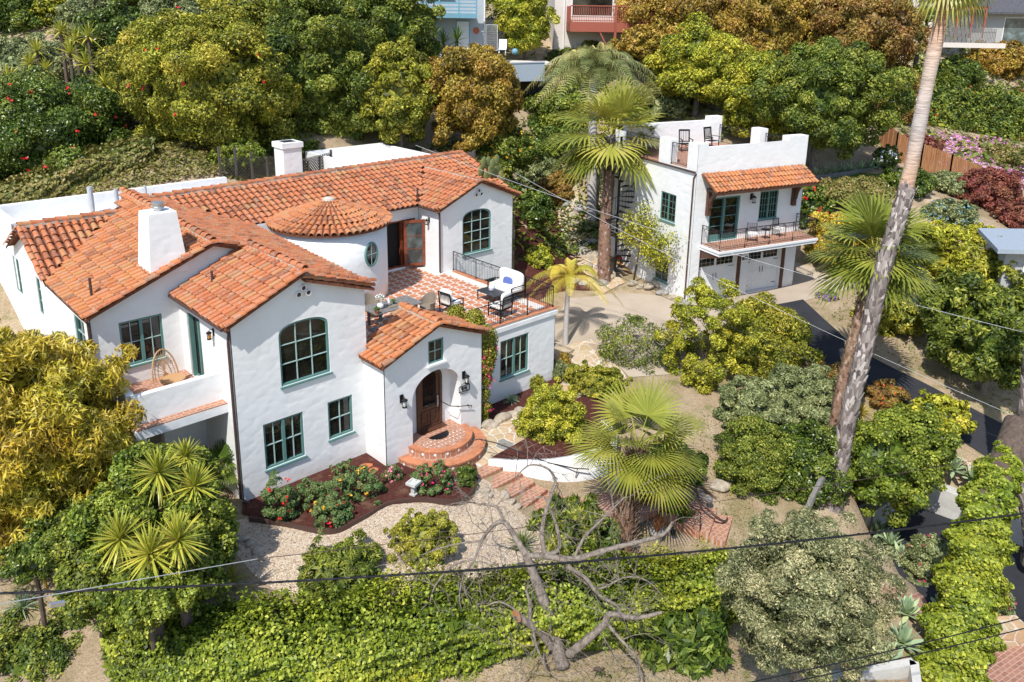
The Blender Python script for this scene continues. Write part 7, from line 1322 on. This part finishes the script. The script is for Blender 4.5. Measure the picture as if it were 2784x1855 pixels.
# small tree by the garage wall
_gx = np.array([math.cos(GA), math.sin(GA), 0.])
def beside(u, v, off):                                          # a point standing `off` metres out from the garage side wall
    dd = rayd(u, v); return CC+dd*(((np.array(GO)-_gx*off-CC)@_gx)/(dd@_gx))
b = beside(1723, 728, .9); b[2] = H(b[0], b[1]); t = thing('young_tree', 'young open-branched tree against the garage side wall', 'tree', tuple(b)); mb = MB(); rn = random.Random(5); o_ = Vector(b); tips = []
for (u, v, dd) in ((1710, 590, .9), (1745, 600, .5), (1780, 610, .9), (1800, 660, 1.1), (1700, 640, 1.3), (1755, 565, .6), (1825, 650, .8), (1775, 690, 1.3), (1815, 705, .9), (1790, 720, .7)):
    q = Vector(beside(u, v, dd))-o_; f = Vector(beside(1738, 672, .9))-o_; mb.tube([Vector((0, 0, -.2)), f*.6+Vector((.05, 0, 0)), f, f.lerp(q, .5)+Vector((0, 0, .1)), q], [.06, .05, .045, .025, .01], 6); tips += [f.lerp(q, s) for s in (.5, .75, 1.0)]
mb.build('trunk', 'barkd', t); rg = np.random.RandomState(6); TP = np.array([tuple(p) for p in tips]); n = 4200; j = rg.randint(0, len(TP), n); X = TP[j]+rg.normal(size=(n, 3))*np.array([.24, .24, .24]); N = unit(rg.normal(size=(n, 3))+np.array([0, 0, .8])); T, S = orient(N, rg); leafmesh('crown', X, T, S, np.full(n, .15), np.full(n, .07), rg.random_sample(n), 'lime', t)
# olive tree in front
c = plant('olive_tree', 'large silvery olive tree with pale leaves at the bottom right', 'tree', 2200, 1610, 215, 205, 21.0, 'olive', leaf=(.085, .035), lobes=80, lr=.26, cov=1.9, maxn=140000, trunk='bark', tw=.16)
# bamboo
t = plant('bamboo_grove', 'big yellow-leaved bamboo grove at the left in front of the house', 'bamboo', 80, 1200, 258, 300, 24.0, 'bamboo', leaf=(.24, .05), lobes=130, lr=.26, cov=2.6, maxn=150000, spread=.7, droop=.5, bottom=-.9)
mb = MB(); rn = random.Random(2)
for (u, v) in ((20, 1560), (60, 1590), (130, 1600), (160, 1570), (75, 1520), (230, 1620)):
    q = Vector(hit(u, v))-Vector(t.location); mb.tube([q-Vector((0, 0, .2)), q+Vector((-.2, .3, 2)), q+Vector((.1, .6, 4))], .045, 6)
mb.build('canes', 'cane', t)
for i, (u, v, hw, hh, D, lb) in enumerate(((450, 1310, 135, 120, 23.6, 'upper part of the ivy mass between the yuccas and the house corner'), (350, 1440, 150, 140, 22.6, 'dark ivy mass under the yellow bamboo'), (545, 1450, 90, 150, 23.0, 'bright ivy mass at the end of the gravel path'), (470, 1570, 125, 115, 21.7, 'low ivy mass behind the front hedge'), (270, 1580, 110, 110, 21.8, 'shaded ivy below the yucca heads'))):
    plant('ivy_mass', lb, 'ivy', u, v, hw, hh, D, 'ivymid' if i != 4 else 'midgreen', leaf=(.10, .065), part='foliage', lobes=40, maxn=60000, trunk='barkd', force=True)
for i, (u, v, hw, hh, D, mt, lb) in enumerate(((400, 1610, 125, 85, 20.2, 'ivymid', 'ivy in front of the lower yucca stems'), (190, 1440, 125, 85, 22.6, 'midgreen', 'green shrub under the lower edge of the yellow bamboo'), (90, 1510, 80, 60, 21.8, 'deepgreen', 'dark undergrowth at the foot of the bamboo canes'))):
    plant('undergrowth_shrub', lb, 'shrub', u, v, hw, hh, D, mt, leaf=(.10, .06), part='foliage', lobes=40, maxn=50000, trunk='barkd', force=True)
for i, (u, v, s, lb) in enumerate(((430, 1285, 1.0, 'large yucca head highest beside the bamboo'), (528, 1322, .95, 'yucca head nearest the house corner'), (505, 1240, .7, 'small yucca head behind the two upper ones'), (326, 1465, .95, 'leftmost of the three lower yucca heads'), (408, 1508, 1.0, 'middle lower yucca head, closest to the camera'), (484, 1468, 1.0, 'rightmost of the three lower yucca heads'))):
    D = [22.3, 22.5, 23.2, 20.8, 20.3, 20.6][i]; c = atD(u, v, D); t = thing('yucca', lb, 'yucca', tuple(c), 0, 'yucca heads in front of the house'); rosette('leaves', t, Vector((0, 0, 0)), 120, .84*s, .055, 'yucca', i+200, lo_=-1.2, sag=.06); mb = MB(); mb.tube([(0, 0, H(c[0], c[1])-c[2]), (0, 0, 0)], [.16, .1], 8); mb.build('stem', 'barkd', t)
# long front hedge
hedge('front_hedge', 'long low leafy green hedge running along the front of the gravel', [hit(330, 1760), hit(600, 1800), hit(900, 1790), hit(1200, 1745), hit(1500, 1690), hit(1750, 1665), hit(2040, 1610)], 2.1, 1.25, (.11, .075), 'ivy', 41, maxn=170000, flowers=None)
hedge('corner_hedge', 'dense hedge front at the lower left beside the dirt path', [hit(330, 1800), hit(520, 1850), hit(760, 1830)], 1.6, 1.3, (.11, .075), 'ivy', 42, maxn=60000)
# bougainvillea on the porch corner
t = thing('bougainvillea', 'bougainvillea vine with magenta blooms climbing the corner right of the porch', 'vine', (9.5, -1.0, 0)); rg = np.random.RandomState(12); n = 16000
cz = np.array([[9.5, -1.0, .1, .2], [9.5, -1.05, .6, .27], [9.45, -1.05, 1.2, .25], [9.5, -1.05, 1.8, .3], [9.5, -1.05, 2.4, .42], [9.5, -1.05, 2.9, .5], [9.55, -.95, 3.4, .55], [9.3, -.6, 3.9, .5], [9.6, -.2, 3.9, .5], [9.1, .3, 4.1, .45]]); j = rg.choice(10, n, p=cz[:, 3]**2/(cz[:, 3]**2).sum()); d = unit(rg.normal(size=(n, 3))); X = cz[j, :3]+d*(cz[j, 3]*rg.uniform(.6, 1.05, n))[:, None]*np.array([1, .75, 1.1]); N = unit(d+rg.normal(size=(n, 3))*.5); T, S = orient(N, rg)
leafmesh('foliage', X-np.array([9.5, -1.0, 0]), T, S, np.full(n, .085), np.full(n, .05), rg.random_sample(n), 'yellowgreen', t); m = 380; q = rg.choice(np.where(X[:, 2] < 3.4)[0], 60); Y = np.repeat(X[q], 7, 0)+rg.normal(size=(420, 3))*.05+np.array([-.03, -.06, .03]); N = unit(rg.normal(size=(420, 3))+np.array([-.3, -.8, .4])); T, S = orient(N, rg); leafmesh('blossoms', Y-np.array([9.5, -1.0, 0]), T, S, np.full(420, .085), np.full(420, .07), rg.random_sample(420), 'petalmag', t)
mb = MB(); mb.tube([(-.1, .2, 0), (0, .2, 1), (-.05, .2, 2), (0, .2, 3)], .04, 6); mb.build('stem', 'barkd', t)
# roses
RS = [(758, 1375, 34, 62, 'tall rose bush with a large coral bloom by the low window', 'petalred', 7), (840, 1365, 36, 38, 'leafy rose bush under the lower left window', 'petalred', 2), (905, 1370, 52, 48, 'biggest rose bush in the middle of the bed with orange blooms', 'petalyel', 7), (935, 1295, 26, 26, 'small rose bush close to the house wall', 'petalpink', 1), (985, 1330, 44, 42, 'dense green rose bush below the porch corner', 'petalyel', 3), (1070, 1298, 18, 22, 'small rose with pink blooms near the porch', 'petalpink', 7), (1180, 1315, 46, 40, 'rose bush with dark red blooms beside the bird bath', 'petalmag', 22), (900, 1415, 40, 34, 'low dark rose bush at the front edge of the bed', 'petalred', 5)]
for i, (u, v, hw, hh, lb, pm, nf) in enumerate(RS): plant('rose_bush', lb, 'rose bush', u, v-8, hw*1.3, hh*1.35, None, 'rose', leaf=(.075, .055), part='foliage', trunk='barkd', tw=.012, lobes=16, cov=1.5, fill=False, maxn=8000, grp='rose bushes in the front bed', flowers=(pm, nf, .07 if nf > 15 else .10))
# agaves
for i, (u, v, s, lb) in enumerate(((2590, 1265, 1.0, 'large agave above the mossy retaining wall'), (2640, 1290, .8, 'smaller agave right of the large one on the pale verge'), (2420, 1470, .8, 'upper agave among the row by the lower driveway'), (2450, 1510, .8, 'agave in the middle of the row by the lower driveway'), (2480, 1525, .8, 'agave at the right end of the row by the lower driveway'), (2465, 1660, .75, 'pale agave on the soil below the brick walk'), (2450, 1740, .9, 'broad agave near the bottom garden wall'), (2405, 1785, .7, 'agave closest to the bottom garden wall'), (2555, 1640, .6, 'agave half hidden by the ivy trunk'), (2385, 1440, .8, 'agave hard against the olive tree'))):
    p = hit(u, v+18); t = thing('agave', lb, 'agave', tuple(p), 0, 'agaves at the lower right'); rosette('leaves', t, Vector((0, 0, .12)), 26, .78*s, .17, 'agave', i+300, lo_=-.05, sag=-.03)
# grassy clumps
for i, (u, v, s, mt, lb) in enumerate(((625, 1570, .8, 'palmleaf', 'spiky light green grass clump behind the front hedge'), (1480, 1420, .8, 'palmdark', 'dark strap-leaved agapanthus left of the mango shrub'), (1420, 1470, .7, 'palmdark', 'strap-leaved plant beside the gravel'), (60, 1640, .7, 'agave', 'grey-green strappy plant at the left edge'), (2340, 1110, .7, 'palmyellow', 'yellow strap-leaved plant behind the tall palm'), (2420, 1160, .7, 'palmyellow', 'yellow strappy plant on the ivy mound'), (1390, 1075, .45, 'agave', 'thin grey strappy plant beside the bougainvillea'), (1440, 1010, .4, 'agave', 'grey grass tuft at the terrace wall'))):
    p = hit(u, v+20); t = thing('strap_plant', lb, 'plant', tuple(p)); rosette('leaves', t, Vector((0, 0, .05)), 60, s, .035, mt, i+400, lo_=.15, sag=.25)
t = pot('round pot with dry orange reeds at the foot of the lower steps', tuple(hit(1785, 1470)), .22, .35, 'stoneg', .01, .01, 1, 'leafsmall'); V, F_, A_ = [], [], []; rosette('reeds', t, Vector((0, 0, .3)), 50, .7, .02, 'drygrass', 3, lo_=.9, sag=.05)
t = thing('candle_lantern', 'small dark candle lantern on the lower brick steps', 'lantern', tuple(hit(1829, 1470)+np.array([0, 0, .25]))); mb = MB(); mb.lathe((0, 0, 0), [(.08, 0), (.09, .12), (.07, .16)], 12); mb.build('body', 'iron', t)
cover('path_weeds', hp([(1880, 1150), (2000, 1080), (2000, 1330), (2120, 1440), (1960, 1500), (1850, 1330)]), .05, (.07, .03), 'dryivy', cov=.12, seed=19, label='sparse dry weeds on the bare slope', cat='weeds')
cover('dry_weeds', hp([(1000, 1800), (1450, 1720), (1990, 1700), (2050, 1850), (1500, 1900), (1000, 1900)]), .05, (.06, .025), 'dryivy', cov=.18, seed=20, label='sparse dry grass at the foot of the dead tree', cat='weeds')
# dead tree
base = hit(1530, 1815); D = fdepth(base); t = thing('dead_tree', 'bare grey leafless tree with a forked leaning trunk in front of the hedge', 'tree', tuple(base)); rn = random.Random(21); o_ = Vector(base); k = D/FPX
def A(u, v, d): return Vector(atD(u, v, D+d))-o_
LB = [([(1530, 1815, 0), (1510, 1740, .1), (1480, 1640, .2), (1450, 1560, .3), (1430, 1510, .35)], 40, 22), ([(1430, 1510, .35), (1400, 1460, .5), (1370, 1420, .6), (1340, 1430, .7), (1310, 1470, .7), (1290, 1520, .6), (1260, 1560, .4)], 20, 4), ([(1370, 1420, .6), (1350, 1380, .8), (1300, 1370, 1), (1270, 1365, 1.1)], 10, 3), ([(1430, 1510, .35), (1480, 1510, .3), (1520, 1490, .4), (1510, 1420, .6), (1480, 1350, .7)], 18, 5), ([(1480, 1510, .3), (1475, 1430, .5), (1500, 1340, .8), (1510, 1310, .9), (1490, 1275, 1), (1440, 1265, 1.1), (1400, 1300, 1.2)], 14, 3), ([(1480, 1512, .3), (1560, 1520, .1), (1650, 1495, 0), (1730, 1475, -.1), (1800, 1455, -.2), (1830, 1420, -.2)], 19, 8), ([(1560, 1520, .1), (1590, 1460, .2), (1640, 1410, .4), (1660, 1390, .5), (1700, 1350, .6)], 10, 3), ([(1540, 1540, .1), (1590, 1570, 0), (1630, 1620, -.1), (1680, 1650, -.2), (1690, 1690, -.2)], 13, 5), ([(1545, 1780, 0), (1590, 1745, -.2), (1640, 1700, -.4), (1660, 1670, -.5), (1730, 1680, -.6), (1800, 1665, -.7)], 26, 8), ([(1650, 1695, -.4), (1680, 1730, -.6), (1730, 1790, -.8), (1740, 1850, -.9)], 10, 5), ([(1500, 1760, .05), (1470, 1720, -.2), (1430, 1690, -.4), (1405, 1675, -.5)], 24, 18), ([(1440, 1690, -.3), (1440, 1640, -.3), (1430, 1605, -.3)], 12, 6), ([(1445, 1690, -.3), (1460, 1760, -.5), (1490, 1830, -.7)], 8, 5), ([(1540, 1540, .1), (1620, 1600, .2), (1700, 1570, .3), (1760, 1580, .4), (1810, 1630, .4)], 8, 2), ([(1290, 1520, .6), (1230, 1540, .5), (1180, 1600, .3), (1160, 1680, .1), (1120, 1740, 0)], 7, 2), ([(1310, 1470, .7), (1240, 1480, .8), (1170, 1500, .9), (1100, 1530, .9)], 6, 2), ([(1260, 1560, .4), (1250, 1640, .2), (1290, 1720, .1)], 6, 2), ([(1440, 1690, -.3), (1370, 1640, -.1), (1320, 1650, 0), (1270, 1700, .1)], 7, 2)]
mb = MB(); tw = MB()
def twig(p, d, L_, r, depth):
    n = 4; pts = [p]; q = p.copy(); dd = d.copy()
    for i in range(n): dd = (dd+Vector((rn.uniform(-.45, .45), rn.uniform(-.45, .45), rn.uniform(-.5, .35)))).normalized(); q = q+dd*L_/n; pts.append(q.copy())
    tw.tube(pts, [r*(1-.8*i/n) for i in range(n+1)], 4, False)
    if depth:
        for i in range(rn.randint(2, 4)): j = rn.randint(1, n); twig(pts[j], (dd+Vector((rn.uniform(-1, 1), rn.uniform(-1, 1), rn.uniform(-.9, .7)))).normalized(), L_*rn.uniform(.45, .75), r*.6, depth-1)
for pts, w0, w1 in LB:
    P_ = trunkpath([A(*q) for q in pts], 5*len(pts)); n = len(P_); rr = [k*.5*(w0+(w1-w0)*i/(n-1))*(1+.08*math.sin(i*1.9)) for i in range(n)]; mb.tube(P_, rr, 9)
    m = 9 if w1 < 6 else 4
    for _ in range(m): j = rn.randint(n//3, n-1); d = Vector((rn.uniform(-1, 1), rn.uniform(-1, 1), rn.uniform(-.6, .9))).normalized(); twig(P_[j], d, rn.uniform(.6, 1.3), .014, 2)
mb.build('trunk', 'bark', t, True); tw.build('twigs', 'bark', t)
mb = MB(); f2 = A(1405, 1675, -.5); mb.lathe(f2, [(k*17, 0), (k*17, .01)], 14, ax=Fr(f2, (0, 0, 1), (0, 1, 0), (-.8, -.5, .2))); mb.build('cut_end', 'fencewood', t)
# ================================================================== OVERHEAD LINES
def line(label, pts, r, mat='iron', sag=.0, twist=False, grp='overhead cables'):
    mb = MB(); P_ = [Vector(atD(*p)) for p in pts]; a, b = P_[0], P_[-1]; n = 60; Q = []
    for i in range(n+1): q = i/n; Q.append(a.lerp(b, q)-Vector((0, 0, sag*4*q*(1-q))))
    mb.tube(Q, r, 6)
    if twist: mb.tube([p+Vector((0, math.cos(i*1.9)*r*1.1, math.sin(i*1.9)*r*1.1)) for i, p in enumerate(trunkpath(Q, 240))], r*.6, 5)
    tag(mb.build('overhead_cable', mat, None), label, 'cable', grp)
line('thick black twisted overhead cable crossing the whole lower part of the view', [(-300, 1622, 11), (3000, 1365, 15)], .016, 'iron', .35, True)
line('thin grey guy wire at the lower left carrying the insulator', [(-100, 1660, 10), (700, 1520, 13)], .006, 'pipe', 0)
line('thin rusty wire running from the guy wire to the right edge', [(700, 1520, 13), (2900, 1205, 22)], .006, 'brown', .2)
line('upper of the two dark cables at the lower right corner', [(1800, 1905, 13), (3000, 1620, 16)], .011, 'iron', .1)
line('lower of the two dark cables at the lower right corner', [(1800, 1925, 12.8), (3000, 1652, 15.8)], .011, 'iron', .1)
line('thin pale wire slanting from the roof ridge to the right edge', [(1130, 395, 40), (2850, 920, 30)], .009, 'pipe', .5); line('thin wire passing in front of the garage balcony', [(1400, 470, 40), (2850, 1170, 30)], .008, 'pipe', .4); line('thin wire over the entry court and driveway', [(1450, 640, 38), (2850, 1240, 30)], .008, 'iron', .3)
t = thing('cable_insulator', 'pale blue block insulator on the guy wire at lower left', 'insulator', tuple(atD(155, 1643, 10.8))); d = (Vector(atD(700, 1520, 13))-Vector(atD(-100, 1660, 10))).normalized(); mb = MB(); mb.bar(-d*.09, d*.09, .05, .055); mb.build('block', 'metal', t)
print('FACES', sum(len(m.polygons) for m in bpy.data.meshes))
